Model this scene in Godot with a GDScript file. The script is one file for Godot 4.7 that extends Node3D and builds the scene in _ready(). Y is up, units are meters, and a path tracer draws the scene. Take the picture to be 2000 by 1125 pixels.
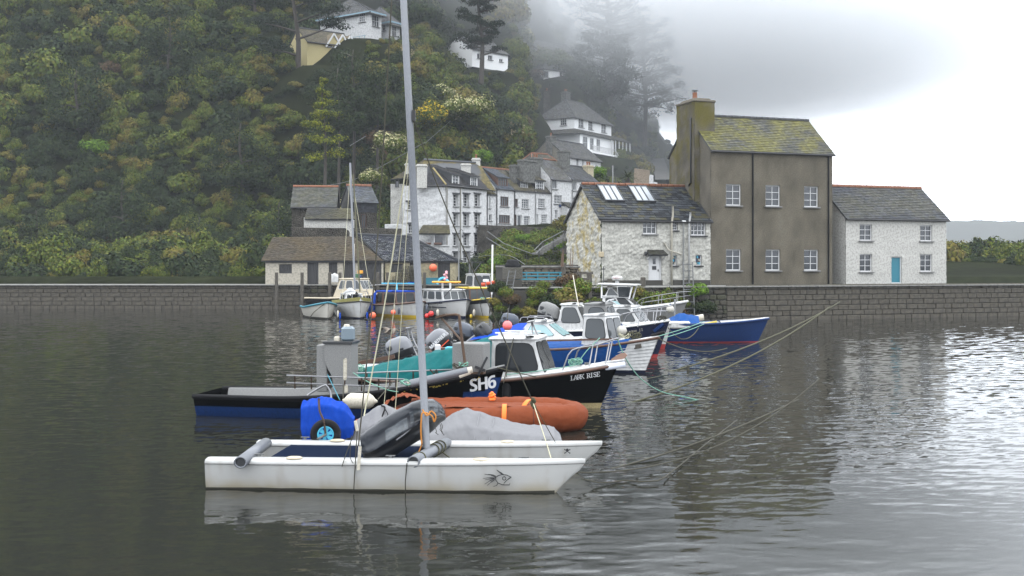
extends Node3D
# A foggy fishing harbour: moored boats, quays, white cottages climbing a wooded hillside.
# y is up, metres; the water lies at y = 0; the camera stands on the near quay 3.5 m above the water and looks along -z.
const FL := 2190.0
const EYE := 3.5
const PAINT := 0.85      # everything is damp: base colours a little deeper than dry ones
var rng := RandomNumberGenerator.new()
var counts := {}
var mats := {}
var tex := {}
var noise := FastNoiseLite.new()
var cell := FastNoiseLite.new()

# the point that lies d metres ahead, a metres per metre to the right and e metres per metre up, as surveyed from the near quay
func P(px: float, py: float, d: float) -> Vector3:
	return Vector3((px - 1000.0) / FL * d, EYE - (py - 520.0) / FL * d, -d)

func at_x(px: float, d: float) -> float:
	return (px - 1000.0) / FL * d

func at_y(py: float, d: float) -> float:
	return EYE - (py - 520.0) / FL * d

class B:
	var st := SurfaceTool.new()
	var tint = null          # a function of a point that gives the paint's own tone there (stains, wear)
	func _init(smooth := false) -> void:
		st.begin(Mesh.PRIMITIVE_TRIANGLES)
		st.set_smooth_group(0 if smooth else -1)
	func smooth(on := true) -> B:
		st.set_smooth_group(0 if on else -1)
		return self
	func col(c: Color) -> B:
		st.set_color(c)
		return self
	func tri(a: Vector3, b: Vector3, c: Vector3) -> void:
		if tint != null:
			for v in [a, b, c]:
				st.set_color(tint.call(v)); st.add_vertex(v)
			return
		st.add_vertex(a); st.add_vertex(b); st.add_vertex(c)
	func quad(a: Vector3, b: Vector3, c: Vector3, d: Vector3) -> void:
		if tint != null:
			for v in [a, b, c, a, c, d]:
				st.set_color(tint.call(v)); st.add_vertex(v)
			return
		st.add_vertex(a); st.add_vertex(b); st.add_vertex(c)
		st.add_vertex(a); st.add_vertex(c); st.add_vertex(d)
	func box(c: Vector3, s: Vector3, bs := Basis(), bev := 0.0) -> B:
		var h := s * 0.5
		if bev > 0.0:
			var rings := []
			for k in [[-h.y, bev], [-h.y + bev, 0.0], [h.y - bev, 0.0], [h.y, bev]]:
				var x: float = h.x - k[1]
				var z: float = h.z - k[1]
				var y: float = k[0]
				var r := []
				for q in [[x, z - bev], [x - bev, z], [-x + bev, z], [-x, z - bev], [-x, -z + bev], [-x + bev, -z], [x - bev, -z], [x, -z + bev]]:
					r.append(c + bs * Vector3(q[0], y, q[1]))
				rings.append(r)
			loft(rings, true, true, true)
			return self
		var p := []
		for k in 8:
			p.append(c + bs * Vector3(h.x * (1 if k & 1 else -1), h.y * (1 if k & 2 else -1), h.z * (1 if k & 4 else -1)))
		quad(p[4], p[6], p[7], p[5]); quad(p[1], p[3], p[2], p[0])
		quad(p[5], p[7], p[3], p[1]); quad(p[0], p[2], p[6], p[4])
		quad(p[6], p[2], p[3], p[7]); quad(p[0], p[4], p[5], p[1])
		return self
	func bar(a: Vector3, b: Vector3, w: float, h: float) -> B:
		var x := (b - a)
		var l := x.length()
		x /= l
		var z := x.cross(Vector3.UP)
		z = z.normalized() if z.length() > 0.01 else Vector3(0, 0, 1)
		return box((a + b) * 0.5, Vector3(l, h, w), Basis(x, z.cross(x), z))
	# rings of equal length joined by quads
	func loft(rings: Array, closed := true, cap0 := false, cap1 := false) -> B:
		for i in rings.size() - 1:
			var a: Array = rings[i]
			var b: Array = rings[i + 1]
			var n := a.size()
			for j in (n if closed else n - 1):
				var k := (j + 1) % n
				quad(a[j], a[k], b[k], b[j])
		for e in [[cap0, 0], [cap1, rings.size() - 1]]:
			if e[0]:
				var r: Array = rings[e[1]]
				var m := Vector3.ZERO
				for v in r:
					m += v
				m /= r.size()
				for j in (r.size() if closed else r.size() - 1):
					tri(m, r[j], r[(j + 1) % r.size()])
		return self
	func tube(pts: Array, r: float, sides := 6, r2 := -1.0, caps := true) -> B:
		var rings := []
		var n := pts.size()
		var up := Vector3.UP
		for i in n:
			var t: Vector3 = (pts[mini(i + 1, n - 1)] - pts[maxi(i - 1, 0)])
			if t.length() < 1e-6:
				t = Vector3.UP
			t = t.normalized()
			if absf(t.dot(up)) > 0.97:
				up = Vector3(1, 0, 0) if absf(t.x) < 0.9 else Vector3(0, 0, 1)
			var x := t.cross(up).normalized()
			var y := x.cross(t)
			up = y
			var rad := r if r2 < 0.0 else lerpf(r, r2, float(i) / maxf(1, n - 1))
			var ring := []
			for k in sides:
				var a := TAU * k / sides
				ring.append(pts[i] + (x * cos(a) + y * sin(a)) * rad)
			rings.append(ring)
		return loft(rings, true, caps, caps)
	# profile of (radius, height) turned round axis y of the basis
	func lathe(c: Vector3, prof: Array, sides := 12, bs := Basis(), cap := true) -> B:
		var rings := []
		for p in prof:
			var ring := []
			for k in sides:
				var a := TAU * k / sides
				ring.append(c + bs * Vector3(cos(a) * p[0], p[1], -sin(a) * p[0]))
			rings.append(ring)
		return loft(rings, true, cap, cap)
	# a flat outline (x right, y up in the basis) given thickness along z
	func slab(poly: Array, org: Vector3, bs: Basis, th: float) -> B:
		var pv := PackedVector2Array()
		for q in poly:
			pv.append(q if q is Vector2 else Vector2(q[0], q[1]))
		var ix := Geometry2D.triangulate_polygon(pv)
		for i in range(0, ix.size(), 3):
			var a := org + bs * Vector3(pv[ix[i]].x, pv[ix[i]].y, 0)
			var b := org + bs * Vector3(pv[ix[i + 1]].x, pv[ix[i + 1]].y, 0)
			var c := org + bs * Vector3(pv[ix[i + 2]].x, pv[ix[i + 2]].y, 0)
			var o := bs.z * th
			tri(a, c, b); tri(a - o, b - o, c - o)
		var n := pv.size()
		for i in n:
			var a := org + bs * Vector3(pv[i].x, pv[i].y, 0)
			var b := org + bs * Vector3(pv[(i + 1) % n].x, pv[(i + 1) % n].y, 0)
			quad(a, b, b - bs.z * th, a - bs.z * th)
		return self
	func blob(c: Vector3, s: Vector3, sides := 10, rows := 6, bs := Basis()) -> B:
		var rings := []
		for i in rows + 1:
			var f := PI * i / rows
			var ring := []
			for k in sides:
				var a := TAU * k / sides
				ring.append(c + bs * Vector3(s.x * sin(f) * cos(a), -s.y * cos(f), -s.z * sin(f) * sin(a)))
			rings.append(ring)
		return loft(rings, true)
	func mesh() -> ArrayMesh:
		st.generate_normals()
		return st.commit()

func numbered(called: String) -> String:
	var n: int = counts.get(called, 0)
	counts[called] = n + 1
	return called if n == 0 else "%s_%03d" % [called, n]

func tag(o: Node, label: String, category: String, group := "") -> Node:
	o.set_meta("label", label)
	o.set_meta("category", category)
	if group:
		o.set_meta("group", group)
	return o

func thing(called: String, label: String, category: String, at := Vector3.ZERO, yaw := 0.0, group := "") -> Node3D:
	var o := Node3D.new()
	o.name = numbered(called)
	add_child(o)
	o.position = at
	o.rotation.y = yaw
	tag(o, label, category, group)
	return o

# one named mesh: a part when it is given a parent, else a top-level object
func obj(called: String, b, m: Material, parent: Node = null, label := "") -> MeshInstance3D:
	var o := MeshInstance3D.new()
	o.mesh = b.mesh() if b is B else b
	o.material_override = m
	if parent:
		o.name = called
		parent.add_child(o, true)
	else:
		o.name = numbered(called)
		add_child(o)
	if label:
		o.set_meta("label", label)
	return o

func struct(called: String, b, m: Material, parent: Node = null) -> MeshInstance3D:
	var o := obj(called, b, m, parent)
	o.set_meta("kind", "structure")
	return o

func stuff(o: Node) -> Node:
	o.set_meta("kind", "stuff")
	return o

# a mesh of its own size moved so that its origin sits at the point c (for top-level one-mesh things)
func put(o: Node3D, at: Vector3, yaw := 0.0) -> Node3D:
	o.position = at
	o.rotation.y = yaw
	return o

func noise_tex(key: String, freq: float, kind: int, lo: float, hi: float, oct := 4, size := 512, a := 0.0, b := 1.0) -> void:
	var n := FastNoiseLite.new()
	n.noise_type = kind
	n.frequency = freq
	n.fractal_octaves = oct
	n.seed = key.length() * 17 + int(freq * 1000)
	if kind == FastNoiseLite.TYPE_CELLULAR:
		n.cellular_return_type = FastNoiseLite.RETURN_DISTANCE2_SUB
		n.domain_warp_enabled = true
		n.domain_warp_amplitude = 12.0
		n.domain_warp_frequency = 0.03
	var t := NoiseTexture2D.new()
	t.width = size
	t.height = size
	t.seamless = true
	t.noise = n
	var g := Gradient.new()
	g.set_offset(0, a)
	g.set_offset(1, b)
	g.set_color(0, Color(lo, lo, lo))
	g.set_color(1, Color(hi, hi, hi))
	t.color_ramp = g
	tex[key] = t

# a material from its real (linear) base colour; vary = texture of tone, bump = texture of relief
func mat(key: String, c := Color(0.5, 0.5, 0.5), rough := 0.7, o := {}) -> StandardMaterial3D:
	if mats.has(key):
		return mats[key]
	var m := StandardMaterial3D.new()
	m.resource_name = key
	m.albedo_color = Color(c.r * PAINT, c.g * PAINT, c.b * PAINT).linear_to_srgb()
	m.roughness = rough
	m.metallic = o.get("metal", 0.0)
	if o.has("spec"):
		m.metallic_specular = o.spec
	if o.has("vary"):
		m.albedo_texture = tex[o.vary]
	if o.has("bump"):
		m.heightmap_enabled = true
		m.heightmap_texture = tex[o.bump]
		m.heightmap_scale = o.get("depth", 1.0)
	if o.has("vary") or o.has("bump"):
		m.uv1_triplanar = true
		m.uv1_world_triplanar = o.get("world", false)
		var s: float = o.get("scale", 0.5)
		m.uv1_scale = Vector3(s, s * o.get("stretch", 1.0), s)
	if o.has("grime"):
		m.detail_enabled = true
		m.detail_albedo = tex[o.grime]
		m.detail_blend_mode = BaseMaterial3D.BLEND_MODE_MUL
		m.detail_uv_layer = BaseMaterial3D.DETAIL_UV_2
		m.uv2_triplanar = true
		var gs: float = o.get("gscale", 0.13)
		m.uv2_scale = Vector3(gs, gs * o.get("gstretch", 1.0), gs)
	m.vertex_color_use_as_albedo = o.get("vc", false)
	if o.has("coat"):
		m.clearcoat_enabled = true
		m.clearcoat = o.coat
		m.clearcoat_roughness = 0.1
	if o.has("back"):
		m.backlight_enabled = true
		m.backlight = o.back
	if o.has("rim"):
		m.rim_enabled = true
		m.rim = o.rim
	if o.has("alpha"):
		m.transparency = BaseMaterial3D.TRANSPARENCY_ALPHA
		m.albedo_color.a = o.alpha
	m.cull_mode = BaseMaterial3D.CULL_DISABLED
	mats[key] = m
	return m

func v3(a) -> Vector3:
	return Vector3(a[0], a[1], a[2])

# points of a hanging line
func sag(a: Vector3, b: Vector3, drop: float, n := 14) -> Array:
	var r := []
	for i in n + 1:
		var t := float(i) / n
		r.append(a.lerp(b, t) - Vector3(0, drop * 4.0 * t * (1.0 - t), 0))
	return r

# a rounded path through points
func curve(pts: Array, n := 24) -> Array:
	var c := Curve3D.new()
	for i in pts.size():
		var a: Vector3 = pts[maxi(i - 1, 0)]
		var b: Vector3 = pts[mini(i + 1, pts.size() - 1)]
		var t := (b - a) / 6.0
		if i == 0 or (pts[i] as Vector3).distance_to(pts[i - 1]) > 0.001:
			c.add_point(pts[i], -t, t)
	var r := []
	if c.get_baked_length() < 0.02:
		return pts
	for i in n + 1:
		r.append(c.sample_baked(c.get_baked_length() * i / n, true))
	return r

func text_part(called: String, words: String, size: float, depth: float, font: String, m: Material, parent: Node, at: Vector3, bs: Basis, weight := 400, width := 0.0) -> MeshInstance3D:
	var t := TextMesh.new()
	var f := SystemFont.new()
	f.font_names = PackedStringArray([font])
	f.font_weight = weight
	t.font = f
	t.text = words
	t.font_size = 64
	t.pixel_size = size / 46.0
	t.depth = depth
	t.curve_step = 1.0
	var o := MeshInstance3D.new()
	o.mesh = t
	o.material_override = m
	o.name = called
	parent.add_child(o, true)
	o.transform = Transform3D(bs, at)
	return o

func _ready() -> void:
	rng.seed = 20431
	noise.seed = 5
	noise.noise_type = FastNoiseLite.TYPE_SIMPLEX_SMOOTH
	noise.frequency = 1.0
	noise.fractal_octaves = 3
	cell.seed = 9
	cell.noise_type = FastNoiseLite.TYPE_CELLULAR
	cell.cellular_return_type = FastNoiseLite.RETURN_DISTANCE2_SUB
	cell.frequency = 1.0
	# camera
	var cam := Camera3D.new()
	cam.name = "camera"
	cam.projection = Camera3D.PROJECTION_FRUSTUM
	cam.near = 0.5
	cam.far = 900.0
	cam.size = 0.5 * 1125.0 / FL
	cam.frustum_offset = Vector2(0, -0.5 * 42.5 / FL)
	add_child(cam)
	cam.position = Vector3(0, EYE, 0)
	cam.current = true
	# sky: an even overcast, brighter overhead
	var sm := ProceduralSkyMaterial.new()
	sm.sky_top_color = Color(0.97, 0.985, 1.0)
	sm.sky_horizon_color = Color(0.765, 0.785, 0.815)
	sm.sky_curve = 0.5
	sm.sky_energy_multiplier = 2.7
	sm.ground_bottom_color = Color(0.16, 0.17, 0.17)
	sm.ground_horizon_color = Color(0.45, 0.47, 0.5)
	sm.ground_curve = 0.1
	var env := Environment.new()
	env.background_mode = Environment.BG_SKY
	env.sky = Sky.new()
	env.sky.sky_material = sm
	env.tonemap_mode = Environment.TONE_MAPPER_LINEAR
	env.tonemap_exposure = 0.495
	env.sdfgi_enabled = true
	env.ssao_enabled = true
	env.ssil_enabled = true
	env.fog_enabled = true
	env.fog_mode = Environment.FOG_MODE_EXPONENTIAL
	env.fog_density = 0.00025
	env.fog_light_color = Color(0.94, 0.965, 1.0)
	env.volumetric_fog_enabled = true
	env.volumetric_fog_density = 0.0
	var we := WorldEnvironment.new()
	we.name = "weather"
	we.environment = env
	add_child(we)
	# the sun behind thick cloud
	var sun := DirectionalLight3D.new()
	sun.name = "sun"
	sun.light_energy = 0.15
	sun.light_angular_distance = 40.0
	sun.light_color = Color(1.0, 0.98, 0.95)
	sun.shadow_enabled = true
	sun.sky_mode = DirectionalLight3D.SKY_MODE_LIGHT_ONLY
	sun.rotation_degrees = Vector3(-58, 25, 0)
	add_child(sun)
	textures()
	materials()
	terrain()
	water()
	quays()
	sheds()
	white_tenement()
	terrace_row()
	hill_houses()
	cottage()
	far_boats()
	mid_boats()
	near_boats()
	lines()
	greenery()
	mist()

func textures() -> void:
	noise_tex("grain", 0.06, FastNoiseLite.TYPE_SIMPLEX_SMOOTH, 0.78, 1.0, 5)
	noise_tex("fine", 0.2, FastNoiseLite.TYPE_SIMPLEX_SMOOTH, 0.0, 1.0, 4)
	noise_tex("blotch", 0.01, FastNoiseLite.TYPE_SIMPLEX_SMOOTH, 0.66, 1.0, 6, 512, 0.0, 1.0)
	noise_tex("stain", 0.02, FastNoiseLite.TYPE_SIMPLEX_SMOOTH, 0.86, 1.0, 5, 512, 0.2, 0.6)
	noise_tex("rubble", 0.035, FastNoiseLite.TYPE_CELLULAR, 0.1, 1.0, 2, 512, 0.0, 0.45)
	noise_tex("rubbletone", 0.035, FastNoiseLite.TYPE_CELLULAR, 0.6, 1.0, 2, 512, 0.0, 0.3)
	noise_tex("crease", 0.018, FastNoiseLite.TYPE_SIMPLEX_SMOOTH, 0.0, 1.0, 3)
	noise_tex("ripple", 0.03, FastNoiseLite.TYPE_SIMPLEX_SMOOTH, 0.0, 1.0, 3)
	noise_tex("wood", 0.05, FastNoiseLite.TYPE_SIMPLEX_SMOOTH, 0.55, 1.0, 4)

func materials() -> void:
	mat("hull gelcoat", Color(0.47, 0.47, 0.46), 0.32, {"vc": true, "spec": 0.4})
	mat("hull black", Color(0.0026, 0.003, 0.0032), 0.45, {"vc": true, "spec": 0.06})
	mat("gelcoat", Color(0.475, 0.475, 0.468), 0.32, {"vary": "stain", "scale": 0.7, "stretch": 0.35, "coat": 0.3})
	mat("cream gelcoat", Color(0.446, 0.382, 0.274), 0.4, {"vary": "stain", "scale": 0.9})
	mat("white paint", Color(0.504, 0.504, 0.497), 0.5, {"vary": "stain", "scale": 0.5})
	mat("limewash", Color(0.533, 0.533, 0.533), 0.9, {"vary": "stain", "scale": 0.3, "bump": "rubble", "depth": 3.0, "vc": true, "spec": 0.2})
	mat("old limewash", Color(0.475, 0.464, 0.432), 0.9, {"vary": "stain", "scale": 0.5, "bump": "fine", "depth": 2.0, "vc": true, "spec": 0.2})
	mat("yellow wash", Color(0.475, 0.403, 0.194), 0.85, {"vary": "grain", "scale": 0.3, "vc": true})
	mat("cream wash", Color(0.37, 0.325, 0.225), 0.9, {"vary": "stain", "scale": 0.4, "vc": true, "spec": 0.2})
	mat("render", Color(0.17, 0.153, 0.123), 0.95, {"vary": "grain", "scale": 0.3, "bump": "fine", "depth": 2.0, "vc": true, "spec": 0.2})
	mat("rubble stone", Color(0.115, 0.105, 0.088), 0.92, {"vary": "rubbletone", "scale": 0.3, "bump": "rubble", "depth": 10.0, "grime": "blotch", "vc": true, "spec": 0.2})
	mat("quay stone", Color(0.0978, 0.0833, 0.0595), 0.8, {"vary": "blotch", "scale": 0.5, "bump": "fine", "depth": 3.0, "vc": true})
	mat("chimney grey", Color(0.17, 0.17, 0.16), 0.95, {"vary": "blotch", "scale": 0.5, "bump": "fine", "depth": 2.0, "vc": true, "spec": 0.2})
	mat("villa white", Color(0.82, 0.82, 0.82), 0.7, {"vc": true})
	mat("joint", Color(0.035, 0.032, 0.026), 0.95)
	mat("slate", Color(0.9, 0.9, 0.9), 0.6, {"vary": "blotch", "scale": 0.5, "vc": true, "spec": 0.22})
	mat("wet slate", Color(1, 1, 1), 0.22, {"vc": true, "spec": 0.5})
	mat("slate base", Color(0.03, 0.032, 0.036), 0.7)
	mat("terracotta", Color(0.30, 0.115, 0.055), 0.85, {"vary": "blotch", "scale": 1.0})
	mat("dark timber", Color(0.018, 0.017, 0.018), 0.6)
	mat("brown timber", Color(0.13, 0.055, 0.028), 0.45, {"vary": "wood", "scale": 1.5, "stretch": 3.0})
	mat("grey timber", Color(0.10, 0.088, 0.07), 0.9, {"vary": "blotch", "scale": 1.5, "stretch": 0.3, "bump": "fine", "depth": 1.0})
	mat("window white", Color(0.518, 0.518, 0.518), 0.45)
	mat("glass dark", Color(0.014, 0.017, 0.02), 0.06, {"spec": 0.6})
	mat("glass grey", Color(0.06, 0.066, 0.07), 0.12, {"spec": 0.35})
	mat("boat glass", Color(0.016, 0.018, 0.02), 0.06, {"spec": 0.3})
	mat("tinted glass", Color(0.22, 0.36, 0.37), 0.1, {"spec": 0.6})
	mat("clear pane", Color(0.75, 0.85, 0.9), 0.03, {"alpha": 0.22})
	mat("black rubber", Color(0.010, 0.010, 0.011), 0.6, {"spec": 0.2})
	mat("black paint", Color(0.003, 0.0035, 0.0035), 0.4, {"spec": 0.12})
	mat("navy paint", Color(0.008, 0.012, 0.032), 0.3, {"spec": 0.3})
	mat("blue paint", Color(0.008, 0.03, 0.11), 0.4, {"vary": "stain", "scale": 1.2, "spec": 0.25})
	mat("turquoise paint", Color(0.0127, 0.187, 0.255), 0.5, {"vary": "grain", "scale": 2.0})
	mat("yellow paint", Color(0.55, 0.38, 0.015), 0.4)
	mat("orange paint", Color(0.62, 0.075, 0.02), 0.5)
	mat("amber paint", Color(0.65, 0.30, 0.02), 0.5)
	mat("red paint", Color(0.28, 0.02, 0.018), 0.5)
	mat("antifoul", Color(0.302, 0.238, 0.115), 0.7, {"vary": "stain", "scale": 2.0})
	mat("weed", Color(0.016, 0.015, 0.008), 0.8)
	mat("steel", Color(0.22, 0.22, 0.23), 0.35, {"metal": 0.8})
	mat("aluminium", Color(0.17, 0.18, 0.20), 0.45, {"metal": 0.35, "vary": "grain", "scale": 2.0, "stretch": 0.2})
	mat("galvanised", Color(0.16, 0.165, 0.165), 0.6, {"metal": 0.3, "vary": "blotch", "scale": 3.0})
	mat("rust", Color(0.10, 0.055, 0.03), 0.85, {"vary": "blotch", "scale": 4.0, "bump": "fine", "depth": 0.4})
	mat("grey paint", Color(0.20, 0.20, 0.195), 0.65, {"vary": "grain", "scale": 0.8})
	mat("engine blue", Color(0.035, 0.045, 0.065), 0.35)
	mat("engine silver", Color(0.15, 0.155, 0.17), 0.35)
	mat("engine black", Color(0.012, 0.013, 0.015), 0.35)
	mat("grey canvas", Color(0.165, 0.165, 0.172), 0.9, {"bump": "crease", "depth": 3.2, "scale": 0.32, "spec": 0.2})
	mat("teal canvas", Color(0.003, 0.088, 0.09), 0.65, {"bump": "crease", "depth": 2.6, "scale": 0.32, "spec": 0.2})
	mat("blue canvas", Color(0.005, 0.05, 0.19), 0.7, {"bump": "crease", "depth": 2.2, "scale": 0.32, "spec": 0.2})
	mat("bright blue canvas", Color(0.0035, 0.042, 0.30), 0.7, {"bump": "crease", "depth": 2.2, "scale": 0.32, "spec": 0.2})
	mat("rust canvas", Color(0.155, 0.038, 0.014), 0.7, {"bump": "crease", "depth": 3.0, "scale": 0.32, "spec": 0.2})
	mat("orange web", Color(0.85, 0.16, 0.01), 0.7)
	mat("kayak plastic", Color(0.018, 0.021, 0.027), 0.2, {"spec": 0.35})
	mat("panel grey", Color(0.06, 0.072, 0.085), 0.25, {"vary": "blotch", "scale": 3.0})
	mat("hub blue", Color(0.05, 0.36, 0.52), 0.45)
	mat("buoy pink", Color(0.72, 0.13, 0.13), 0.45)
	mat("buoy red", Color(0.62, 0.02, 0.015), 0.4)
	mat("buoy orange", Color(0.75, 0.12, 0.045), 0.45)
	mat("buoy white", Color(0.446, 0.425, 0.374), 0.5, {"vary": "stain", "scale": 3.0})
	mat("fender white", Color(0.475, 0.439, 0.36), 0.5, {"vary": "stain", "scale": 2.0})
	mat("rope dark", Color(0.035, 0.032, 0.02), 0.9)
	mat("rope weedy", Color(0.045, 0.043, 0.018), 0.9)
	mat("rope pale", Color(0.42, 0.40, 0.28), 0.85)
	mat("rope green", Color(0.13, 0.29, 0.22), 0.8)
	mat("rope orange", Color(0.42, 0.16, 0.02), 0.8)
	mat("rope yellow", Color(0.55, 0.42, 0.06), 0.8)
	mat("letters", Color(0.62, 0.63, 0.64), 0.5)
	mat("ink", Color(0.012, 0.012, 0.014), 0.6)
	mat("feather white", Color(0.475, 0.468, 0.446), 0.9)
	mat("feather grey", Color(0.22, 0.225, 0.24), 0.9)
	mat("feather brown", Color(0.20, 0.165, 0.13), 0.9, {"vary": "blotch", "scale": 6.0})
	mat("feather dark", Color(0.02, 0.02, 0.02), 0.9)
	mat("beak", Color(0.5, 0.33, 0.03), 0.5)
	mat("leaf", Color(1, 1, 1), 0.85, {"spec": 0.25, "vc": true, "back": Color(0.25, 0.3, 0.1)})
	mat("bark", Color(0.055, 0.045, 0.035), 0.95, {"vary": "blotch", "scale": 2.0})
	mat("earth", Color(0.022, 0.026, 0.011), 0.95, {"vary": "blotch", "scale": 0.12, "vc": true, "world": true, "spec": 0.1})
	mat("paving", Color(0.16, 0.155, 0.145), 0.85, {"vary": "blotch", "scale": 0.4, "world": true})
	mat("wet concrete", Color(0.17, 0.165, 0.15), 0.75, {"vary": "blotch", "scale": 0.5})
	var w := mat("water", Color(0.015, 0.0155, 0.0125), 0.012, {"bump": "ripple", "depth": 0.03, "scale": 0.9, "world": true})
	w.metallic_specular = 0.36
	w.uv1_scale = Vector3(0.55, 0.55, 1.1)

# ---------- masonry, roofs, windows ----------
# a wall seen from outside: o its lower left corner, u to the right; holes are Rect2(x, y, w, h) with reveals behind them
func wall(b: B, o: Vector3, u: Vector3, w: float, h: float, holes := [], q := {}) -> void:
	var step: float = q.get("step", 0.3)
	var amp: float = q.get("amp", 0.02)
	var gable: float = q.get("gable", 0.0)
	var reveal: float = q.get("reveal", 0.22)
	var freq: float = q.get("freq", 2.4)
	var n := u.cross(Vector3.UP).normalized()
	var xs := {}
	var ys := {}
	for i in int(ceil(w / step)) + 1:
		xs[snappedf(minf(w, i * step), 0.001)] = true
	var top := h + gable
	for i in int(ceil(top / step)) + 1:
		ys[snappedf(minf(top, i * step), 0.001)] = true
	ys[snappedf(h, 0.001)] = true
	for r in holes:
		for v in [r.position.x, r.end.x]:
			xs[snappedf(clampf(v, 0, w), 0.001)] = true
		for v in [r.position.y, r.end.y]:
			ys[snappedf(clampf(v, 0, top), 0.001)] = true
	var X := xs.keys()
	var Y := ys.keys()
	X.sort(); Y.sort()
	var seed_at := o * 3.7
	var tone = q.get("tone", null)
	var V := []
	var C := []
	for y in Y:
		var row := PackedVector3Array()
		var cr := PackedColorArray()
		var k := 1.0
		if gable > 0.0 and y > h:
			k = clampf(1.0 - (y - h) / gable, 0.0, 1.0)
		for x in X:
			var xx: float = w * 0.5 + (x - w * 0.5) * k
			var d := 0.0
			if amp > 0.0:
				d = amp * (clampf(cell.get_noise_3d((xx + seed_at.x) * freq * 0.62, (y + seed_at.y) * freq * 1.25, seed_at.z) + 1.0, 0.0, 0.5) * 2.0 + 0.8 * noise.get_noise_2d(xx * 0.9 + seed_at.z, y * 1.2 + seed_at.x))
			row.append(o + u * xx + Vector3(0, y, 0) + n * d)
			cr.append(tone.call(xx, y) if tone != null else Color(1, 1, 1))
		V.append(row)
		C.append(cr)
	b.smooth(true)
	for j in Y.size() - 1:
		for i in X.size() - 1:
			var mid := Vector2((X[i] + X[i + 1]) * 0.5, (Y[j] + Y[j + 1]) * 0.5)
			var open := false
			for r in holes:
				if r.has_point(mid):
					open = true
					break
			if open:
				continue
			var ids := [[j, i], [j + 1, i], [j + 1, i + 1], [j, i], [j + 1, i + 1], [j, i + 1]]
			for e in ids:
				b.st.set_color(C[e[0]][e[1]])
				b.st.add_vertex(V[e[0]][e[1]])
	b.smooth(false)
	b.st.set_color(Color(1, 1, 1))
	for r in holes:
		var f := n * (amp * 0.6)
		var k := n * -reveal
		var c := [o + u * r.position.x + Vector3(0, r.position.y, 0), o + u * r.end.x + Vector3(0, r.position.y, 0), o + u * r.end.x + Vector3(0, r.end.y, 0), o + u * r.position.x + Vector3(0, r.end.y, 0)]
		for i in 4:
			var p: Vector3 = c[i]
			var s: Vector3 = c[(i + 1) % 4]
			b.quad(p + f, s + f, s + k, p + k)

# where the line of sight of a surveyed pair of bearings meets the wall plane: (along, above o)
func on_wall(px: float, py: float, o: Vector3, u: Vector3) -> Vector2:
	var n := u.cross(Vector3.UP)
	var e := Vector3(0, EYE, 0)
	var r := Vector3((px - 1000.0) / FL, -(py - 520.0) / FL, -1.0)
	var p := e + r * ((o - e).dot(n) / r.dot(n))
	return Vector2((p - o).dot(u), p.y - o.y)

func wall_rect(a: Array, o: Vector3, u: Vector3) -> Rect2:
	var m = (a[0] + a[2]) * 0.5
	var p := on_wall(a[0], (a[1] + a[3]) * 0.5, o, u)
	var s := on_wall(a[2], (a[1] + a[3]) * 0.5, o, u)
	var t := on_wall(m, a[1], o, u)
	var d := on_wall(m, a[3], o, u)
	return Rect2(p.x, d.y, maxf(0.15, s.x - p.x), t.y - d.y)

# a window (frame, pane, sill, lintel) set in the hole r of a wall; nx, ny panes across and up
func window(parent: Node, o: Vector3, u: Vector3, r: Rect2, nx := 2, ny := 3, q := {}) -> MeshInstance3D:
	var n := u.cross(Vector3.UP).normalized()
	var bs := Basis(u, Vector3.UP, n)
	var fm: Material = mats[q.get("frame", "window white")]
	var rec: float = q.get("recess", 0.12)
	var c := o + u * (r.position.x + r.size.x * 0.5) + Vector3(0, r.position.y + r.size.y * 0.5, 0) - n * rec
	var b := B.new()
	var t: float = q.get("bar", 0.07)
	var w := r.size.x
	var h := r.size.y
	for s in [-1, 1]:
		b.box(c + u * s * (w * 0.5 - t * 0.5), Vector3(t, h, 0.07), bs)
		b.box(c + Vector3(0, s * (h * 0.5 - t * 0.5), 0), Vector3(w - 2 * t, t, 0.065), bs)
	for i in range(1, nx):
		b.box(c + u * (w * (float(i) / nx - 0.5)) + n * 0.003, Vector3(t * 0.55, h - 2 * t, 0.05), bs)
	for i in range(1, ny):
		b.box(c + Vector3(0, h * (float(i) / ny - 0.5), 0), Vector3(w - 2 * t, t * 0.5, 0.04), bs)
	var fr := obj(q.get("called", "window"), b, fm, parent)
	var pane := B.new()
	pane.box(c - n * 0.03, Vector3(w - t, h - t, 0.012), bs)
	obj("pane", pane, mats[q.get("glass", "glass dark")], fr)
	if q.get("curtain", 0.0) > 0.0:
		var k: float = q.curtain
		var cb := B.new()
		for s in [-1, 1]:
			for i in 4:
				cb.box(c - n * (0.10 + 0.02 * (i % 2)) + u * s * (w * 0.5 - w * k * (i + 0.5) / 8.0), Vector3(w * k / 8.0, h, 0.01), bs)
		obj("curtain", cb, mats["feather white"], fr)
	if q.get("sill", true):
		var sb := B.new()
		sb.box(o + u * (r.position.x + w * 0.5) + Vector3(0, r.position.y - 0.05, 0) + n * 0.05, Vector3(w + 0.2, 0.09, 0.26), bs, 0.012)
		obj("sill", sb, mats[q.get("sill_mat", "grey paint")], fr)
	if q.get("lintel", false):
		var lb := B.new()
		lb.box(o + u * (r.position.x + w * 0.5) + Vector3(0, r.end.y + 0.07, 0) + n * 0.06, Vector3(w + 0.25, 0.15, 0.2), bs, 0.012)
		obj("lintel", lb, mats["slate base"], fr)
	return fr

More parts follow.
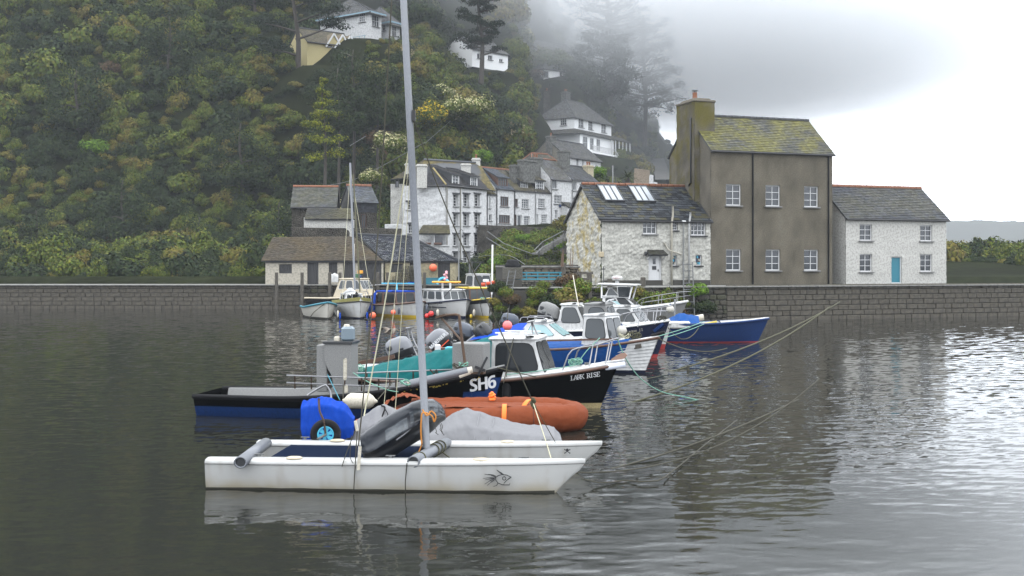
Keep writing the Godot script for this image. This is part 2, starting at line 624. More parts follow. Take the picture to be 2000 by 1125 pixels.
# overlapping slates over the quad bl-br-tr-tl, each with its own lift and tone, joined into one sheet
func slates(b: B, bl: Vector3, br: Vector3, tr: Vector3, tl: Vector3, sw: float, sh: float, base: Color, moss := 0.0, mosscol := Color(0.17, 0.15, 0.06)) -> void:
	var n := (br - bl).cross(tl - bl).normalized()
	if n.y < 0.0:
		n = -n
	var L := ((tl - bl).length() + (tr - br).length()) * 0.5
	var rows := maxi(1, int(round(L / sh)))
	for i in rows:
		var t0 := float(i) / rows
		var t1 := minf(1.0, float(i + 1.25) / rows)
		var a := bl.lerp(tl, t0)
		var c := br.lerp(tr, t0)
		var a1 := bl.lerp(tl, t1)
		var c1 := br.lerp(tr, t1)
		var cnt := maxi(1, int(round((c - a).length() / sw)))
		for j in cnt:
			var off := 0.5 if i % 2 else 0.0
			var f0 := clampf((j - off * 1.0 + 0.015) / cnt, 0, 1)
			var f1 := clampf((j + 1.0 - off - 0.015) / cnt, 0, 1)
			if j == cnt - 1:
				f1 = 1.0
			if f1 - f0 < 0.001:
				continue
			var lift := 0.035 + rng.randf() * 0.02
			var p := a.lerp(c, f0) + n * lift
			var q := a.lerp(c, f1) + n * (lift + rng.randf_range(-0.006, 0.006))
			var r := a1.lerp(c1, f1) + n * 0.012
			var s := a1.lerp(c1, f0) + n * 0.012
			var k := rng.randf_range(0.62, 1.25)
			var col := Color(base.r * k, base.g * k, base.b * k * rng.randf_range(0.92, 1.1))
			var mo := moss * clampf(noise.get_noise_3d(p.x * 0.35, p.y * 0.35, p.z * 0.35) * 1.4 + 0.5 + rng.randf_range(-0.25, 0.25), 0, 1)
			col = col.lerp(mosscol * rng.randf_range(0.7, 1.2), mo)
			b.col(Color(col.r, col.g, col.b))
			b.quad(p, s, r, q)
			b.quad(p - n * lift, p, q, q - n * lift)
			b.quad(p, p - n * lift, s - n * 0.012, s)
	b.col(Color(1, 1, 1))

# one roof plane as a part: a thin deck with a child sheet of slates
func roof_plane(parent: Node, bl: Vector3, br: Vector3, tr: Vector3, tl: Vector3, q := {}) -> MeshInstance3D:
	var n := (br - bl).cross(tl - bl).normalized()
	if n.y < 0.0:
		n = -n
	var b := B.new()
	var k := n * 0.09
	b.quad(bl, br, tr, tl)
	b.quad(bl - k, tl - k, tr - k, br - k)
	for e in [[bl, br], [br, tr], [tr, tl], [tl, bl]]:
		if (e[0] - e[1]).length() > 0.01:
			b.quad(e[0], e[1], e[1] - k, e[0] - k)
	var o := obj(q.get("called", "roof"), b, mats["slate base"], parent)
	var s := B.new()
	slates(s, bl, br, tr, tl, q.get("sw", 0.32), q.get("sh", 0.22), q.get("base", Color(0.075, 0.08, 0.09)), q.get("moss", 0.2), q.get("mosscol", Color(0.15, 0.135, 0.055)))
	stuff(obj("slates", s, mats[q.get("slatemat", "slate")], o))
	return o

func ridge_tiles(parent: Node, a: Vector3, c: Vector3, m: String, r := 0.13, each := 0.5) -> void:
	var L := (c - a).length()
	var n := maxi(1, int(L / each))
	var d := (c - a) / n
	var b := B.new()
	for i in n:
		b.smooth(true)
		b.tube([a + d * (i + 0.02), a + d * (i + 0.98)], r * rng.randf_range(0.95, 1.06), 8)
	var o := obj("ridge_tiles", b, mats[m], parent)
	stuff(o)

func chimney(parent: Node, at: Vector3, w: float, d: float, h: float, m: String, pots := 1, bs := Basis()) -> MeshInstance3D:
	var b := B.new()
	b.box(at + bs * Vector3(0, h * 0.5, 0), Vector3(w, h, d), bs, 0.03)
	b.box(at + bs * Vector3(0, h + 0.07, 0), Vector3(w + 0.18, 0.14, d + 0.18), bs, 0.03)
	b.box(at + bs * Vector3(0, h + 0.2, 0), Vector3(w, 0.12, d), bs, 0.04)
	var o := obj("chimney", b, mats[m], parent)
	for i in pots:
		var p := B.new(true)
		var x := (float(i) - (pots - 1) * 0.5) * minf(0.45, w / maxf(1, pots))
		p.lathe(at + bs * Vector3(x, h + 0.24, 0), [[0.14, 0], [0.11, 0.1], [0.11, 0.36], [0.15, 0.4], [0.14, 0.48], [0.09, 0.48]], 10)
		obj("chimney_pot", p, mats["terracotta"], o)
	return o

# a house in its own frame: x along the front, z = 0 at the front, -dep at the back. wins: [photo rect x0,y0,x1,y1, nx, ny, options] or, with local = true, metres [x, y, w, h, ...]
func house(called: String, label: String, base: Vector3, yaw: float, w: float, dep: float, eave: float, rise: float, wins: Array, q := {}) -> Node3D:
	var root := thing(called, label, q.get("category", "house"), base, yaw, q.get("group", ""))
	var u := Vector3(cos(yaw), 0, -sin(yaw))
	var holes := []
	for a in wins:
		holes.append(Rect2(a[0], a[1], a[2], a[3]) if q.get("local", false) else wall_rect(a, base, u))
	var amp: float = q.get("amp", 0.025)
	var st: float = q.get("step", 0.3)
	var wm: Material = mats[q.get("wall", "limewash")]
	var hip: float = q.get("hip", 0.0)
	var g := 0.0 if hip > 0.0 else rise
	var X := Vector3(1, 0, 0)
	var wq := {"amp": amp, "step": st, "tone": q.get("tone", null)}
	var b := B.new()
	wall(b, Vector3.ZERO, X, w, eave, holes, wq)
	obj("front_wall", b, wm, root)
	var b2 := B.new()
	wall(b2, Vector3(0, 0, -dep), Vector3(0, 0, 1), dep, eave, q.get("left_holes", []), wq.merged({"gable": g, "tone": q.get("left_tone", null)}, true))
	obj("side_wall", b2, wm, root)
	var b3 := B.new()
	wall(b3, Vector3(w, 0, 0), Vector3(0, 0, -1), dep, eave, [], {"amp": 0.0, "step": 2.0, "gable": g})
	obj("side_wall", b3, wm, root)
	var b4 := B.new()
	wall(b4, Vector3(w, 0, -dep), Vector3(-1, 0, 0), w, eave, [], {"amp": 0.0, "step": 3.0})
	obj("back_wall", b4, wm, root)
	for i in wins.size():
		var a: Array = wins[i]
		window(root, Vector3.ZERO, X, holes[i], a[4] if a.size() > 4 else 2, a[5] if a.size() > 5 else 3, a[6] if a.size() > 6 else {})
	# roof
	var ov: float = q.get("over", 0.22)
	var drop := ov * rise / (dep * 0.5)
	var e := eave - drop
	var top := eave + rise
	var mid := -dep * 0.5
	var sx: float = q.get("verge", 0.12)
	var rq: Dictionary = q.get("roof", {})
	if hip > 0.0:
		sx = ov
		roof_plane(root, Vector3(-sx, e, ov), Vector3(w + sx, e, ov), Vector3(w - hip, top, mid), Vector3(hip, top, mid), rq)
		roof_plane(root, Vector3(w + sx, e, -dep - ov), Vector3(-sx, e, -dep - ov), Vector3(hip, top, mid), Vector3(w - hip, top, mid), rq)
		roof_plane(root, Vector3(-sx, e, -dep - ov), Vector3(-sx, e, ov), Vector3(hip, top, mid), Vector3(hip, top, mid - 0.01), rq)
		roof_plane(root, Vector3(w + sx, e, ov), Vector3(w + sx, e, -dep - ov), Vector3(w - hip, top, mid - 0.01), Vector3(w - hip, top, mid), rq)
		var hb := B.new(true)
		for k in [[Vector3(-sx, e, ov), Vector3(hip, top, mid)], [Vector3(w + sx, e, ov), Vector3(w - hip, top, mid)], [Vector3(-sx, e, -dep - ov), Vector3(hip, top, mid)]]:
			hb.tube([k[0] + Vector3(0, 0.04, 0), k[1] + Vector3(0, 0.04, 0)], 0.08, 6)
		obj("hip_ridge", hb, mats[q.get("hip_mat", "slate base")], root)
		ridge_tiles(root, Vector3(hip, top + 0.03, mid), Vector3(w - hip, top + 0.03, mid), q.get("ridge", "slate base"))
	else:
		if not q.get("no_front_roof", false):
			roof_plane(root, Vector3(-sx, e, ov), Vector3(w + sx, e, ov), Vector3(w + sx, top, mid), Vector3(-sx, top, mid), rq)
		roof_plane(root, Vector3(w + sx, e, -dep - ov), Vector3(-sx, e, -dep - ov), Vector3(-sx, top, mid), Vector3(w + sx, top, mid), rq)
		ridge_tiles(root, Vector3(-sx, top + 0.03, mid), Vector3(w + sx, top + 0.03, mid), q.get("ridge", "terracotta"))
	var gb := B.new(true)
	gb.tube([Vector3(-sx, e - 0.08, ov + 0.06), Vector3(w + sx, e - 0.08, ov + 0.06)], 0.07, 6)
	obj("gutter", gb, mats[q.get("gutter", "dark timber")], root)
	return root

# a dormer in the front roof of a house: its front stands at z, from y0 to y1, under a roof that runs back to the ridge
func dormer(root: Node3D, x0: float, x1: float, y0: float, y1: float, z: float, zback: float, yback: float, q := {}) -> void:
	var cheek := B.new()
	for x in [x0, x1]:
		cheek.quad(Vector3(x, y0, z), Vector3(x, y1, z), Vector3(x, yback, zback), Vector3(x, y0, zback))
	var d := obj("dormer", cheek, mats[q.get("cheek", "slate base")], root)
	var f := B.new()
	var r := Rect2(0.12, 0.1, x1 - x0 - 0.24, y1 - y0 - 0.2)
	wall(f, Vector3(x0, y0, z), Vector3(1, 0, 0), x1 - x0, y1 - y0, [r], {"amp": 0.0, "step": 2.0, "reveal": 0.1})
	obj("dormer_front", f, mats[q.get("front", "white paint")], d)
	window(d, Vector3(x0, y0, z), Vector3(1, 0, 0), r, q.get("nx", 4), q.get("ny", 3), {"frame": q.get("frame", "window white"), "recess": 0.05, "glass": q.get("glass", "glass grey"), "sill": q.get("sill", false)})
	var o := 0.15
	var k := (yback - y1) / (z - zback)
	var rb := B.new()
	var bl := Vector3(x0 - o, y1 - k * 0.2 + 0.06, z + 0.2)
	var br := Vector3(x1 + o, y1 - k * 0.2 + 0.06, z + 0.2)
	var tr := Vector3(x1 + o, yback + 0.06, zback)
	var tl := Vector3(x0 - o, yback + 0.06, zback)
	for s in [0.0, -0.1]:
		var v := Vector3(0, s, 0)
		rb.quad(bl + v, br + v, tr + v, tl + v)
	for e in [[bl, br], [br, tr], [tl, bl]]:
		rb.quad(e[0], e[1], e[1] - Vector3(0, 0.1, 0), e[0] - Vector3(0, 0.1, 0))
	var ro := obj("dormer_roof", rb, mats["slate base"], d)
	var sb := B.new()
	slates(sb, bl, br, tr, tl, 0.32, 0.22, q.get("base", Color(0.075, 0.08, 0.09)), q.get("moss", 0.2))
	stuff(obj("dormer_slates", sb, mats["slate"], d))

func pipe(root: Node, pts: Array, m: String, r := 0.05, called := "drainpipe") -> void:
	var b := B.new(true)
	b.tube(pts, r, 6)
	obj(called, b, mats[m], root)

# ---------- land and water ----------
const QU := Vector3(0.9455, 0, -0.3256)      # along the right quay
const QB := Vector3(-0.3256, 0, -0.9455)     # inland from it
const Q0 := Vector3(-1.0, 0, -66.0)
const RU := Vector3(0.643, 0, -0.766)        # along the cottage row
const R0 := Vector3(-2.9, 8.0, -128.0)

func ramp(v: float, pts: Array) -> float:
	for i in range(1, pts.size()):
		if v <= pts[i][0]:
			var t: float = clampf((v - pts[i - 1][0]) / (pts[i][0] - pts[i - 1][0]), 0, 1)
			return lerpf(pts[i - 1][1], pts[i][1], t)
	return pts[-1][1]

# level ground cut for the houses: x, distance, height, radius
const PADS := [[-25.0, 155.0, 30.2, 6.5], [-23.5, 163.0, 35.4, 7.0], [-19.0, 165.5, 35.6, 3.5], [12.0, 186.0, 21.0, 8.0], [-5.0, 171.0, 32.6, 5.5], [7.5, 197.0, 35.4, 5.0], [5.5, 201.5, 39.2, 4.5], [9.5, 161.0, 15.6, 4.5], [4.5, 155.0, 12.2, 4.0]]

func hill(x: float, d: float) -> float:
	var s := ramp(x, [[-20, 0], [0, 10], [8, 20], [20, 38], [30, 56], [45, 85], [70, 120], [120, 155]])
	var k := ramp(x, [[-20, 1.0], [0, 0.85], [8, 0.62], [20, 0.5], [34, 0.42], [60, 0.16]])
	var r := d - 131.0 - s
	var f := ramp(r, [[0, 0], [8, 8], [20, 25], [35, 42], [60, 71], [100, 100], [200, 125]])
	var h := 2.6 + f * k + maxf(0.0, minf(1.0, r * 0.1)) * 1.6 * noise.get_noise_2d(x * 0.07, d * 0.07)
	for p in PADS:
		var q := Vector2(x - p[0], d - p[1]).length()
		if q < p[3] * 1.7:
			h = lerpf(p[2], h, smoothstep(p[3], p[3] * 1.7, q))
	return h

func ground(x: float, d: float) -> float:
	var nb := -0.3256 * (x + 1.0) + 0.9455 * (d - 66.0)
	if (x < 0.5 and d < 95.0) or (x >= 0.5 and nb < 2.6):
		return -1.8
	var h := hill(x, d)
	if x > -4.0:
		h = maxf(h, ramp(d, [[100, 2.0], [122, 4.2], [200, 4.5]]))
	else:
		h = maxf(h, ramp(d, [[100, 1.9], [104, 4.0], [125, 4.5]]) if x < -9.0 else 2.0)
	var dx := x - R0.x
	var dz := -d - R0.z
	var back := -0.766 * dx - 0.643 * dz
	var along := 0.643 * dx - 0.766 * dz
	if back > -1.2 and along > -1.0 and along < 30.0:
		h = maxf(h, 8.0 + along * 0.06)
	return minf(h, 2.05) if d < 97.0 else h

func terrain() -> void:
	var xs := []
	var ds := []
	var x := -190.0
	while x < 200.0:
		xs.append(x)
		x += 1.6 if absf(x) < 60.0 else 5.0
	var d := 64.0
	while d < 480.0:
		ds.append(d)
		d += 1.6 if d < 220.0 else 8.0
	var b := B.new(true)
	for j in ds.size() - 1:
		for i in xs.size() - 1:
			for e in [[0, 0], [0, 1], [1, 1], [0, 0], [1, 1], [1, 0]]:
				var p := Vector3(xs[i + e[0]], 0, -ds[j + e[1]])
				p.y = ground(p.x, -p.z)
				var k := 0.75 + 0.5 * noise.get_noise_2d(p.x * 0.11, p.z * 0.11)
				b.st.set_color(Color(k, k * 1.02, k * 0.9))
				b.st.add_vertex(p)
	struct("hillside", b, mat("earth"))
	var g := B.new()
	g.box(Vector3(0, -2.6, -300), Vector3(3000, 0.4, 3000))
	struct("ground", g, mats["earth"])

func wave(x: float, z: float) -> float:
	var calm := smoothstep(24.0, 14.0, -z)            # sheltered water close to the near quay
	var a := noise.get_noise_2d(x * 0.42 + 3.0, z * 0.95) * 0.012 * (0.7 + 0.3 * (1.0 - calm))
	a += noise.get_noise_2d(x * 1.1 - 7.0, z * 2.3 + 5.0) * lerpf(0.0105, 0.0040, calm)
	a += noise.get_noise_2d(x * 2.6, z * 5.0 - 2.0) * lerpf(0.0055, 0.0003, calm)
	return a * (0.75 + 0.5 * noise.get_noise_2d(x * 0.09, z * 0.05))

func water() -> void:
	var V := PackedVector3Array()
	var N := PackedVector3Array()
	var I := PackedInt32Array()
	var ds := []
	var d := 8.0
	while d < 99.0:
		ds.append(d)
		d += clampf(d * 0.0052, 0.05, 0.4)
	var n := 340
	for j in ds.size():
		for i in n + 1:
			var f := float(i) / n * 2.0 - 1.0
			var x: float = (f * 0.6 + 0.4 * f * f * f) * (6.0 + ds[j] * 0.62)
			var z: float = -ds[j]
			var e = 0.02 + ds[j] * 0.0012
			var h := wave(x, z)
			V.append(Vector3(x, h, z))
			N.append(Vector3(h - wave(x + e, z), e, h - wave(x, z + e)).normalized())
	for j in ds.size() - 1:
		for i in n:
			var a := j * (n + 1) + i
			var c := a + n + 1
			I.append_array([a, c, c + 1, a, c + 1, a + 1])
	var arr := []
	arr.resize(Mesh.ARRAY_MAX)
	arr[Mesh.ARRAY_VERTEX] = V
	arr[Mesh.ARRAY_NORMAL] = N
	arr[Mesh.ARRAY_INDEX] = I
	var m := ArrayMesh.new()
	m.add_surface_from_arrays(Mesh.PRIMITIVE_TRIANGLES, arr)
	struct("water", m, mat("water"))
	# the rest of the basin, outside the rippled sheet, a hand lower
	var b := B.new()
	b.box(Vector3(0, -0.35, -40), Vector3(420, 0.2, 120))
	struct("outer_water", b, mats["water"])

# ---------- quays ----------
var stone_kinds := []

func stone_mesh(i: int) -> ArrayMesh:
	while stone_kinds.size() < 8:
		var b := B.new()
		var r := []
		for k in [[-0.5, 0.9], [-0.5, 1.0], [0.28, 1.0], [0.5, 0.72]]:
			var ring := []
			for q in [[0.5, 0.32], [0.36, 0.5], [-0.34, 0.5], [-0.5, 0.3], [-0.5, -0.34], [-0.32, -0.5], [0.34, -0.5], [0.5, -0.3]]:
				ring.append(Vector3(q[0] * k[1] * rng.randf_range(0.88, 1.0), q[1] * k[1] * rng.randf_range(0.86, 1.0), k[0] + rng.randf_range(-0.06, 0.06)))
			r.append(ring)
		b.loft(r, true, false, true)
		stone_kinds.append(b.mesh())
	return stone_kinds[i % 8]

# single stones of a rubble face, u to the right from o; those past the limit are joined
func stone_face(parent: Node3D, o: Vector3, u: Vector3, w: float, h: float, sw: float, sh: float, limit: int, tone: Array) -> void:
	var n := u.cross(Vector3.UP)
	var ms := []
	for k in 5:
		var c: Color = tone[k % tone.size()]
		var key := "%s stone %d" % [parent.name, k]
		ms.append(mat(key, c, 0.85, {"vary": "blotch", "scale": 1.1, "bump": "fine", "depth": 2.0}))
	var y := 0.0
	var made := 0
	var rest := B.new()
	var any := false
	while y < h - 0.05:
		var rh := minf(sh * rng.randf_range(0.75, 1.3), h - y)
		var x := 0.0
		while x < w - 0.04:
			var rw := minf(sw * rng.randf_range(0.6, 1.6), w - x)
			var c := o + u * (x + rw * 0.5) + Vector3(0, y + rh * 0.5, 0) + n * rng.randf_range(-0.01, 0.05)
			var s := Vector3(rw - 0.025, rh - 0.022, 0.2)
			if made < limit:
				var m := MeshInstance3D.new()
				m.mesh = stone_mesh(rng.randi() % 8)
				m.material_override = ms[rng.randi() % 5]
				m.name = "stone"
				parent.add_child(m, true)
				m.transform = Transform3D(Basis(u, Vector3.UP, n) * Basis.from_scale(s), c)
				made += 1
			else:
				rest.box(c, s, Basis(u, Vector3.UP, n), 0.03)
				any = true
			x += rw
		y += rh
	if any:
		stuff(obj("stonework", rest, ms[1], parent))

func ladder(label: String, a: Vector3, b: Vector3, side: Vector3, rungs: int, m: String, r := 0.035, group := "") -> void:
	var o := thing("ladder", label, "ladder", a, 0.0, group)
	for s in [-0.5, 0.5]:
		var t := B.new()
		t.bar(side * s, b - a + side * s, r * 1.2, r * 2.0)
		obj("rail", t, mats[m], o)
	for i in rungs:
		var t := B.new(true)
		var p := (b - a) * ((i + 0.6) / rungs)
		t.tube([p - side * 0.5, p + side * 0.5], r * 0.7, 6)
		obj("rung", t, mats[m], o)

func quays() -> void:
	var tones := [Color(0.05, 0.042, 0.028), Color(0.07, 0.06, 0.04), Color(0.036, 0.032, 0.022), Color(0.055, 0.054, 0.024), Color(0.085, 0.075, 0.055)]
	# right quay with the bench
	var q := thing("stone_quay", "dark weedy stone quay under the white cottage, behind the row of motor boats", "quay", Q0, 0.3317)
	var X := Vector3(1, 0, 0)
	var b := B.new()
	b.box(Vector3(22.6, -0.2, -1.72), Vector3(42.8, 4.7, 3.0))
	obj("core", b, mats["joint"], q)
	b = B.new()
	b.box(Vector3(22.6, 2.19, -1.66), Vector3(42.9, 0.1, 3.4), Basis(), 0.03)
	obj("coping", b, mats["wet concrete"], q)
	stone_face(q, Vector3(0, -0.45, -0.16), X, 15.5, 2.58, 0.62, 0.32, 290, tones)
	b = B.new()
	var y := -0.4
	while y < 2.0:
		var x := 15.5
		while x < 43.0:
			var w := rng.randf_range(0.5, 1.1)
			b.box(Vector3(x + w * 0.5, y + 0.17, -0.2 + rng.randf_range(-0.01, 0.05)), Vector3(w - 0.03, 0.31, 0.2), Basis(), 0.03)
			x += w
		y += 0.34
	stuff(obj("stonework", b, mats["quay stone"], q))
	# left flank of the right quay, back to the far quay
	var fl := thing("quay_flank", "shaded mossy side wall of the stone quay beside the leaning ladder", "wall", Q0, -1.555)
	b = B.new()
	b.box(Vector3(-15, -0.25, -1.0), Vector3(30, 4.6, 1.7))
	obj("core", b, mats["joint"], fl)
	stone_face(fl, Vector3(-30, -0.45, -0.16), X, 30, 2.6, 0.6, 0.32, 250, tones)
	# terrace behind the bench
	var tw := thing("terrace_wall", "mossy stone wall behind the turquoise bench", "wall", Q0, 0.3317)
	var l := on_wall(987, 540, Q0 + QB * 3.6, QU).x
	var r := on_wall(1131, 540, Q0 + QB * 3.6, QU).x
	b = B.new()
	b.box(Vector3((l + r) * 0.5, 2.75, -4.6), Vector3(r - l, 1.7, 1.8))
	obj("core", b, mats["joint"], tw)
	stone_face(tw, Vector3(l, 2.2, -3.64), X, r - l, 1.22, 0.5, 0.26, 120, [Color(0.13, 0.10, 0.07), Color(0.16, 0.12, 0.08), Color(0.10, 0.08, 0.05), Color(0.14, 0.12, 0.08)])
	b = B.new()
	b.box(Vector3((l + r) * 0.5, 3.46, -4.5), Vector3(r - l + 0.1, 0.12, 2.0), Basis(), 0.03)
	obj("coping", b, mats["wet concrete"], tw)
	var lw := thing("bench_wall", "low wall of small dark stones under the turquoise bench", "wall", Q0, 0.3317)
	var l2 := on_wall(1006, 556, Q0 + QB * 1.9, QU).x
	var r2 := on_wall(1110, 556, Q0 + QB * 1.9, QU).x
	b = B.new()
	b.box(Vector3((l2 + r2) * 0.5, 2.4, -2.6), Vector3(r2 - l2, 0.42, 1.3))
	obj("core", b, mats["joint"], lw)
	stone_face(lw, Vector3(l2, 2.24, -1.94), X, r2 - l2, 0.42, 0.26, 0.14, 70, [Color(0.16, 0.15, 0.12), Color(0.10, 0.095, 0.07), Color(0.24, 0.22, 0.18), Color(0.07, 0.065, 0.05)])
	# turquoise bench
	var be := thing("bench", "turquoise slatted bench on the low stone wall", "bench", Q0 + QB * 2.2 + Vector3(0, 2.62, 0), 0.3317)
	var bl := on_wall(1003, 540, Q0 + QB * 2.2, QU).x
	var br := on_wall(1098, 540, Q0 + QB * 2.2, QU).x
	for k in 3:
		b = B.new()
		b.box(Vector3((bl + br) * 0.5, 0.08 + k * 0.2, 0.0 - k * 0.035), Vector3(br - bl, 0.085, 0.035), Basis(), 0.008)
		obj("slat", b, mats["turquoise paint"], be)
	for k in 2:
		b = B.new()
		b.box(Vector3((bl + br) * 0.5, 0.05, 0.15 + k * 0.14), Vector3(br - bl, 0.03, 0.11), Basis(), 0.008)
		obj("seat_slat", b, mats["turquoise paint"], be)
	for k in 5:
		b = B.new()
		b.box(Vector3(lerpf(bl + 0.12, br - 0.12, k / 4.0), 0.28, -0.06), Vector3(0.07, 0.52, 0.05))
		obj("post", b, mats["turquoise paint"], be)
	# the grey block with the black bag on it
	var gp := P(1001, 534, 68.4)
	b = B.new()
	b.box(Vector3(0, 0.0, 0), Vector3(1.05, 0.72, 0.8), Basis(), 0.04)
	var g := obj("concrete_block", b, mat("block", Color(0.17, 0.16, 0.13), 0.95, {"vary": "blotch", "scale": 2.0, "bump": "rubble", "depth": 4.0}))
	put(tag(g, "square grey lump of stonework under the black sack by the bench", "block"), gp, 0.33)
	b = B.new()
	b.box(Vector3(0, 0.0, 0), Vector3(0.98, 0.62, 0.75), Basis(), 0.03)
	put(tag(obj("block_plinth", b, mats["joint"]), "dark footing below the grey stone block at the quay corner", "block"), gp + Vector3(0, -0.69, 0.02), 0.33)
	b = B.new(true)
	var rings := []
	for i in 8:
		var ring := []
		for k in 16:
			var a := TAU * k / 16
			var f: float = [0.9, 1.0, 0.98, 0.9, 0.8, 0.74, 0.7, 0.3][i] * (1.0 + 0.16 * noise.get_noise_2d(k * 1.9, i * 1.3))
			ring.append(Vector3(cos(a) * 0.5 * f, 0.07 * i + 0.05 * noise.get_noise_2d(k * 2.0, i * 5.0), sin(a) * 0.4 * f))
		rings.append(ring)
	b.loft(rings, true, true, true)
	put(tag(obj("black_sack", b, mats["black rubber"]), "crumpled black sack lying on the grey stone block", "sack"), gp + Vector3(0.02, 0.36, 0), 0.3)
	# timber posts and rails along the quay edge
	for e in [[1100, 513, 560, 71.0, "on the terrace beside the cottage gable"], [1131, 530, 572, 69.5, "at the left end of the plank gate below the cottage gable"], [1191, 544, 610, 68.2, "in front of the cottage, right of the plank rails"], [1256, 541, 600, 69.3, "in front of the cottage, left of its door"], [1151, 531, 606, 68.0, "at the right end of the plank gate below the cottage gable"], [1104, 560, 612, 67.5, "low on the quay face under the terrace corner"]]:
		var p := P(e[0], e[2], e[3])
		var hh := at_y(e[1], e[3]) - p.y
		b = B.new()
		b.box(Vector3(0, hh * 0.5, 0), Vector3(0.26, hh, 0.26), Basis(), 0.04)
		put(tag(obj("timber_post", b, mats["grey timber"]), "weathered square timber post " + e[4], "post", "timber posts along the quay"), p, rng.randf())
	for e in [[1130, 533, 1158, 533, "top plank of the small gate below the cottage gable"], [1131, 545, 1156, 546, "lower plank of the small gate below the cottage gable"], [1152, 574, 1196, 572, "topmost of the three planks across the quay face"], [1154, 596, 1196, 594, "lowest of the three planks across the quay face"], [1152, 586, 1194, 584, "middle one of the three planks across the quay face"]]:
		b = B.new()
		b.bar(P(e[0], e[1], 68.6), P(e[2], e[3], 68.9), 0.1, 0.16)
		tag(obj("timber_rail", b, mats["grey timber"]), "weathered " + e[4], "rail", "timber rails of the quay")
	ladder("long rusty ladder leaning on the quay corner left of the bench", P(982, 634, 65.2), P(1001, 528, 66.6), QU * 0.42, 13, "galvanised", 0.03)
	ladder("grey steel ladder up the quay wall by the green bush", P(1347, 622, 69.6), P(1343, 512, 70.4), QU * 0.68, 9, "galvanised", 0.045)
	# far quay
	var fq := thing("far_quay", "dark rubble quay wall behind the boats below the fish sheds", "quay", Vector3(-64, 0, -92))
	b = B.new()
	b.box(Vector3(32, -0.2, -3.0), Vector3(64.4, 4.2, 5.6))
	obj("core", b, mats["joint"], fq)
	b = B.new()
	b.box(Vector3(32, 1.94, -3.0), Vector3(64.6, 0.1, 6.2), Basis(), 0.03)
	obj("coping", b, mats["wet concrete"], fq)
	stone_face(fq, Vector3(46.5, -0.4, -0.16), X, 17.5, 2.3, 0.62, 0.3, 200, tones)
	b = B.new()
	y = -0.4
	while y < 1.8:
		var x := 0.0
		while x < 46.4:
			var w := rng.randf_range(0.5, 1.1)
			b.box(Vector3(x + w * 0.5, y + 0.17, -0.2 + rng.randf_range(-0.01, 0.05)), Vector3(w - 0.03, 0.31, 0.2), Basis(), 0.03)
			x += w
		y += 0.34
	stuff(obj("stonework", b, mats["quay stone"], fq))
	for e in [[644, "left of the white bundle"], [664, "right of the white bundle"], [738, "left of the lobster pots, beside the cream boat"], [757, "at the left end of the lobster pots"], [829, "beside the turquoise tub, right of the mast"], [590, "nearest outside the left edge of the photo"], [540, "leftmost, far from the sheds' doors"]]:
		var px: float = e[0]
		var p := P(px, 602, 91.6)
		b = B.new()
		b.box(Vector3(0, 1.4, 0), Vector3(0.24, 3.2, 0.24), Basis(), 0.03)
		put(tag(obj("mooring_pile", b, mats["grey timber"]), "upright timber pile of the far quay " + e[1], "post", "piles along the far quay"), Vector3(p.x, 0, p.z))
	for e in [[664, 757, 1.7, "top rail of the far quay behind the cream boat"], [664, 757, 1.25, "middle rail of the far quay behind the cream boat"], [664, 757, 0.8, "lowest rail of the far quay behind the cream boat"], [757, 829, 1.7, "top rail of the far quay below the lobster pots"], [757, 829, 1.2, "lower rail of the far quay below the lobster pots"]]:
		b = B.new()
		b.bar(Vector3(at_x(e[0], 91.8), e[2], -91.75), Vector3(at_x(e[1], 91.8), e[2], -91.75), 0.1, 0.14)
		tag(obj("quay_rail", b, mats["grey timber"]), "timber " + e[3], "rail", "rails of the far quay")
	# retaining wall under the cottage row
	var rw := thing("retaining_wall", "grey stone retaining wall with hanging ivy below the white cottage row", "wall", R0 + Vector3(0.9, -5.6, 1.1), 0.8726)
	b = B.new()
	wall(b, Vector3(-3, 0, 0), X, 30, 5.5, [], {"amp": 0.16, "step": 0.22, "freq": 2.0})
	obj("face", b, mats["rubble stone"], rw)
	b = B.new()
	b.box(Vector3(12, 5.55, -0.25), Vector3(30, 0.35, 0.55), Basis(), 0.05)
	obj("parapet", b, mats["rubble stone"], rw)
	# steps up beside the cottage
	var sp := thing("stone_steps", "flight of stone steps climbing behind the white cottage", "steps", P(1052, 497, 98), 0.25)
	for i in 12:
		b = B.new()
		b.box(Vector3(0.1 + i * 0.3, 0.1 + i * 0.17, -0.6 - i * 0.05), Vector3(0.5, 0.2 + 0.01, 1.9))
		obj("step", b, mats["wet concrete"], sp)
	var rails := -1
	for e in [[[1043, 489, 96], [1060, 472, 97], [1101, 451, 99], [1104, 455, 99]], [[1047, 495, 95], [1060, 482, 96], [1100, 464, 98], [1100, 500, 98]], [[952, 452, 108], [985, 476, 104], [1015, 487, 100], [1043, 497, 97]], [[950, 464, 107], [985, 486, 103], [1012, 497, 99]]]:
		b = B.new(true)
		var pts := []
		for k in e:
			pts.append(P(k[0], k[1], k[2]))
		rails += 1
		b.tube(pts, 0.035, 6)
		var o := tag(obj("handrail", b, mats["galvanised"]), ["upper handrail of the stone steps by the cottage", "lower handrail of the stone steps by the cottage", "upper path handrail sloping down from the tall white house", "lower path handrail sloping down from the tall white house"][rails] , "handrail", "path handrails") as MeshInstance3D
		for k in pts.size():
			if k > 0:
				var pb := B.new(true)
				var p: Vector3 = pts[k] * 0.5 + pts[k - 1] * 0.5
				pb.tube([p, p - Vector3(0, 1.1, 0)], 0.03, 6)
				obj("stanchion", pb, mats["galvanised"], o)

# ---------- buildings ----------
func cream(x: float, y: float) -> Color:
	var k := 0.9 + 0.2 * noise.get_noise_2d(x * 1.3, y * 1.3)
	return Color(k, k, k * 0.95)

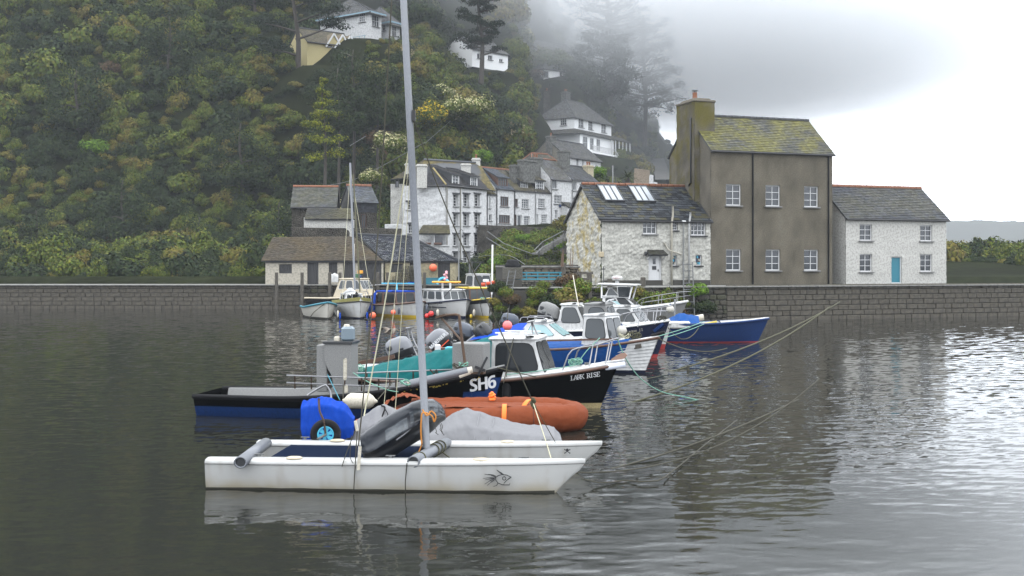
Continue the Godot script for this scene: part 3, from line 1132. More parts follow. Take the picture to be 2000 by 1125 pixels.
func sheds() -> void:
	var X := Vector3(1, 0, 0)
	# right shed with the wet hipped slate roof
	var D := 94.0
	var x0 := at_x(752, D)
	var w := at_x(889, D) - x0
	var s := thing("fish_shed", "low cream fish shed under a wide wet black slate roof, tallest mast before it", "shed", Vector3(x0, 1.98, -D))
	var o := Vector3(x0, 1.98, -D)
	var hs := []
	for a in [[762, 515, 787, 532], [800, 513, 822, 556.5], [855, 512, 879, 556.5]]:
		var r := wall_rect(a, o, X)
		r.position.y = maxf(r.position.y, 0.0)
		hs.append(r)
	var b := B.new()
	wall(b, Vector3.ZERO, X, w, 1.95, hs, {"amp": 0.01, "step": 0.4, "tone": cream})
	obj("front_wall", b, mats["cream wash"], s)
	for r in hs:
		var p := B.new()
		var nb := 4
		for i in nb:
			p.box(Vector3(r.position.x + r.size.x * (i + 0.5) / nb, r.position.y + r.size.y * 0.5, -0.16), Vector3(r.size.x / nb - 0.015, r.size.y, 0.05), Basis(), 0.006)
		obj("door", p, mats["dark timber"], s)
	b = B.new()
	wall(b, Vector3(w, 0, 0), Vector3(0, 0, -1), 8, 1.95, [], {"amp": 0.0, "step": 1.0})
	obj("side_wall", b, mats["cream wash"], s)
	b = B.new()
	b.box(Vector3(w * 0.5, 1.9, 0.12), Vector3(w + 0.5, 0.16, 0.1))
	obj("fascia", b, mats["dark timber"], s)
	var wet := {"sw": 0.3, "sh": 0.2, "base": Color(0.03, 0.033, 0.042), "moss": 0.06, "slatemat": "wet slate"}
	var tl := P(698, 458, 98.5) - o
	var tr := P(800, 462, 98.5) - o
	roof_plane(s, Vector3(-0.05, 1.98, 0.3), Vector3(w + 0.3, 1.98, 0.3), tr, tl, wet)
	roof_plane(s, Vector3(w + 0.3, 1.98, 0.3), Vector3(w + 0.3, 1.98, -9), tr + Vector3(0, 0, -0.4), tr, wet)
	var hb := B.new(true)
	hb.tube([tl + Vector3(0, 0.05, 0), tr + Vector3(0, 0.05, 0), Vector3(w + 0.3, 2.02, 0.3)], 0.09, 6)
	obj("ridge", hb, mats["slate base"], s)
	# left shed
	var xl := at_x(520, D)
	var wl := x0 - xl
	var s2 := thing("fish_shed", "long low shed with a mossy brown slate roof at the left edge of the quay", "shed", Vector3(xl, 1.98, -D + 0.3))
	var o2 := Vector3(xl, 1.98, -D + 0.3)
	hs = []
	for a in [[642, 513, 659, 535], [670, 512, 694, 556], [699, 512, 745, 556], [600, 513, 622, 556], [545, 516, 570, 534]]:
		var r := wall_rect(a, o2, X)
		r.position.y = maxf(r.position.y, 0.0)
		hs.append(r)
	b = B.new()
	wall(b, Vector3.ZERO, X, wl - 0.1, 1.95, hs, {"amp": 0.01, "step": 0.4})
	obj("front_wall", b, mat("grey wash", Color(0.36, 0.33, 0.27), 0.9, {"vary": "stain", "scale": 0.4}), s2)
	for r in hs:
		var p := B.new()
		for i in 5:
			p.box(Vector3(r.position.x + r.size.x * (i + 0.5) / 5.0, r.position.y + r.size.y * 0.5, -0.18), Vector3(r.size.x / 5.0 - 0.015, r.size.y, 0.05), Basis(), 0.006)
		obj("door", p, mats["dark timber"], s2)
	b = B.new()
	b.box(Vector3(wl * 0.5, 1.9, 0.12), Vector3(wl - 0.1, 0.16, 0.1))
	obj("fascia", b, mats["dark timber"], s2)
	roof_plane(s2, Vector3(-0.3, 1.98, 0.3), Vector3(wl - 0.1, 1.98, 0.3), P(690, 462, 98.3) - o2, Vector3(-0.3, 4.05, -4.3), {"sw": 0.26, "sh": 0.17, "base": Color(0.10, 0.082, 0.058), "moss": 0.55, "mosscol": Color(0.15, 0.11, 0.055)})
	# the slate-hung workshop above, and its neighbour at the left edge
	var g := thing("slate_hung_house", "small slate-hung workshop with a stone ground floor above the sheds", "house", P(690, 462, 106), 0.42)
	var oo := P(690, 462, 106)
	var uu := Vector3(cos(0.42), 0, -sin(0.42))
	var ww := on_wall(736, 440, oo, uu).x
	b = B.new()
	var r1 := wall_rect([706, 418, 716, 455], oo, uu)
	wall(b, Vector3(0, -2.5, 0), X, ww, 4.9, [Rect2(r1.position.x, r1.position.y + 2.5, r1.size.x, r1.size.y)], {"amp": 0.05, "step": 0.25})
	obj("stone_wall", b, mats["rubble stone"], g)
	window(g, Vector3.ZERO, X, r1, 2, 1, {"frame": "brown timber", "glass": "glass grey", "sill": false})
	b = B.new()
	slates(b, Vector3(0, 2.3, 0.05), Vector3(ww, 2.3, 0.05), Vector3(ww, 3.3, 0.05), Vector3(0, 3.3, 0.05), 0.25, 0.17, Color(0.05, 0.052, 0.058))
	stuff(obj("slate_hanging", b, mats["slate"], g))
	b = B.new()
	b.box(Vector3(ww * 0.5, 2.8, -2.1), Vector3(ww - 0.05, 1.1, 4.1))
	obj("upper_wall", b, mats["slate base"], g)
	b = B.new()
	wall(b, Vector3(0, -2.5, -4.2), Vector3(0, 0, 1), 4.2, 5.7, [], {"amp": 0.02, "step": 0.4, "gable": 1.7})
	var sb := B.new()
	wall(sb, Vector3(-0.04, -2.5, -4.2), Vector3(0, 0, 1), 4.2, 4.6, [], {"amp": 0.02, "step": 0.4})
	obj("rendered_wall", sb, mats["old limewash"], g)
	obj("side_wall", b, mat("slate wall", Color(0.07, 0.068, 0.066), 0.7, {"vary": "blotch", "scale": 0.6}), g)
	roof_plane(g, Vector3(-0.1, 3.2, 0.3), Vector3(ww + 0.1, 3.2, 0.3), Vector3(ww + 0.1, 4.95, -2.1), Vector3(-0.1, 4.95, -2.1), {"base": Color(0.11, 0.12, 0.135), "moss": 0.1})
	roof_plane(g, Vector3(ww + 0.1, 3.2, -4.4), Vector3(-0.1, 3.2, -4.4), Vector3(-0.1, 4.95, -2.1), Vector3(ww + 0.1, 4.95, -2.1), {"base": Color(0.11, 0.12, 0.135)})
	ridge_tiles(g, Vector3(-0.1, 5.0, -2.1), Vector3(ww + 0.1, 5.0, -2.1), "terracotta")
	house("stone_house", "grey stone house with a slate roof at the left edge above the sheds", P(570, 462, 104) + Vector3(0, -2, 0), 0.1, at_x(655, 104) - at_x(570, 104), 5.0, 4.9, 1.9, [[632, 402, 646, 420, 2, 2, {"frame": "dark timber"}]], {"wall": "rubble stone", "roof": {"base": Color(0.10, 0.105, 0.105), "moss": 0.35}, "amp": 0.05})
	var ln := thing("lean_to", "lean-to with a dark slate roof and a pale wall at the left edge", "shed", P(600, 457, 101.5), 0.05)
	b = B.new()
	b.box(Vector3(1.9, 0.3, -0.8), Vector3(4.4, 2.4, 1.6))
	obj("wall", b, mats["old limewash"], ln)
	roof_plane(ln, Vector3(-0.2, 1.35, 0.3), Vector3(4.4, 1.35, 0.3), Vector3(3.9, 2.4, -1.6), Vector3(-0.2, 2.4, -1.6), {"base": Color(0.055, 0.055, 0.05), "moss": 0.5})
	var gw := thing("garden_wall", "rough stone garden wall stepping down beside the tall white house", "wall", P(700, 462, 102), 0.3)
	b = B.new()
	wall(b, Vector3(-6, -3, 0), X, 10, 3.6, [], {"amp": 0.1, "step": 0.3, "freq": 1.8})
	b.box(Vector3(-1, 0.65, -0.3), Vector3(10, 0.25, 0.6), Basis(), 0.05)
	obj("face", b, mats["rubble stone"], gw)

func white_tenement() -> void:
	var Bc := Vector3(at_x(870, 120), 2.4, -120)
	var A := Vector3(at_x(786, 120.5), 2.4, -120.6)
	var C := Vector3(at_x(950, 126.4), 2.4, -126.4)
	var t := thing("tenement", "tall four-storey white painted harbour house with rows of sash windows", "house", Bc)
	var uL := (Bc - A).normalized()
	var wL := (Bc - A).length()
	var uR := (C - Bc).normalized()
	var wR := (C - Bc).length()
	var ev := 9.75
	# left face
	var hL := []
	for a in [[795, 394, 806, 410], [797, 437, 806, 456], [786, 330, 790, 345]]:
		var r := wall_rect(a, A, uL)
		r.size.x = maxf(r.size.x, 0.55)
		hL.append(r)
	hL.resize(2)
	var b := B.new()
	wall(b, A - Bc, uL, wL, ev, hL, {"amp": 0.09, "step": 0.2, "freq": 1.15})
	obj("left_wall", b, mats["limewash"], t)
	for r in hL:
		window(t, A - Bc, uL, r, 2, 3, {"lintel": true})
	# right face
	var hR := []
	for col in [[884.5, 895], [904.5, 916], [926, 937]]:
		for row in [[379, 403], [417, 441], [457, 480], [493, 513]]:
			hR.append(wall_rect([col[0], row[0], col[1], row[1]], Bc, uR))
	b = B.new()
	wall(b, Vector3.ZERO, uR, wR, ev, hR, {"amp": 0.04, "step": 0.2, "freq": 1.3, "reveal": 0.35})
	obj("right_wall", b, mats["limewash"], t)
	for r in hR:
		window(t, Vector3.ZERO, uR, r, 2, 4, {"lintel": true, "recess": 0.3})
	for s in [[C - Bc, Vector3(-0.834, 0, -0.551), 7.0], [A - Bc + Vector3(-0.3, 0, -7), Vector3(0, 0, 1).rotated(Vector3.UP, 0.04), 7.0]]:
		b = B.new()
		wall(b, s[0], s[1], s[2], ev, [], {"amp": 0.03, "step": 0.5})
		obj("end_wall", b, mats["limewash"], t)
	# lower dark slate roof with its hip, and the mossy roof above it
	var dark := {"base": Color(0.045, 0.045, 0.055), "moss": 0.12, "sw": 0.3, "sh": 0.2}
	var hip := P(846, 329, 122) - Bc
	var hip2 := P(925, 338, 128.5) - Bc
	var el := P(826, 362, 120) - Bc
	var eB := Vector3(0.1, ev, 0.25)
	var eC := uR * (wR + 0.2) + Vector3(0, ev, 0) + Vector3(0.2, 0, 0.14)
	roof_plane(t, el, eB, hip, hip - uL * 0.3, dark)
	roof_plane(t, eB, eC, hip2, hip, dark)
	var hb := B.new(true)
	hb.tube([eB + Vector3(0, 0.05, 0), hip + Vector3(0, 0.05, 0)], 0.1, 6)
	obj("hip_ridge", hb, mat("mossy ridge", Color(0.2, 0.16, 0.06), 0.9), t)
	var mossy := {"base": Color(0.16, 0.135, 0.085), "moss": 0.75, "mosscol": Color(0.23, 0.185, 0.06), "sw": 0.28, "sh": 0.19}
	var m1 := P(815, 345, 122.6) - Bc
	var m2 := P(968, 380, 128) - Bc
	var m3 := P(937, 320, 131) - Bc
	var m4 := P(828, 313, 127) - Bc
	roof_plane(t, m1, m2 + Vector3(0, 0.4, 0), m3, m4, mossy)
	roof_plane(t, P(764, 350, 123) - Bc, m1, m4, m4 - Vector3(0.1, 0, 0), mossy.merged({"base": Color(0.09, 0.085, 0.075), "moss": 0.4}, true))
	hb = B.new(true)
	hb.tube([m4 + Vector3(0, 0.1, 0), m3 + Vector3(0, 0.1, 0)], 0.13, 6)
	obj("ridge", hb, mat("lead grey", Color(0.07, 0.075, 0.085), 0.6), t)
	# dormers on the right face
	var dr := Node3D.new()
	dr.name = "dormers"
	t.add_child(dr)
	dr.rotation.y = atan2(-uR.z, uR.x)
	var q0 := on_wall(887, 360, Bc, uR)
	var q1 := on_wall(896, 360, Bc, uR)
	dormer(dr, q0.x - 0.2, q1.x + 0.3, ev + 0.15, ev + 1.35, -0.15, -3.4, ev + 2.5, {"nx": 2, "ny": 3, "base": Color(0.06, 0.06, 0.075)})
	q0 = on_wall(920, 360, Bc, uR)
	q1 = on_wall(934, 360, Bc, uR)
	dormer(dr, q0.x, q1.x, ev + 0.1, ev + 1.35, -0.1, -3.4, ev + 2.4, {"nx": 3, "ny": 2, "base": Color(0.06, 0.06, 0.075)})
	# chimneys
	chimney(t, P(824, 368, 119.6) - Bc, 1.05, 0.7, 2.3, "old limewash", 0)
	chimney(t, P(910, 350, 127) - Bc, 1.1, 0.7, 1.5, "old limewash", 0)
	chimney(t, P(930, 326, 131) - Bc, 0.95, 0.8, 0.75, "old limewash", 1)
	# left wing, set back
	var W := Vector3(at_x(763, 124), 2.4, -124)
	var ww := at_x(790, 123) - at_x(763, 124)
	b = B.new()
	var rw := wall_rect([772, 352, 779, 366], W, Vector3(1, 0, 0))
	wall(b, W - Bc, Vector3(1, 0, 0), ww, 10.2, [rw], {"amp": 0.08, "step": 0.25, "freq": 1.2})
	wall(b, W - Bc + Vector3(0, 0, -5), Vector3(0, 0, 1), 5, 10.2, [], {"amp": 0.05, "step": 0.5})
	obj("wing_wall", b, mats["old limewash"], t)
	window(t, W - Bc, Vector3(1, 0, 0), rw, 1, 1, {"frame": "dark timber", "sill": false})
	b = B.new()
	b.box(P(795, 438, 121.5) - Bc + Vector3(-1.3, -1.9, -0.6), Vector3(2.2, 3.8, 1.6), Basis(), 0.05)
	obj("wing_wall", b, mats["limewash"], t)
	chimney(t, P(797, 350, 124) - Bc, 0.6, 0.6, 1.5, "old limewash", 0)
	# balcony with a stone slate roof on the left face
	var k := P(818, 462, 118.6) - Bc
	var bw := at_x(878, 118.6) - at_x(818, 118.6)
	b = B.new()
	for s in [0.1, bw * 0.5, bw - 0.1]:
		b.box(k + Vector3(s, -0.3, 0.0), Vector3(0.09, 1.25, 0.09))
	b.box(k + Vector3(bw * 0.5, 0.25, 0), Vector3(bw, 0.14, 0.12))
	b.box(k + Vector3(bw * 0.5, -0.95, 0), Vector3(bw, 0.12, 0.12))
	var bal := obj("balcony", b, mats["window white"], t)
	b = B.new()
	b.box(k + Vector3(bw * 0.5, -2.2, -0.5), Vector3(bw, 2.4, 0.9))
	obj("balcony_wall", b, mats["limewash"], bal)
	b = B.new()
	b.box(k + Vector3(bw * 0.62, -0.35, -0.5), Vector3(bw * 0.3, 1.1, 0.1))
	obj("opening", b, mats["glass dark"], bal)
	for s in [0.28, 0.62]:
		b = B.new()
		b.box(k + Vector3(bw * s, -0.75, 0.2), Vector3(0.8, 0.22, 0.25), Basis(), 0.02)
		obj("flower_box", b, mats["brown timber"], bal)
	roof_plane(t, k + Vector3(-0.1, 0.3, 0.35), k + Vector3(bw + 0.1, 0.3, 0.35), k + Vector3(bw - 0.1, 1.25, -1.1), k + Vector3(0.35, 1.25, -1.1), {"base": Color(0.12, 0.11, 0.08), "moss": 0.6, "called": "balcony_roof"})
	for px in [871.5, 898]:
		var a := on_wall(px, 372, Bc, uR)
		pipe(t, [uR * a.x + Vector3(0.1, ev - 0.1, 0.12), uR * a.x + Vector3(0.1, 0.1, 0.12)], "fender white", 0.06)
	pipe(t, [el + Vector3(0, -0.05, 0.1), eB + Vector3(0.05, -0.05, 0.1), eC + Vector3(0.1, -0.05, 0.06)], "dark timber", 0.08, "gutter")

func row_x(px: float) -> float:
	return on_wall(px, 400, R0, RU).x

func terrace_row() -> void:
	var yaw := 0.8726
	var brown := {"frame": "brown timber", "glass": "glass grey"}
	var wht := {"glass": "glass grey"}
	var g := "white cottages in the row above the retaining wall"
	var spec := [
		{"n": "narrow white end cottage with slit windows and a mossy roof", "x": [949, 968], "y": [442, 378], "rise": 1.6, "wins": [[955, 385, 957.5, 407, 1, 3, wht], [955, 418, 960, 431, 1, 1, {"sill": true}]], "roof": {"base": Color(0.15, 0.13, 0.08), "moss": 0.7}, "ridge": "slate base"},
		{"n": "white row cottage with brown window frames and a brown dormer", "x": [968, 1003], "y": [442, 368], "rise": 2.5, "wins": [[977, 384, 993, 403, 4, 1, brown], [974, 420, 996, 436, 5, 1, brown]], "roof": {"base": Color(0.11, 0.125, 0.15), "moss": 0.05}, "ridge": "terracotta", "dorm": [975, 995, 347, 369, "brown timber", "brown timber"]},
		{"n": "white row cottage with a brown front door and a grey casement dormer", "x": [1003, 1044], "y": [441, 371], "rise": 2.5, "wins": [[1019, 389, 1033, 407, 3, 4, wht], [1023, 422, 1034, 440, 3, 4, wht], [1005, 388, 1011.5, 404, 2, 1, brown], [1003.5, 419, 1009, 441, 1, 1, {"frame": "brown timber", "glass": "brown timber", "sill": false, "called": "door"}], [1010.5, 420, 1019, 441, 1, 1, {"sill": false, "glass": "glass grey"}]], "roof": {"base": Color(0.14, 0.125, 0.10), "moss": 0.5}, "ridge": "terracotta", "dorm": [1019, 1035, 354, 373, "slate base", "grey paint"]},
		{"n": "white row cottage with a white door and a wide white dormer", "x": [1044, 1075], "y": [438, 374], "rise": 2.4, "wins": [[1051, 388, 1064, 406, 4, 4, wht], [1057, 419, 1068, 435, 4, 4, wht], [1044.5, 418, 1051, 438, 1, 2, {"sill": false, "called": "door", "glass": "window white"}]], "roof": {"base": Color(0.09, 0.085, 0.08), "moss": 0.4}, "ridge": "terracotta", "dorm": [1049, 1066, 353, 373, "slate base", "window white"]},
		{"n": "tall white row house with an arched upper window and a porch", "x": [1075, 1116], "y": [434, 350], "rise": 2.6, "wins": [[1078, 350.5, 1088, 369, 3, 1, wht], [1082, 381, 1097, 398, 5, 3, wht], [1083.5, 410, 1089, 427, 2, 2, wht]], "roof": {"base": Color(0.14, 0.14, 0.145), "moss": 0.25}, "ridge": "terracotta"},
		{"n": "white row house half hidden by the stone gable, with tall windows", "x": [1116, 1168], "y": [430, 352], "rise": 2.0, "wins": [[1117, 354.5, 1126, 372, 3, 1, wht], [1117, 385, 1127, 403, 3, 1, wht], [1141, 356, 1152, 363, 4, 1, wht]], "roof": {"base": Color(0.10, 0.105, 0.12), "moss": 0.15}, "ridge": "slate base"}]
	for s in spec:
		var a := row_x(s.x[0])
		var z := row_x(s.x[1])
		var o := R0 + RU * a
		o.y = R0.y + on_wall((s.x[0] + s.x[1]) * 0.5, s.y[0], R0, RU).y - 0.3
		var ev: float = R0.y + on_wall((s.x[0] + s.x[1]) * 0.5, s.y[1], R0, RU).y - o.y
		var h := house("row_cottage", s.n, o, yaw, z - a, 5.2, ev, s.rise, s.wins, {"group": g, "roof": s.roof.merged({"sw": 0.3, "sh": 0.21}), "ridge": s.ridge, "step": 0.35, "amp": 0.03, "over": 0.12, "verge": 0.0})
		pipe(h, [Vector3(0.12, ev, 0.1), Vector3(0.12, 0.1, 0.1)], "dark timber" if s.x[0] < 1010 else "window white", 0.06)
		if s.has("dorm"):
			var d: Array = s.dorm
			var p := on_wall(d[0], d[3], o, RU)
			var q := on_wall(d[1], d[2], o, RU)
			dormer(h, p.x, q.x, maxf(ev - 0.15, on_wall(d[0], d[3], o, RU).y), q.y, -0.25, -2.6, ev + s.rise - 0.05, {"cheek": d[4], "front": d[5], "frame": "brown timber" if d[5] == "brown timber" else "window white", "base": s.roof.base, "moss": s.roof.moss})
		if s.x[0] == 1075:
			var pp := wall_rect([1096, 404, 1113, 428], o, RU)
			var b := B.new()
			b.box(Vector3(pp.position.x + pp.size.x * 0.5, pp.position.y + pp.size.y * 0.5, 0.5), Vector3(pp.size.x, pp.size.y, 1.0))
			var po := obj("porch", b, mats["white paint"], h)
			roof_plane(po, Vector3(pp.position.x - 0.15, pp.end.y - 0.1, 1.2), Vector3(pp.end.x + 0.15, pp.end.y - 0.1, 1.2), Vector3(pp.end.x, pp.end.y + 0.6, 0.02), Vector3(pp.position.x, pp.end.y + 0.6, 0.02), {"called": "porch_roof", "base": Color(0.13, 0.125, 0.115)})
			var db := B.new()
			db.box(Vector3(pp.position.x + pp.size.x * 0.5, pp.position.y + 1.0, 1.01), Vector3(pp.size.x * 0.5, 1.9, 0.03))
			obj("door", db, mats["glass grey"], po)
			var pb := B.new(true)
			pb.lathe(Vector3(pp.position.x - 0.35, pp.end.y + 0.1, 0.12), [[0.0, 0], [0.22, 0], [0.22, 0.03], [0, 0.03]], 14, Basis(Vector3(1, 0, 0), -PI / 2) * Basis(Vector3(1, 0, 0), PI))
			obj("plaque", pb, mats["blue paint"], h)
	for c in [[1028, 338, 134, 2.2, 1.0, 1.5, "chimney grey", 0, "widest grey chimney stack over the two dormers"], [1046, 336, 138, 1.8, 1.0, 1.7, "chimney grey", 2, "wide grey chimney stack with two pots left of the red ridge"], [1101, 345, 142, 1.4, 1.0, 3.2, "chimney grey", 0, "tall grey chimney stack right of the red ridged row roof"], [1149, 345, 146, 1.2, 0.9, 1.4, "cream wash", 2, "cream chimney stack with red pots at the right end of the row"], [1005, 338, 133.5, 1.1, 0.8, 0.9, "chimney grey", 0, "small low chimney stack over the brown dormer"]]:
		var t := thing("chimney_stack", c[8], "chimney", P(c[0], c[1], c[2]), 0.8726, "chimney stacks of the cottage row")
		chimney(t, Vector3(0, -1.2, 0), c[3], c[4], c[5] + 1.0, c[6], c[7])
	# dark hipped roof behind the row
	house("roof_house", "grey house with a mossy hipped roof and red ridge behind the row", P(1040, 345, 152) + Vector3(0, -3, 0), 0.7, 7.0, 5.0, 4.2, 2.3, [], {"hip": 2.0, "wall": "chimney grey", "roof": {"base": Color(0.13, 0.125, 0.11), "moss": 0.5}, "ridge": "terracotta", "hip_mat": "terracotta", "step": 0.8})

func hill_houses() -> void:
	# long white house above the row
	var o := P(1106, 346, 158)
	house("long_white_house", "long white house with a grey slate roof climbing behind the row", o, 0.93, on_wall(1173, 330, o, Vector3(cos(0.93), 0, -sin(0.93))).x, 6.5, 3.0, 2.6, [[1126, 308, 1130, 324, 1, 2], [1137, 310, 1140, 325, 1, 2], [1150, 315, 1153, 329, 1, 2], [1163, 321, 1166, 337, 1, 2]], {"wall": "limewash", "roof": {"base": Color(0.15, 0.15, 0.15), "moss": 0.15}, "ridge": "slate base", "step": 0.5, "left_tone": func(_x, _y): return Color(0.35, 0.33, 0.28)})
	var t := thing("chimney_stack", "mossy square chimney on the grey gable below the villa", "chimney", P(1076, 290, 160), 0.93)
	chimney(t, Vector3(0, -1.5, 0), 1.2, 1.0, 3.0, "chimney grey", 1)
	# villa with veranda
	o = P(1122, 298, 180)
	var yaw := 1.0
	var u := Vector3(cos(yaw), 0, -sin(yaw))
	var w := on_wall(1194, 270, o, u).x
	var ev := on_wall(1122, 226, o, u).y
	var v := house("villa", "white hip-roofed villa with a veranda and balcony on the hillside", o, yaw, w, 7.0, ev, 3.3, [[1130, 230, 1140.5, 249, 2, 3], [1149, 235, 1158, 253, 2, 3], [1174.5, 240, 1184, 259, 2, 3]], {"hip": 3.2, "roof": {"base": Color(0.19, 0.19, 0.19), "moss": 0.12, "sw": 0.35, "sh": 0.25}, "ridge": "slate base", "over": 0.35, "wall": "villa white", "amp": 0.0, "step": 0.8})
	var sl := Vector3(-sin(yaw), 0, -cos(yaw))
	var so := o + sl * 7.0
	var wr := wall_rect([1095, 229, 1107, 245], so, -sl)
	window(v, Vector3(0, 0, -7) + Vector3(-0.02, 0, 0), Vector3(0, 0, 1), wr, 3, 3, {"recess": -0.03})
	var vr := {"base": Color(0.15, 0.148, 0.14), "moss": 0.2, "called": "veranda_roof"}
	var y1 := ev - 2.05
	var y0 := y1 - 0.9
	roof_plane(v, Vector3(-1.6, y0, 1.6), Vector3(w + 4.5, y0, 1.6), Vector3(w + 3.6, y1, 0.05), Vector3(-0.05, y1, 0.05), vr)
	roof_plane(v, Vector3(-1.6, y0, -7.5), Vector3(-1.6, y0, 1.6), Vector3(-0.05, y1, 0.05), Vector3(-0.05, y1, -7.5), vr)
	var b := B.new()
	b.box(Vector3(w * 0.5 - 0.6, (y0 - 0.1) * 0.5, 0.55), Vector3(w - 1.0, y0, 1.0))
	obj("veranda_wall", b, mats["villa white"], v)
	for a in [[0.8, 1.5], [3.2, 1.2], [5.4, 1.2]]:
		window(v, Vector3(a[0], 0.7, 1.06), Vector3(1, 0, 0), Rect2(0, 0, a[1], y0 - 1.0), 2, 2, {"recess": -0.02, "glass": "glass grey", "sill": false})
	window(v, Vector3(-0.06, 0.8, -5), Vector3(0, 0, 1), Rect2(0, 0, 2.2, 1.4), 3, 2, {"recess": -0.02, "glass": "glass grey"})
	for i in 6:
		b = B.new()
		b.box(Vector3(lerpf(w - 2.5, w + 4.2, i / 5.0), y0 * 0.5, 1.4), Vector3(0.16, y0, 0.16))
		obj("veranda_post", b, mats["window white"], v)
	b = B.new()
	b.box(Vector3(w * 0.5 + 1.5, -0.12, 1.6), Vector3(w + 5.5, 0.24, 3.4))
	b.box(Vector3(w + 2.0, -1.7, 1.2), Vector3(6.0, 3.2, 3.0))
	obj("terrace", b, mats["villa white"], v)
	b = B.new()
	for i in 30:
		b.box(Vector3(0.3 + i * 0.24, 0.5, 3.2), Vector3(0.05, 0.9, 0.05))
	b.box(Vector3(3.8, 0.97, 3.2), Vector3(7.4, 0.07, 0.09))
	obj("balustrade", b, mats["window white"], v)
	b = B.new()
	for i in 10:
		b.bar(Vector3(7.6 + i * 0.42, 0.0 - i * 0.3, 3.4), Vector3(7.6 + i * 0.42, 0.95 - i * 0.3, 3.4), 0.05, 0.05)
	b.bar(Vector3(7.5, 0.97, 3.4), Vector3(11.6, -1.9, 3.4), 0.08, 0.08)
	b.bar(Vector3(7.5, -0.1, 3.4), Vector3(11.6, -3.0, 3.4), 0.3, 0.3)
	obj("stair_rail", b, mats["window white"], v)
	chimney(v, Vector3(5.0, ev + 1.6, -4.5), 1.5, 1.0, 3.0, "chimney grey", 2)
	t = thing("chimney_stack", "tall rough stone chimney with a red pot left of the villa", "chimney", P(1068, 216, 186))
	chimney(t, Vector3(0, -2, 0), 1.1, 1.0, 5.0, "rubble stone", 1)
	# blue-trimmed houses at the top left
	for a in [[723, 76, 160, 0.95, 22, [[727, 30, 741, 52, 3, 2]], 672, "white hillside house with pale blue trim and a grey hipped roof, top left", [[702, 26, 714, 43, 3, 3]]], [764, 82, 163, 0.95, 42, [[766, 50, 775, 70, 3, 2]], 741, "smaller white house with blue trim behind the tall mast, upper left", [[748, 48, 754, 60, 2, 2]]]]:
		o = P(a[0], a[1], a[2])
		yaw = a[3]
		u = Vector3(cos(yaw), 0, -sin(yaw))
		w = on_wall(a[0] + (22 if a[0] == 723 else 17), 50, o, u).x
		ev = on_wall(a[0], a[4], o, u).y
		var dp := 10.0 if a[0] == 723 else 6.0
		var hh := house("hillside_house", a[7], o, yaw, w, dp, ev, 2.6, a[5], {"hip": minf(3.0, w * 0.4), "wall": "limewash", "roof": {"base": Color(0.19, 0.19, 0.19), "moss": 0.05}, "ridge": "slate base", "over": 0.6, "gutter": "grey paint", "amp": 0.0, "step": 0.6})
		sl = Vector3(-sin(yaw), 0, -cos(yaw))
		so = o + sl * dp
		for k in a[8]:
			wr = wall_rect(k, so, -sl)
			window(hh, Vector3(-0.02, 0, -dp), Vector3(0, 0, 1), wr, k[4], k[5], {"recess": -0.03, "frame": "window white"})
		b = B.new()
		b.box(Vector3(w * 0.5, ev - 0.15, 0.5), Vector3(w + 1.0, 0.22, 0.08))
		b.box(Vector3(-0.55, ev - 0.15, -dp * 0.5), Vector3(0.08, 0.22, dp + 1.0))
		obj("fascia", b, mat("pale blue paint", Color(0.17, 0.27, 0.33), 0.7), hh)
		b = B.new()
		for i in 9:
			b.box(Vector3(-1.2, -0.2, -i * 0.9), Vector3(0.06, 1.0, 0.06))
		b.box(Vector3(-1.2, 0.3, -4), Vector3(0.06, 0.07, 8.5))
		obj("railing", b, mat("pale blue paint"), hh)
	# yellow house with three gablets
	o = P(600, 128, 152)
	yaw = 0.62
	u = Vector3(cos(yaw), 0, -sin(yaw))
	w = on_wall(690, 110, o, u).x
	ev = on_wall(600, 66, o, u).y - 0.9
	var ye := house("yellow_house", "pale yellow house with a row of three white-edged gablets at the left edge", o, yaw, w, 6.0, ev, 2.2, [[640, 82, 650, 92, 2, 2], [662, 90, 667, 98, 1, 2], [640, 112, 652, 122, 2, 2], [661, 116, 668, 124, 2, 2]], {"wall": "yellow wash", "roof": {"base": Color(0.17, 0.15, 0.11), "moss": 0.3}, "amp": 0.0, "step": 0.6, "ridge": "slate base"})
	for px in [651, 668, 683]:
		var p := on_wall(px, 95, o, u)
		b = B.new()
		b.slab([[-1.0, 0.0], [1.0, 0.0], [0.0, 1.5]], Vector3(p.x, ev - 0.3, 0.16), Basis(), 2.6)
		var gb := obj("gablet", b, mats["yellow wash"], ye)
		b = B.new()
		for s in [-1, 1]:
			b.bar(Vector3(p.x + s * 1.25, ev - 0.6, 0.25), Vector3(p.x, ev + 1.35, 0.25), 0.12, 0.2)
		obj("bargeboard", b, mats["window white"], gb)
		b = B.new()
		for s in [-1, 1]:
			b.quad(Vector3(p.x + s * 1.3, ev - 0.58, 0.3), Vector3(p.x, ev + 1.5, 0.3), Vector3(p.x, ev + 1.5, -2.6), Vector3(p.x + s * 1.3, ev - 0.58, -2.6))
		obj("gablet_roof", b, mat("lichen slate", Color(0.2, 0.155, 0.09), 0.8, {"vary": "blotch", "scale": 0.6}), gb)
	var px0 := on_wall(655, 110, o, u).x
	b = B.new()
	b.box(Vector3(px0 + 1.7, 0.6, 1.1), Vector3(3.2, 1.9, 2.2))
	var bay := obj("bay", b, mats["yellow wash"], ye)
	window(bay, Vector3(px0 + 0.6, 0.4, 2.22), Vector3(1, 0, 0), Rect2(0, 0, 1.6, 0.8), 4, 1, {"recess": -0.03, "sill": false})
	roof_plane(ye, Vector3(px0 - 0.3, 1.5, 2.6), Vector3(px0 + 3.9, 1.5, 2.6), Vector3(px0 + 2.9, 2.7, 0.05), Vector3(px0 + 0.6, 2.7, 0.05), {"base": Color(0.11, 0.10, 0.085), "called": "bay_roof"})
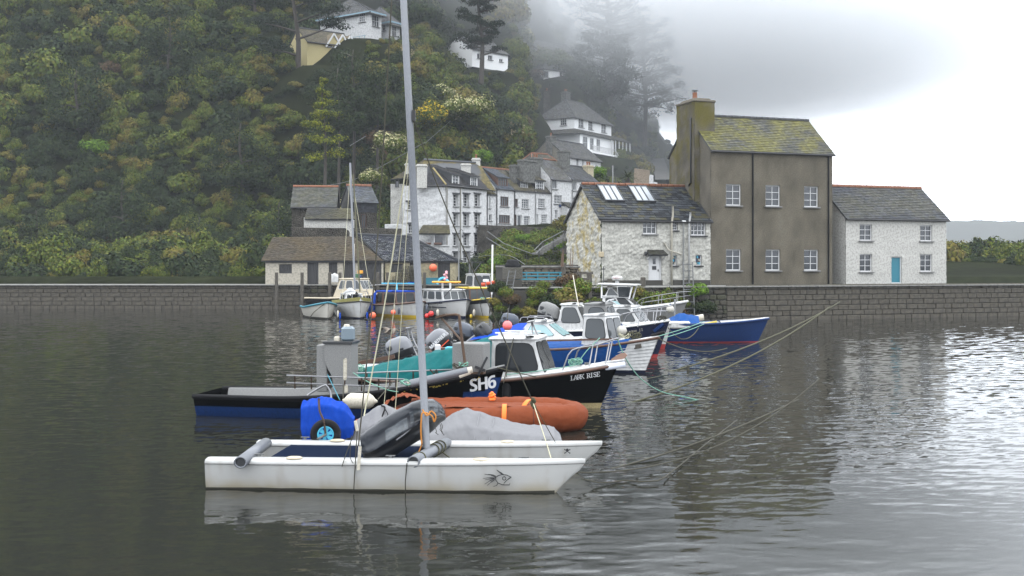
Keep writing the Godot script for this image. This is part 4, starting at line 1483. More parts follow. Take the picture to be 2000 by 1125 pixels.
	# white bungalow behind the tall pine, and two grey houses in the mist
	o = P(922, 130, 168)
	var bg := house("bungalow", "white bungalow with a grey roof behind the tall pine on the hillside", o, 0.75, on_wall(992, 120, o, Vector3(cos(0.75), 0, -sin(0.75))).x, 7.0, 2.8, 2.3, [[932, 104, 938, 114, 1, 1], [953, 108, 962, 117, 2, 1], [975, 115, 982, 121, 2, 1]], {"roof": {"base": Color(0.22, 0.22, 0.22), "moss": 0.1}, "ridge": "slate base", "wall": "villa white", "amp": 0.0, "step": 0.8})
	b = B.new()
	for i in 12:
		b.box(Vector3(1.5 + i * 0.45, -1.6, 2.6), Vector3(0.1, 1.5, 0.1))
	b.box(Vector3(4.0, -0.8, 2.6), Vector3(6.5, 0.14, 0.14))
	obj("terrace_fence", b, mats["window white"], bg)
	o = P(1062, 160, 194)
	house("misty_house", "small white hip-roofed house fading into the mist left of the umbrella pine", o, 0.55, on_wall(1112, 150, o, Vector3(cos(0.55), 0, -sin(0.55))).x, 5.0, 2.4, 1.9, [[1061.5, 139, 1072, 151, 1, 1, {"glass": "glass dark"}], [1093, 140, 1098, 154, 1, 1]], {"hip": 2.0, "roof": {"base": Color(0.16, 0.16, 0.16), "moss": 0.1}, "ridge": "slate base", "wall": "villa white", "amp": 0.0, "step": 0.8})
	house("misty_house", "long grey roof barely showing through the mist above the small white house", P(1046, 118, 199), 0.6, 9.0, 6.0, 2.4, 1.8, [], {"roof": {"base": Color(0.2, 0.2, 0.2)}, "ridge": "slate base", "wall": "white paint", "amp": 0.0, "step": 1.0})
	# lane wall with white steps right of the palm
	t = thing("lane_wall", "broken stone and white stepped wall beside the lane below the villa", "wall", P(1238, 352, 150), 0.9)
	b = B.new()
	wall(b, Vector3(0, -3, 0), Vector3(1, 0, 0), 4.0, 4.6, [], {"amp": 0.08, "step": 0.3})
	obj("stone_end", b, mat("warm stone", Color(0.28, 0.22, 0.16), 0.95, {"vary": "blotch", "scale": 0.7}), t)
	for i in 4:
		b = B.new()
		b.box(Vector3(4.4 + i * 1.1, -1.8 - i * 0.5, -0.2), Vector3(1.1, 5.6 - i * 0.9, 0.5), Basis(), 0.03)
		obj("step_panel", b, mats["limewash"], t)
	b = B.new(true)
	var pts := []
	for i in 20:
		var d := 168.0 + i * 3.0
		var x := at_x(1296 - i * 0.6, d)
		pts.append(Vector3(x, maxf(hill(x, d), at_y(352 - i * 2.2, d)) + 0.1, -d))
	b = B.new(true)
	for i in pts.size() - 1:
		var a: Vector3 = pts[i]
		var c: Vector3 = pts[i + 1]
		b.quad(a + Vector3(-1.3, 0, 0), a + Vector3(1.3, 0, 0), c + Vector3(1.2, 0, 0), c + Vector3(-1.2, 0, 0))
		b.quad(a + Vector3(-1.3, 0, 0), c + Vector3(-1.2, 0, 0), c + Vector3(-1.2, -3, 0), a + Vector3(-1.3, -3, 0))
		b.quad(a + Vector3(1.3, 0, 0), c + Vector3(1.2, 0, 0), c + Vector3(1.2, -3, 0), a + Vector3(1.3, -3, 0))
	struct("lane", b, mats["paving"])

func cottage() -> void:
	var C := Vector3(6.07, 2.2, -76.0)
	var yaw := 0.3317
	var X := Vector3(1, 0, 0)
	var w := 8.3
	var ev := 4.62
	var rise := 2.42
	var dp := 6.25
	var t := thing("cottage", "white rubble-stone cottage with a dark slate roof and two skylights", "house", C, yaw)
	var hs := []
	for a in [[1255, 431, 1282.5, 457], [1313, 432, 1323, 450], [1349, 431, 1378, 460], [1311.5, 498.5, 1322, 518.5], [1358, 497.5, 1370, 518.5], [1266, 499, 1291.5, 558]]:
		hs.append(wall_rect(a, C, QU))
	hs[5].position.y = 0.02
	var lichen := func(x: float, y: float) -> Color:
		var k: float = 0.9 + 0.18 * noise.get_noise_2d(x * 0.8, y * 0.9)
		return Color(k, k, k * 0.97)
	var lichen2 := func(x: float, y: float) -> Color:
		var k: float = 0.92 + 0.18 * noise.get_noise_2d(x * 0.8, y * 0.9)
		var n: float = noise.get_noise_2d(x * 1.1 + 40.0, y * 0.8) * 0.9 + 0.35 * noise.get_noise_2d(x * 4.0, y * 4.0) + 0.35 - absf(x - 3.4) * 0.16 - absf(y - 3.2) * 0.05
		return Color(k, k, k * 0.96).lerp(Color(0.72, 0.58, 0.22), clampf(n * 1.6, 0.0, 0.85))
	var b := B.new()
	wall(b, Vector3.ZERO, X, w, ev, hs, {"amp": 0.085, "step": 0.075, "freq": 3.2, "reveal": 0.2, "tone": lichen})
	obj("front_wall", b, mats["old limewash"], t)
	b = B.new()
	wall(b, Vector3(0, 0, -dp), Vector3(0, 0, 1), dp, ev, [], {"amp": 0.10, "step": 0.075, "freq": 2.8, "gable": rise, "tone": lichen2})
	obj("gable_wall", b, mats["old limewash"], t)
	b = B.new()
	b.box(Vector3(2.3, 0.13, 0.07), Vector3(4.5, 0.42, 0.06))
	b.box(Vector3(6.8, 0.13, 0.07), Vector3(2.9, 0.42, 0.06))
	obj("plinth", b, mats["joint"], t)
	window(t, Vector3.ZERO, X, hs[0], 3, 2, {"bar": 0.075})
	window(t, Vector3.ZERO, X, hs[1], 2, 3, {"bar": 0.06, "sill_mat": "dark timber"})
	window(t, Vector3.ZERO, X, hs[2], 4, 3, {"bar": 0.08, "curtain": 0.6, "sill_mat": "dark timber"})
	for k in [3, 4]:
		var f := window(t, Vector3.ZERO, X, hs[k], 1, 1, {"bar": 0.05, "sill_mat": "dark timber"})
		for i in 9:
			var pb := B.new()
			var r: Rect2 = hs[k]
			pb.box(Vector3(r.position.x + r.size.x * (0.22 + 0.28 * (i % 3)) , r.position.y + r.size.y * (0.2 + 0.3 * (i / 3)), -0.13), Vector3(r.size.x * 0.2, r.size.y * 0.22, 0.014), Basis(Vector3(0, 0, 1), rng.randf_range(-0.5, 0.5)))
			obj("stained_pane", pb, mats[["hub blue", "glass dark", "turquoise paint", "blue paint", "fender white"][(i * 3 + k) % 5]], f)
	# door
	var r: Rect2 = hs[5]
	b = B.new()
	b.box(Vector3(r.get_center().x, r.get_center().y, -0.12), Vector3(r.size.x - 0.1, r.size.y - 0.05, 0.06), Basis(), 0.01)
	b.box(Vector3(r.get_center().x - r.size.x * 0.5 + 0.04, r.get_center().y, -0.09), Vector3(0.08, r.size.y, 0.1))
	b.box(Vector3(r.get_center().x + r.size.x * 0.5 - 0.04, r.get_center().y, -0.09), Vector3(0.08, r.size.y, 0.1))
	for i in range(1, 6):
		b.box(Vector3(r.position.x + r.size.x * i / 6.0, r.position.y + r.size.y * 0.3, -0.085), Vector3(0.012, r.size.y * 0.5, 0.01))
	var door := obj("door", b, mats["window white"], t)
	b = B.new()
	b.box(Vector3(r.get_center().x, r.position.y + r.size.y * 0.78, -0.085), Vector3(0.22, 0.4, 0.012))
	obj("pane", b, mats["glass dark"], door)
	b = B.new()
	b.box(Vector3(r.get_center().x, r.position.y + r.size.y * 0.56, -0.08), Vector3(0.32, 0.26, 0.012))
	obj("plate", b, mats["ink"], door)
	b = B.new(true)
	b.blob(Vector3(r.end.x - 0.2, r.position.y + 1.0, -0.06), Vector3(0.04, 0.09, 0.04))
	obj("handle", b, mats["ink"], door)
	# hood of slates over the door
	var hd := roof_plane(t, Vector3(r.position.x - 0.22, r.end.y - 0.02, 0.6), Vector3(r.end.x + 0.22, r.end.y - 0.02, 0.6), Vector3(r.end.x + 0.1, r.end.y + 0.33, 0.05), Vector3(r.position.x - 0.1, r.end.y + 0.33, 0.05), {"called": "door_hood", "sw": 0.2, "sh": 0.14, "base": Color(0.07, 0.07, 0.07)})
	b = B.new()
	for s in [-0.1, r.size.x + 0.1]:
		b = B.new()
		b.bar(Vector3(r.position.x + s, r.end.y - 0.35, 0.06), Vector3(r.position.x + s, r.end.y - 0.05, 0.5), 0.05, 0.05)
		obj("bracket", b, mats["window white"], hd)
	var lp := on_wall(1259, 498, C, QU)
	b = B.new(true)
	b.lathe(Vector3(lp.x, lp.y, 0.2), [[0.03, 0.22], [0.11, 0.2], [0.09, 0.0], [0.05, -0.06]], 8)
	b.tube([Vector3(lp.x, lp.y + 0.2, 0.2), Vector3(lp.x, lp.y + 0.25, 0.0)], 0.02)
	obj("wall_lantern", b, mats["ink"], t)
	var vp := on_wall(1172, 497, C, QU)
	b = B.new()
	b.box(Vector3(vp.x + 0.05, vp.y, 0.08), Vector3(0.34, 0.36, 0.2), Basis(), 0.03)
	obj("vent_box", b, mat("old plastic", Color(0.36, 0.30, 0.2), 0.8), t)
	# roof: single slates on a dark deck
	var ov := 0.2
	var e := ev - ov * rise / (dp * 0.5)
	var bl := Vector3(-0.16, e, ov)
	var br := Vector3(w + 0.1, e, ov)
	var tr := Vector3(w + 0.1, ev + rise, -dp * 0.5)
	var tl := Vector3(-0.16, ev + rise, -dp * 0.5)
	b = B.new()
	var kk := Vector3(0, 0.09, 0)
	b.quad(bl, br, tr, tl)
	b.quad(bl - kk, tl - kk, tr - kk, br - kk)
	b.quad(bl, bl - kk, br - kk, br)
	b.quad(tl, tl - kk, bl - kk, bl)
	var roof := obj("roof", b, mats["slate base"], t)
	var nrm := (br - bl).cross(tl - bl).normalized()
	var up := (tl - bl).normalized()
	var L := (tl - bl).length()
	var sm := []
	for i in 7:
		var k: float = [0.5, 0.7, 0.9, 1.15, 1.5, 0.8, 1.2][i]
		var c := Color(0.037 * k, 0.041 * k, 0.047 * k)
		if i == 5:
			c = Color(0.065, 0.06, 0.035)
		if i == 6:
			c = Color(0.065, 0.068, 0.06)
		sm.append(mat("cottage slate %d" % i, c, 0.55, {"vary": "blotch", "scale": 1.3, "spec": 0.2}))
	var shapes := []
	for i in 5:
		var sb := B.new()
		sb.slab([[-0.5, 0.0], [-0.46 + rng.randf() * 0.04, -0.03 * rng.randf()], [0.47, -0.04 * rng.randf()], [0.5, 0.01], [0.5, 1.0], [-0.5, 1.0]], Vector3.ZERO, Basis(), 1.0)
		shapes.append(sb.mesh())
	var rows := 15
	var sh := L / rows
	for j in rows:
		var x := -0.16 - (0.22 if j % 2 else 0.0)
		while x < w + 0.08:
			var sw := rng.randf_range(0.34, 0.50)
			var x0 := maxf(x, -0.16)
			var x1 := minf(x + sw, w + 0.1)
			if x1 - x0 > 0.06:
				var m := MeshInstance3D.new()
				m.mesh = shapes[rng.randi() % 5]
				m.material_override = sm[rng.randi() % 7]
				m.name = "slate"
				roof.add_child(m, true)
				var tilt := rng.randf_range(0.03, 0.05)
				var v := (up * (sh * 1.3) - nrm * 0.03).normalized()
				var bs := Basis(X * (x1 - x0 - 0.014), v * (sh * 1.3), nrm * 0.022)
				m.transform = Transform3D(bs, bl + X * ((x0 + x1) * 0.5) + up * (sh * j - 0.02) + nrm * (0.03 + tilt))
			x += sw
	b = B.new()
	b.quad(Vector3(w + 0.1, e, -dp - ov), Vector3(-0.16, e, -dp - ov), tl, tr)
	obj("roof_back", b, mats["slate base"], t)
	var n := 18
	for i in n:
		b = B.new(true)
		b.tube([tl.lerp(tr, (i + 0.03) / n) + Vector3(0, 0.07, 0), tl.lerp(tr, (i + 0.97) / n) + Vector3(0, 0.07, 0)], rng.randf_range(0.12, 0.14), 8)
		obj("ridge_tile", b, mats["terracotta"], roof)
	b = B.new()
	b.bar(bl + Vector3(-0.03, -0.03, 0), tl + Vector3(-0.03, -0.03, 0), 0.05, 0.16)
	b.bar(Vector3(-0.19, e - 0.03, -dp - ov), tl + Vector3(-0.03, -0.03, 0), 0.05, 0.16)
	obj("bargeboard", b, mats["dark timber"], t)
	# skylights: two banks of three panes
	for a in [1.62, 4.02]:
		var sl := B.new()
		var fy0 := L * 0.50
		var fy1 := L * 0.955
		var bs := Basis(X, up, nrm)
		var ww := 1.42
		var c = bl + X * (a + 0.16) + up * (fy0 + fy1) * 0.5 + nrm * 0.13
		for i in 4:
			sl.box(c + X * (ww * (i / 3.0 - 0.5)), Vector3(0.07, fy1 - fy0, 0.12), bs)
		for s in [-1, 1]:
			sl.box(c + up * s * (fy1 - fy0) * 0.5, Vector3(ww + 0.08, 0.08, 0.13), bs)
		var so := obj("skylight", sl, mats["slate base"], t)
		for i in 3:
			var gp := B.new()
			gp.box(c + X * (ww * ((i + 0.5) / 3.0 - 0.5)) + nrm * 0.01, Vector3(ww / 3.0 - 0.07, fy1 - fy0 - 0.08, 0.02), bs)
			obj("pane", gp, mat("sky glass", Color(0.24, 0.26, 0.28), 0.15, {"spec": 0.5}), so)
	# pipes
	for a in [[1309.5, 403, 562, "cream", 0.07], [1343.5, 415, 560, "white", 0.065], [1332.5, 436, 560, "white", 0.055]]:
		var p := on_wall(a[0], a[1], C, QU)
		var zz := 0.18
		var pm := "fender white" if a[3] == "cream" else "white paint"
		if a[1] < 420:
			pipe(t, [Vector3(p.x, p.y, 0.36), Vector3(p.x, ev + 0.15, 0.36), Vector3(p.x, ev - 0.35, zz), Vector3(p.x, 0.0, zz)], pm, a[4], "soil_pipe")
		else:
			pipe(t, [Vector3(p.x, p.y, zz), Vector3(p.x, 0.0, zz)], pm, a[4])
	b = B.new()
	var hp := on_wall(1332.5, 433, C, QU)
	b.box(Vector3(hp.x, hp.y, 0.2), Vector3(0.3, 0.16, 0.22), Basis(), 0.03)
	obj("hopper", b, mats["white paint"], t)
	var a1 := on_wall(1303, 488, C, QU)
	var a2 := on_wall(1328, 497, C, QU)
	pipe(t, [Vector3(a1.x - 0.3, a1.y + 0.5, 0.1), Vector3(a1.x, a1.y, 0.2), Vector3(a2.x, a2.y, 0.2)], "fender white", 0.045, "waste_pipe")
	b = B.new(true)
	b.tube([bl + Vector3(0, -0.1, 0.06), br + Vector3(0, -0.1, 0.06)], 0.06, 6)
	obj("gutter", b, mats["dark timber"], t)
	# tall rendered house against the cottage
	var G := C + QU * 8.34
	var mossy := func(x: float, y: float) -> Color:
		var k: float = 0.85 + 0.35 * noise.get_noise_2d(x * 0.7, y * 0.5)
		var m: float = clampf(0.9 * noise.get_noise_2d(x * 0.9 + 9.0, y * 0.35) + 0.5 * noise.get_noise_2d(x * 5.0, y * 3.0) - 0.02 + (y - 8.0) * 0.07 - (x - 2.0) * 0.16, 0.0, 0.8)
		return Color(k, k, k).lerp(Color(0.75, 0.72, 0.12), m)
	var th := house("tall_house", "tall grey-brown rendered house with a mossy gable and chimney at the right edge", G, yaw, 10.0, 6.3, 9.6, 2.7, [[1.2, 1.0, 1.2, 1.5, 2, 3], [4.4, 1.0, 1.2, 1.5, 2, 3], [7.6, 1.0, 1.2, 1.5, 2, 3], [1.2, 5.6, 1.2, 1.5, 2, 3], [4.4, 5.6, 1.2, 1.5, 2, 3], [7.6, 5.6, 1.2, 1.5, 2, 3]], {"local": true, "wall": "render", "left_tone": mossy, "tone": func(x: float, y: float) -> Color: return Color(1, 0.98, 0.93) * (0.85 + 0.3 * noise.get_noise_2d(x * 0.5, y * 0.35) + 0.12 * noise.get_noise_2d(x * 3.0, y * 0.9)), "roof": {"base": Color(0.10, 0.10, 0.09), "moss": 0.5, "mosscol": Color(0.26, 0.24, 0.03)}, "step": 0.25, "amp": 0.03, "ridge": "slate base", "over": 0.18, "verge": 0.1})
	b = B.new()
	wall(b, Vector3(-0.42, 0, -4.35), Vector3(0, 0, 1), 2.75, 13.1, [], {"amp": 0.04, "step": 0.2, "tone": func(x: float, y: float) -> Color: return (mossy.call(x + 1.0, y + 2.5) as Color) * 0.85})
	for s in [[Vector3(-0.42, 0, -1.6), Vector3(1, 0, 0)], [Vector3(1.2, 0, -4.35), Vector3(-1, 0, 0)]]:
		wall(b, s[0], s[1], 1.62, 13.1, [], {"amp": 0.02, "step": 0.3, "tone": mossy})
	b.box(Vector3(0.39, 13.15, -2.97), Vector3(1.8, 0.16, 2.9), Basis(), 0.04)
	b.box(Vector3(0.39, 13.3, -2.97), Vector3(1.3, 0.2, 2.2), Basis(), 0.06)
	var ch := obj("chimney", b, mats["render"], th)
	b = B.new(true)
	b.lathe(Vector3(0.3, 13.4, -2.9), [[0.2, 0], [0.17, 0.1], [0.17, 0.45], [0.2, 0.5], [0.16, 0.52]], 12)
	obj("chimney_pot", b, mats["terracotta"], ch)
	b = B.new(true)
	b.lathe(Vector3(0.3, 14.02, -2.9), [[0.05, -0.1], [0.05, 0.0], [0.24, 0.02], [0.24, 0.06], [0.05, 0.1]], 12)
	for i in 3:
		b.tube([Vector3(0.3 + 0.13 * cos(i * 2.1), 13.9, -2.9 + 0.13 * sin(i * 2.1)), Vector3(0.3 + 0.13 * cos(i * 2.1), 14.03, -2.9 + 0.13 * sin(i * 2.1))], 0.02)
	obj("cowl", b, mats["galvanised"], ch)
	pipe(th, [Vector3(-0.1, 12.2, -2.2), Vector3(-0.52, 11.9, -2.0), Vector3(-0.52, 7.3, -2.0), Vector3(-0.5, 7.1, -2.4)], "ink", 0.06)
	pipe(th, [Vector3(3.3, 9.4, 0.12), Vector3(3.3, 0.0, 0.12)], "ink", 0.06)
	pipe(th, [Vector3(9.6, 9.4, 0.12), Vector3(9.6, 0.0, 0.12)], "ink", 0.06)
	# one more plain house past the right edge of the view
	house("quay_house", "plain white house on the quay beyond the tall rendered house", C + QU * 19.5, yaw, 9.0, 6.0, 5.0, 2.4, [[1.2, 0.9, 1.1, 1.3, 2, 3], [4.0, 0.02, 0.95, 2.0, 1, 1, {"called": "door", "glass": "turquoise paint", "sill": false}], [6.6, 0.9, 1.1, 1.3, 2, 3], [1.2, 3.2, 1.1, 1.2, 2, 3], [6.6, 3.2, 1.1, 1.2, 2, 3]], {"local": true, "wall": "old limewash", "step": 0.25, "amp": 0.04, "roof": {"moss": 0.3}})

func mist() -> void:
	for e in [[Vector3(50, 48, -220), Vector3(180, 26, 230), 0.029], [Vector3(12, 54, -224), Vector3(170, 20, 140), 0.026], [Vector3(40, 39, -228), Vector3(120, 16, 170), 0.021], [Vector3(0, 24, -268), Vector3(320, 90, 230), 0.0029]]:
		for k in (4 if e[2] > 0.003 else 1):
			var f := FogVolume.new()
			f.name = numbered("mist")
			f.shape = RenderingServer.FOG_VOLUME_SHAPE_ELLIPSOID
			f.size = (e[1] as Vector3) * [1.0, 0.82, 0.64, 0.44][k]
			var m := FogMaterial.new()
			m.density = e[2] * ([0.2, 0.26, 0.28, 0.26][k] if e[2] > 0.003 else 1.0)
			m.albedo = Color(0.97, 0.985, 1.0)
			f.material = m
			add_child(f)
			f.position = e[0]
			tag(f, "bank of pale sea mist drifting over the top of the wooded hillside", "mist", "mist banks on the hill")
			stuff(f)

# ---------- boats ----------
# hull frame: x from the stern (0) to the bow (L), y up from the waterline, +z to starboard
class Hull:
	var L := 6.0
	var beam := 2.2
	var stern := 0.8
	var mid := 0.6
	var bow := 1.1
	var aft := 0.65
	var rake := 0.45
	var deep := 0.3
	var full := 2.3
	var vee := 1.0
	func half(t: float) -> float:
		var w := lerpf(stern, 1.0, smoothstep(-0.1, 0.42, t)) if t < 0.42 else 1.0 - pow((t - 0.42) / 0.58, full)
		return maxf(0.015, w * beam * 0.5)
	func sheer(t: float) -> float:
		return mid + (bow - mid) * pow(maxf(0.0, (t - 0.25) / 0.75), 1.9) + (aft - mid) * pow(maxf(0.0, 1.0 - t / 0.45), 2.0)
	func pt(t: float, y: float, side: float) -> Vector3:
		var s := sheer(t)
		var q := clampf((y + deep) / (s + deep), 0.0, 1.2)
		var z := half(t) * pow(q, lerpf(0.28, 0.75 * vee, smoothstep(0.3, 1.0, t)))
		return Vector3(t * L - rake * (1.0 - y / maxf(s, 0.1)) * pow(t, 5.0), y, z * side)
	func edge(side: float, t0 := 0.0, t1 := 1.0, n := 20, lift := 0.0, out := 0.0) -> Array:
		var r := []
		for i in n + 1:
			var t := lerpf(t0, t1, float(i) / n)
			r.append(pt(t, sheer(t), side) + Vector3(0, lift, side * out))
		return r

# a strip of the hull's skin between two heights (fractions of the sheer when rel), pushed out by off
func skin(b: B, h: Hull, t0: float, t1: float, y0: float, y1: float, off := 0.0, sides := [-1, 1], rel := false, nt := 22, ny := 5, lap := 0.0) -> void:
	b.smooth(true)
	for s in sides:
		var rows := []
		for i in nt + 1:
			var t := lerpf(t0, t1, float(i) / nt)
			var ring := []
			for k in ny + 1:
				var f := float(k) / ny
				var sh := h.sheer(t)
				var a := y0 * sh if rel else y0
				var c := y1 * sh if rel else minf(y1, sh)
				var p := h.pt(t, lerpf(a, c, f), s)
				p.z += s * (off + lap * (1.0 - f))
				p.x += (off + lap * (1.0 - f)) * smoothstep(0.9, 1.0, t) * 0.6
				ring.append(p)
			rows.append(ring)
		b.loft(rows, false)
	b.smooth(false)

# tone of a hull's paint: scum above the waterline, runs from the scuppers, scuffs
func grime(p: Vector3, at: float, k: float) -> Color:
	var low := clampf(1.0 - (p.y - 0.02) / 0.26 + 0.4 * noise.get_noise_2d(p.x * 1.7 + at, p.y * 2.0), 0.0, 1.0)
	var run := clampf(noise.get_noise_2d(p.x * 5.0 + at, p.y * 0.5 + p.z) * 2.2 - 0.55, 0.0, 1.0) * 0.5
	var c := Color(1, 1, 1).lerp(Color(0.72, 0.62, 0.42), low * low * 0.75)
	c = c.lerp(Color(0.62, 0.55, 0.44), run)
	var g := 0.96 + 0.07 * noise.get_noise_2d(p.x * 0.9 + at, p.y * 1.5)
	return Color(c.r * g, c.g * g, c.b * g) if k < 2.0 else Color(g + run * 2.0 + low * 1.5, g + run * 1.8 + low * 1.3, g + run * 1.6 + low)

func hull_parts(root: Node, h: Hull, q: Dictionary) -> void:
	var boot: float = q.get("boot", 0.1)
	var b := B.new(true)
	var hm: String = q.get("hull", "gelcoat")
	if hm in ["gelcoat", "white paint", "black paint"]:
		b.tint = grime.bind(rng.randf() * 50.0, 1.0 if hm != "black paint" else 2.5)
		hm = "hull black" if hm == "black paint" else "hull gelcoat"
	skin(b, h, 0, 1, boot, 9.0, 0.0, [-1, 1], false, 44, 10)
	var tr := []
	for k in 6:
		tr.append(h.pt(0, lerpf(boot, h.sheer(0), k / 5.0), 1))
	for k in 6:
		tr.append(h.pt(0, lerpf(h.sheer(0), boot, k / 5.0), -1))
	b.smooth(false)
	b.loft([tr, tr], true, true)
	obj("hull", b, mats[hm], root)
	b = B.new(true)
	skin(b, h, 0, 1, -h.deep + 0.01, boot, 0.004)
	var b0 := h.pt(0, boot, 1)
	b.quad(b0, h.pt(0, boot, -1), h.pt(0, -0.28, -1), h.pt(0, -0.28, 1))
	obj("boot_stripe", b, mats[q.get("bootmat", "weed")], root)
	var g: float = q.get("gunw", 0.045)
	for s in [-1, 1]:
		b = B.new(true)
		b.tube(h.edge(s, 0, 1, 22, -0.02, 0.012), g, 6)
		obj("gunwale", b, mats[q.get("gun", "brown timber")], root)
	# deck forward of the cockpit, cockpit floor aft
	var tc: float = q.get("cockpit", 0.5)
	b = B.new(true)
	var rows := []
	for i in 15:
		var t := lerpf(tc, 1.0, i / 14.0)
		var ring := []
		for k in 7:
			var f := k / 3.0 - 1.0
			var p := h.pt(t, h.sheer(t), 1)
			ring.append(Vector3(p.x, p.y - 0.01 + q.get("camber", 0.07) * (1.0 - f * f), p.z * f * 0.985))
		rows.append(ring)
	b.loft(rows, false)
	if tc > 0.01:
		b.smooth(false)
		var cw := 0.84
		for s in [-1, 1]:
			var side := []
			for i in 9:
				var t := lerpf(0.03, tc, i / 8.0)
				var p := h.pt(t, h.sheer(t), s)
				side.append([p, Vector3(p.x, p.y, p.z * cw), Vector3(p.x, 0.12, minf(absf(p.z) * cw, absf(h.pt(t, 0.12, 1).z) * 0.85) * s)])
			b.loft(side, false)
		for i in 8:
			var t := lerpf(0.03, tc, i / 8.0)
			var t2 := lerpf(0.03, tc, (i + 1) / 8.0)
			var p := h.pt(t, h.sheer(t), 1)
			var r := h.pt(t2, h.sheer(t2), 1)
			var pz := minf(p.z * cw, h.pt(t, 0.12, 1).z * 0.85)
			var rz := minf(r.z * cw, h.pt(t2, 0.12, 1).z * 0.85)
			b.quad(Vector3(p.x, 0.12, -pz), Vector3(r.x, 0.12, -rz), Vector3(r.x, 0.12, rz), Vector3(p.x, 0.12, pz))
		var p := h.pt(tc, h.sheer(tc), 1)
		var wz := h.pt(tc, 0.12, 1).z * 0.85
		b.quad(Vector3(p.x, 0.12, -wz), Vector3(p.x, p.y, -p.z), Vector3(p.x, p.y, p.z), Vector3(p.x, 0.12, wz))
	obj("deck", b, mats[q.get("deck", "gelcoat")], root)

func boat(called: String, label: String, px: float, py: float, yaw_deg: float, h: Hull, q: Dictionary, category := "boat", group := "") -> Node3D:
	var d := EYE * FL / (py - 520.0)
	var y := deg_to_rad(yaw_deg)
	var foot := Vector3(at_x(px, d), 0, -d)
	var dir := Vector3(cos(y), 0, -sin(y))
	var root := thing(called, label, category, foot - dir * (h.L - h.rake), y, group)
	hull_parts(root, h, q)
	return root

# a rounded pane with its rubber surround, over the four corners (anticlockwise from outside, lower left first)
func port(root: Node, c: Array, glass := "boat glass", rim := "black rubber", inset := 0.14, round_ := 0.25, called := "window") -> MeshInstance3D:
	var m: Vector3 = (c[0] + c[1] + c[2] + c[3]) * 0.25
	var x: Vector3 = ((c[1] + c[2]) - (c[0] + c[3])).normalized()
	var n: Vector3 = x.cross((c[2] + c[3]) - (c[0] + c[1])).normalized()
	var y := n.cross(x)
	var poly := []
	for i in 4:
		var v: Vector3 = c[i] - m
		poly.append(Vector2(v.dot(x), v.dot(y)) * (1.0 - inset))
	var soft := []
	for i in 4:
		var p: Vector2 = poly[i]
		var a: Vector2 = p + (poly[(i + 3) % 4] - p) * round_
		var e: Vector2 = p + (poly[(i + 1) % 4] - p) * round_
		for k in 4:
			var f := k / 3.0
			soft.append(a.lerp(p, f).lerp(p.lerp(e, f), f))
	var big := []
	var sz: float = maxf(0.1, (c[1] - c[0]).length())
	for p in soft:
		big.append(p * (1.0 + 0.05 / sz))
	var bs := Basis(x, y, n)
	var b := B.new()
	b.slab(big, m + n * 0.012, bs, 0.03)
	var o := obj(called, b, mats[rim], root)
	b = B.new()
	b.slab(soft, m + n * 0.02, bs, 0.025)
	obj("pane", b, mats[glass], o)
	return o

# a wheelhouse: x0..x1 at its foot, half width w, from y0 up h; rf, rb = how far the front and back lean in at the top; tw = width at the top
func cabin(root: Node, x0: float, x1: float, w: float, y0: float, h: float, q := {}) -> MeshInstance3D:
	var rf: float = q.get("rf", 0.3)
	var rb: float = q.get("rb", 0.0)
	var tw: float = q.get("tw", 0.86)
	var lo: float = q.get("drop", 0.08)
	var m: String = q.get("mat", "gelcoat")
	var fb := Vector3(x1, y0, w * q.get("nose", 0.9))
	var ab := Vector3(x0, y0, w)
	var ft := Vector3(x1 - rf, y0 + h, w * tw * q.get("nose", 0.9))
	var at := Vector3(x0 + rb, y0 + h, w * tw)
	var mir := Vector3(1, 1, -1)
	var dn := Vector3(0, -lo, 0)
	var b := B.new()
	b.loft([[ab + dn, fb + dn, fb * mir + dn, ab * mir + dn], [ab, fb, fb * mir, ab * mir], [at, ft, ft * mir, at * mir]], true)
	var o := obj("wheelhouse", b, mats[m], root)
	# roof with rounded edge
	var ov: float = q.get("over", 0.06)
	var r := []
	for e in [[0.0, 0.03], [0.02, 0.0], [0.05, 0.0], [0.085, 0.05], [0.10, 0.22]]:
		var i: float = ov - e[1]
		var up := Vector3(0, e[0], 0)
		r.append([at + Vector3(-i, 0, i) + up, ft + Vector3(i * 0.4, 0, i) + up, ft + Vector3(i, 0, -i * 2.0) + up, (ft + Vector3(i, 0, -i * 2.0)) * mir + up, (ft + Vector3(i * 0.4, 0, i)) * mir + up, (at + Vector3(-i, 0, i)) * mir + up])
	b = B.new(true)
	b.loft(r, true, true, true)
	obj("roof", b, mats[q.get("roof", m)], o)
	var glass: String = q.get("glass", "boat glass")
	for s in [1, -1]:
		var k := Vector3(1, 1, s)
		for a in q.get("side", [[0.06, 0.94]]):
			var c := []
			for e in [[a[0], q.get("lowf", 0.22)], [a[1], q.get("lowf", 0.22)], [a[1], 0.94], [a[0], 0.94]]:
				c.append(((ab.lerp(fb, e[0])).lerp(at.lerp(ft, e[0]), e[1])) * k)
			if s < 0:
				c = [c[1], c[0], c[3], c[2]]
			port(o, c, glass, q.get("rim", "black rubber"), q.get("inset", 0.08), q.get("round", 0.22))
	var nf: int = q.get("front", 2)
	for i in nf:
		var z0 := lerpf(-0.94, 0.94, float(i) / nf)
		var z1 := lerpf(-0.94, 0.94, (i + 1.0) / nf)
		var g: float = q.get("lowf", 0.22)
		var c := [fb.lerp(ft, g), fb.lerp(ft, g), fb.lerp(ft, 0.94), fb.lerp(ft, 0.94)]
		var zs := [z1, z0, z0, z1]
		for k in 4:
			c[k] = Vector3(c[k].x, c[k].y, c[k].z * zs[k])
		port(o, c, glass, q.get("rim", "black rubber"), q.get("inset", 0.08), q.get("round", 0.2), "windscreen")
	return o

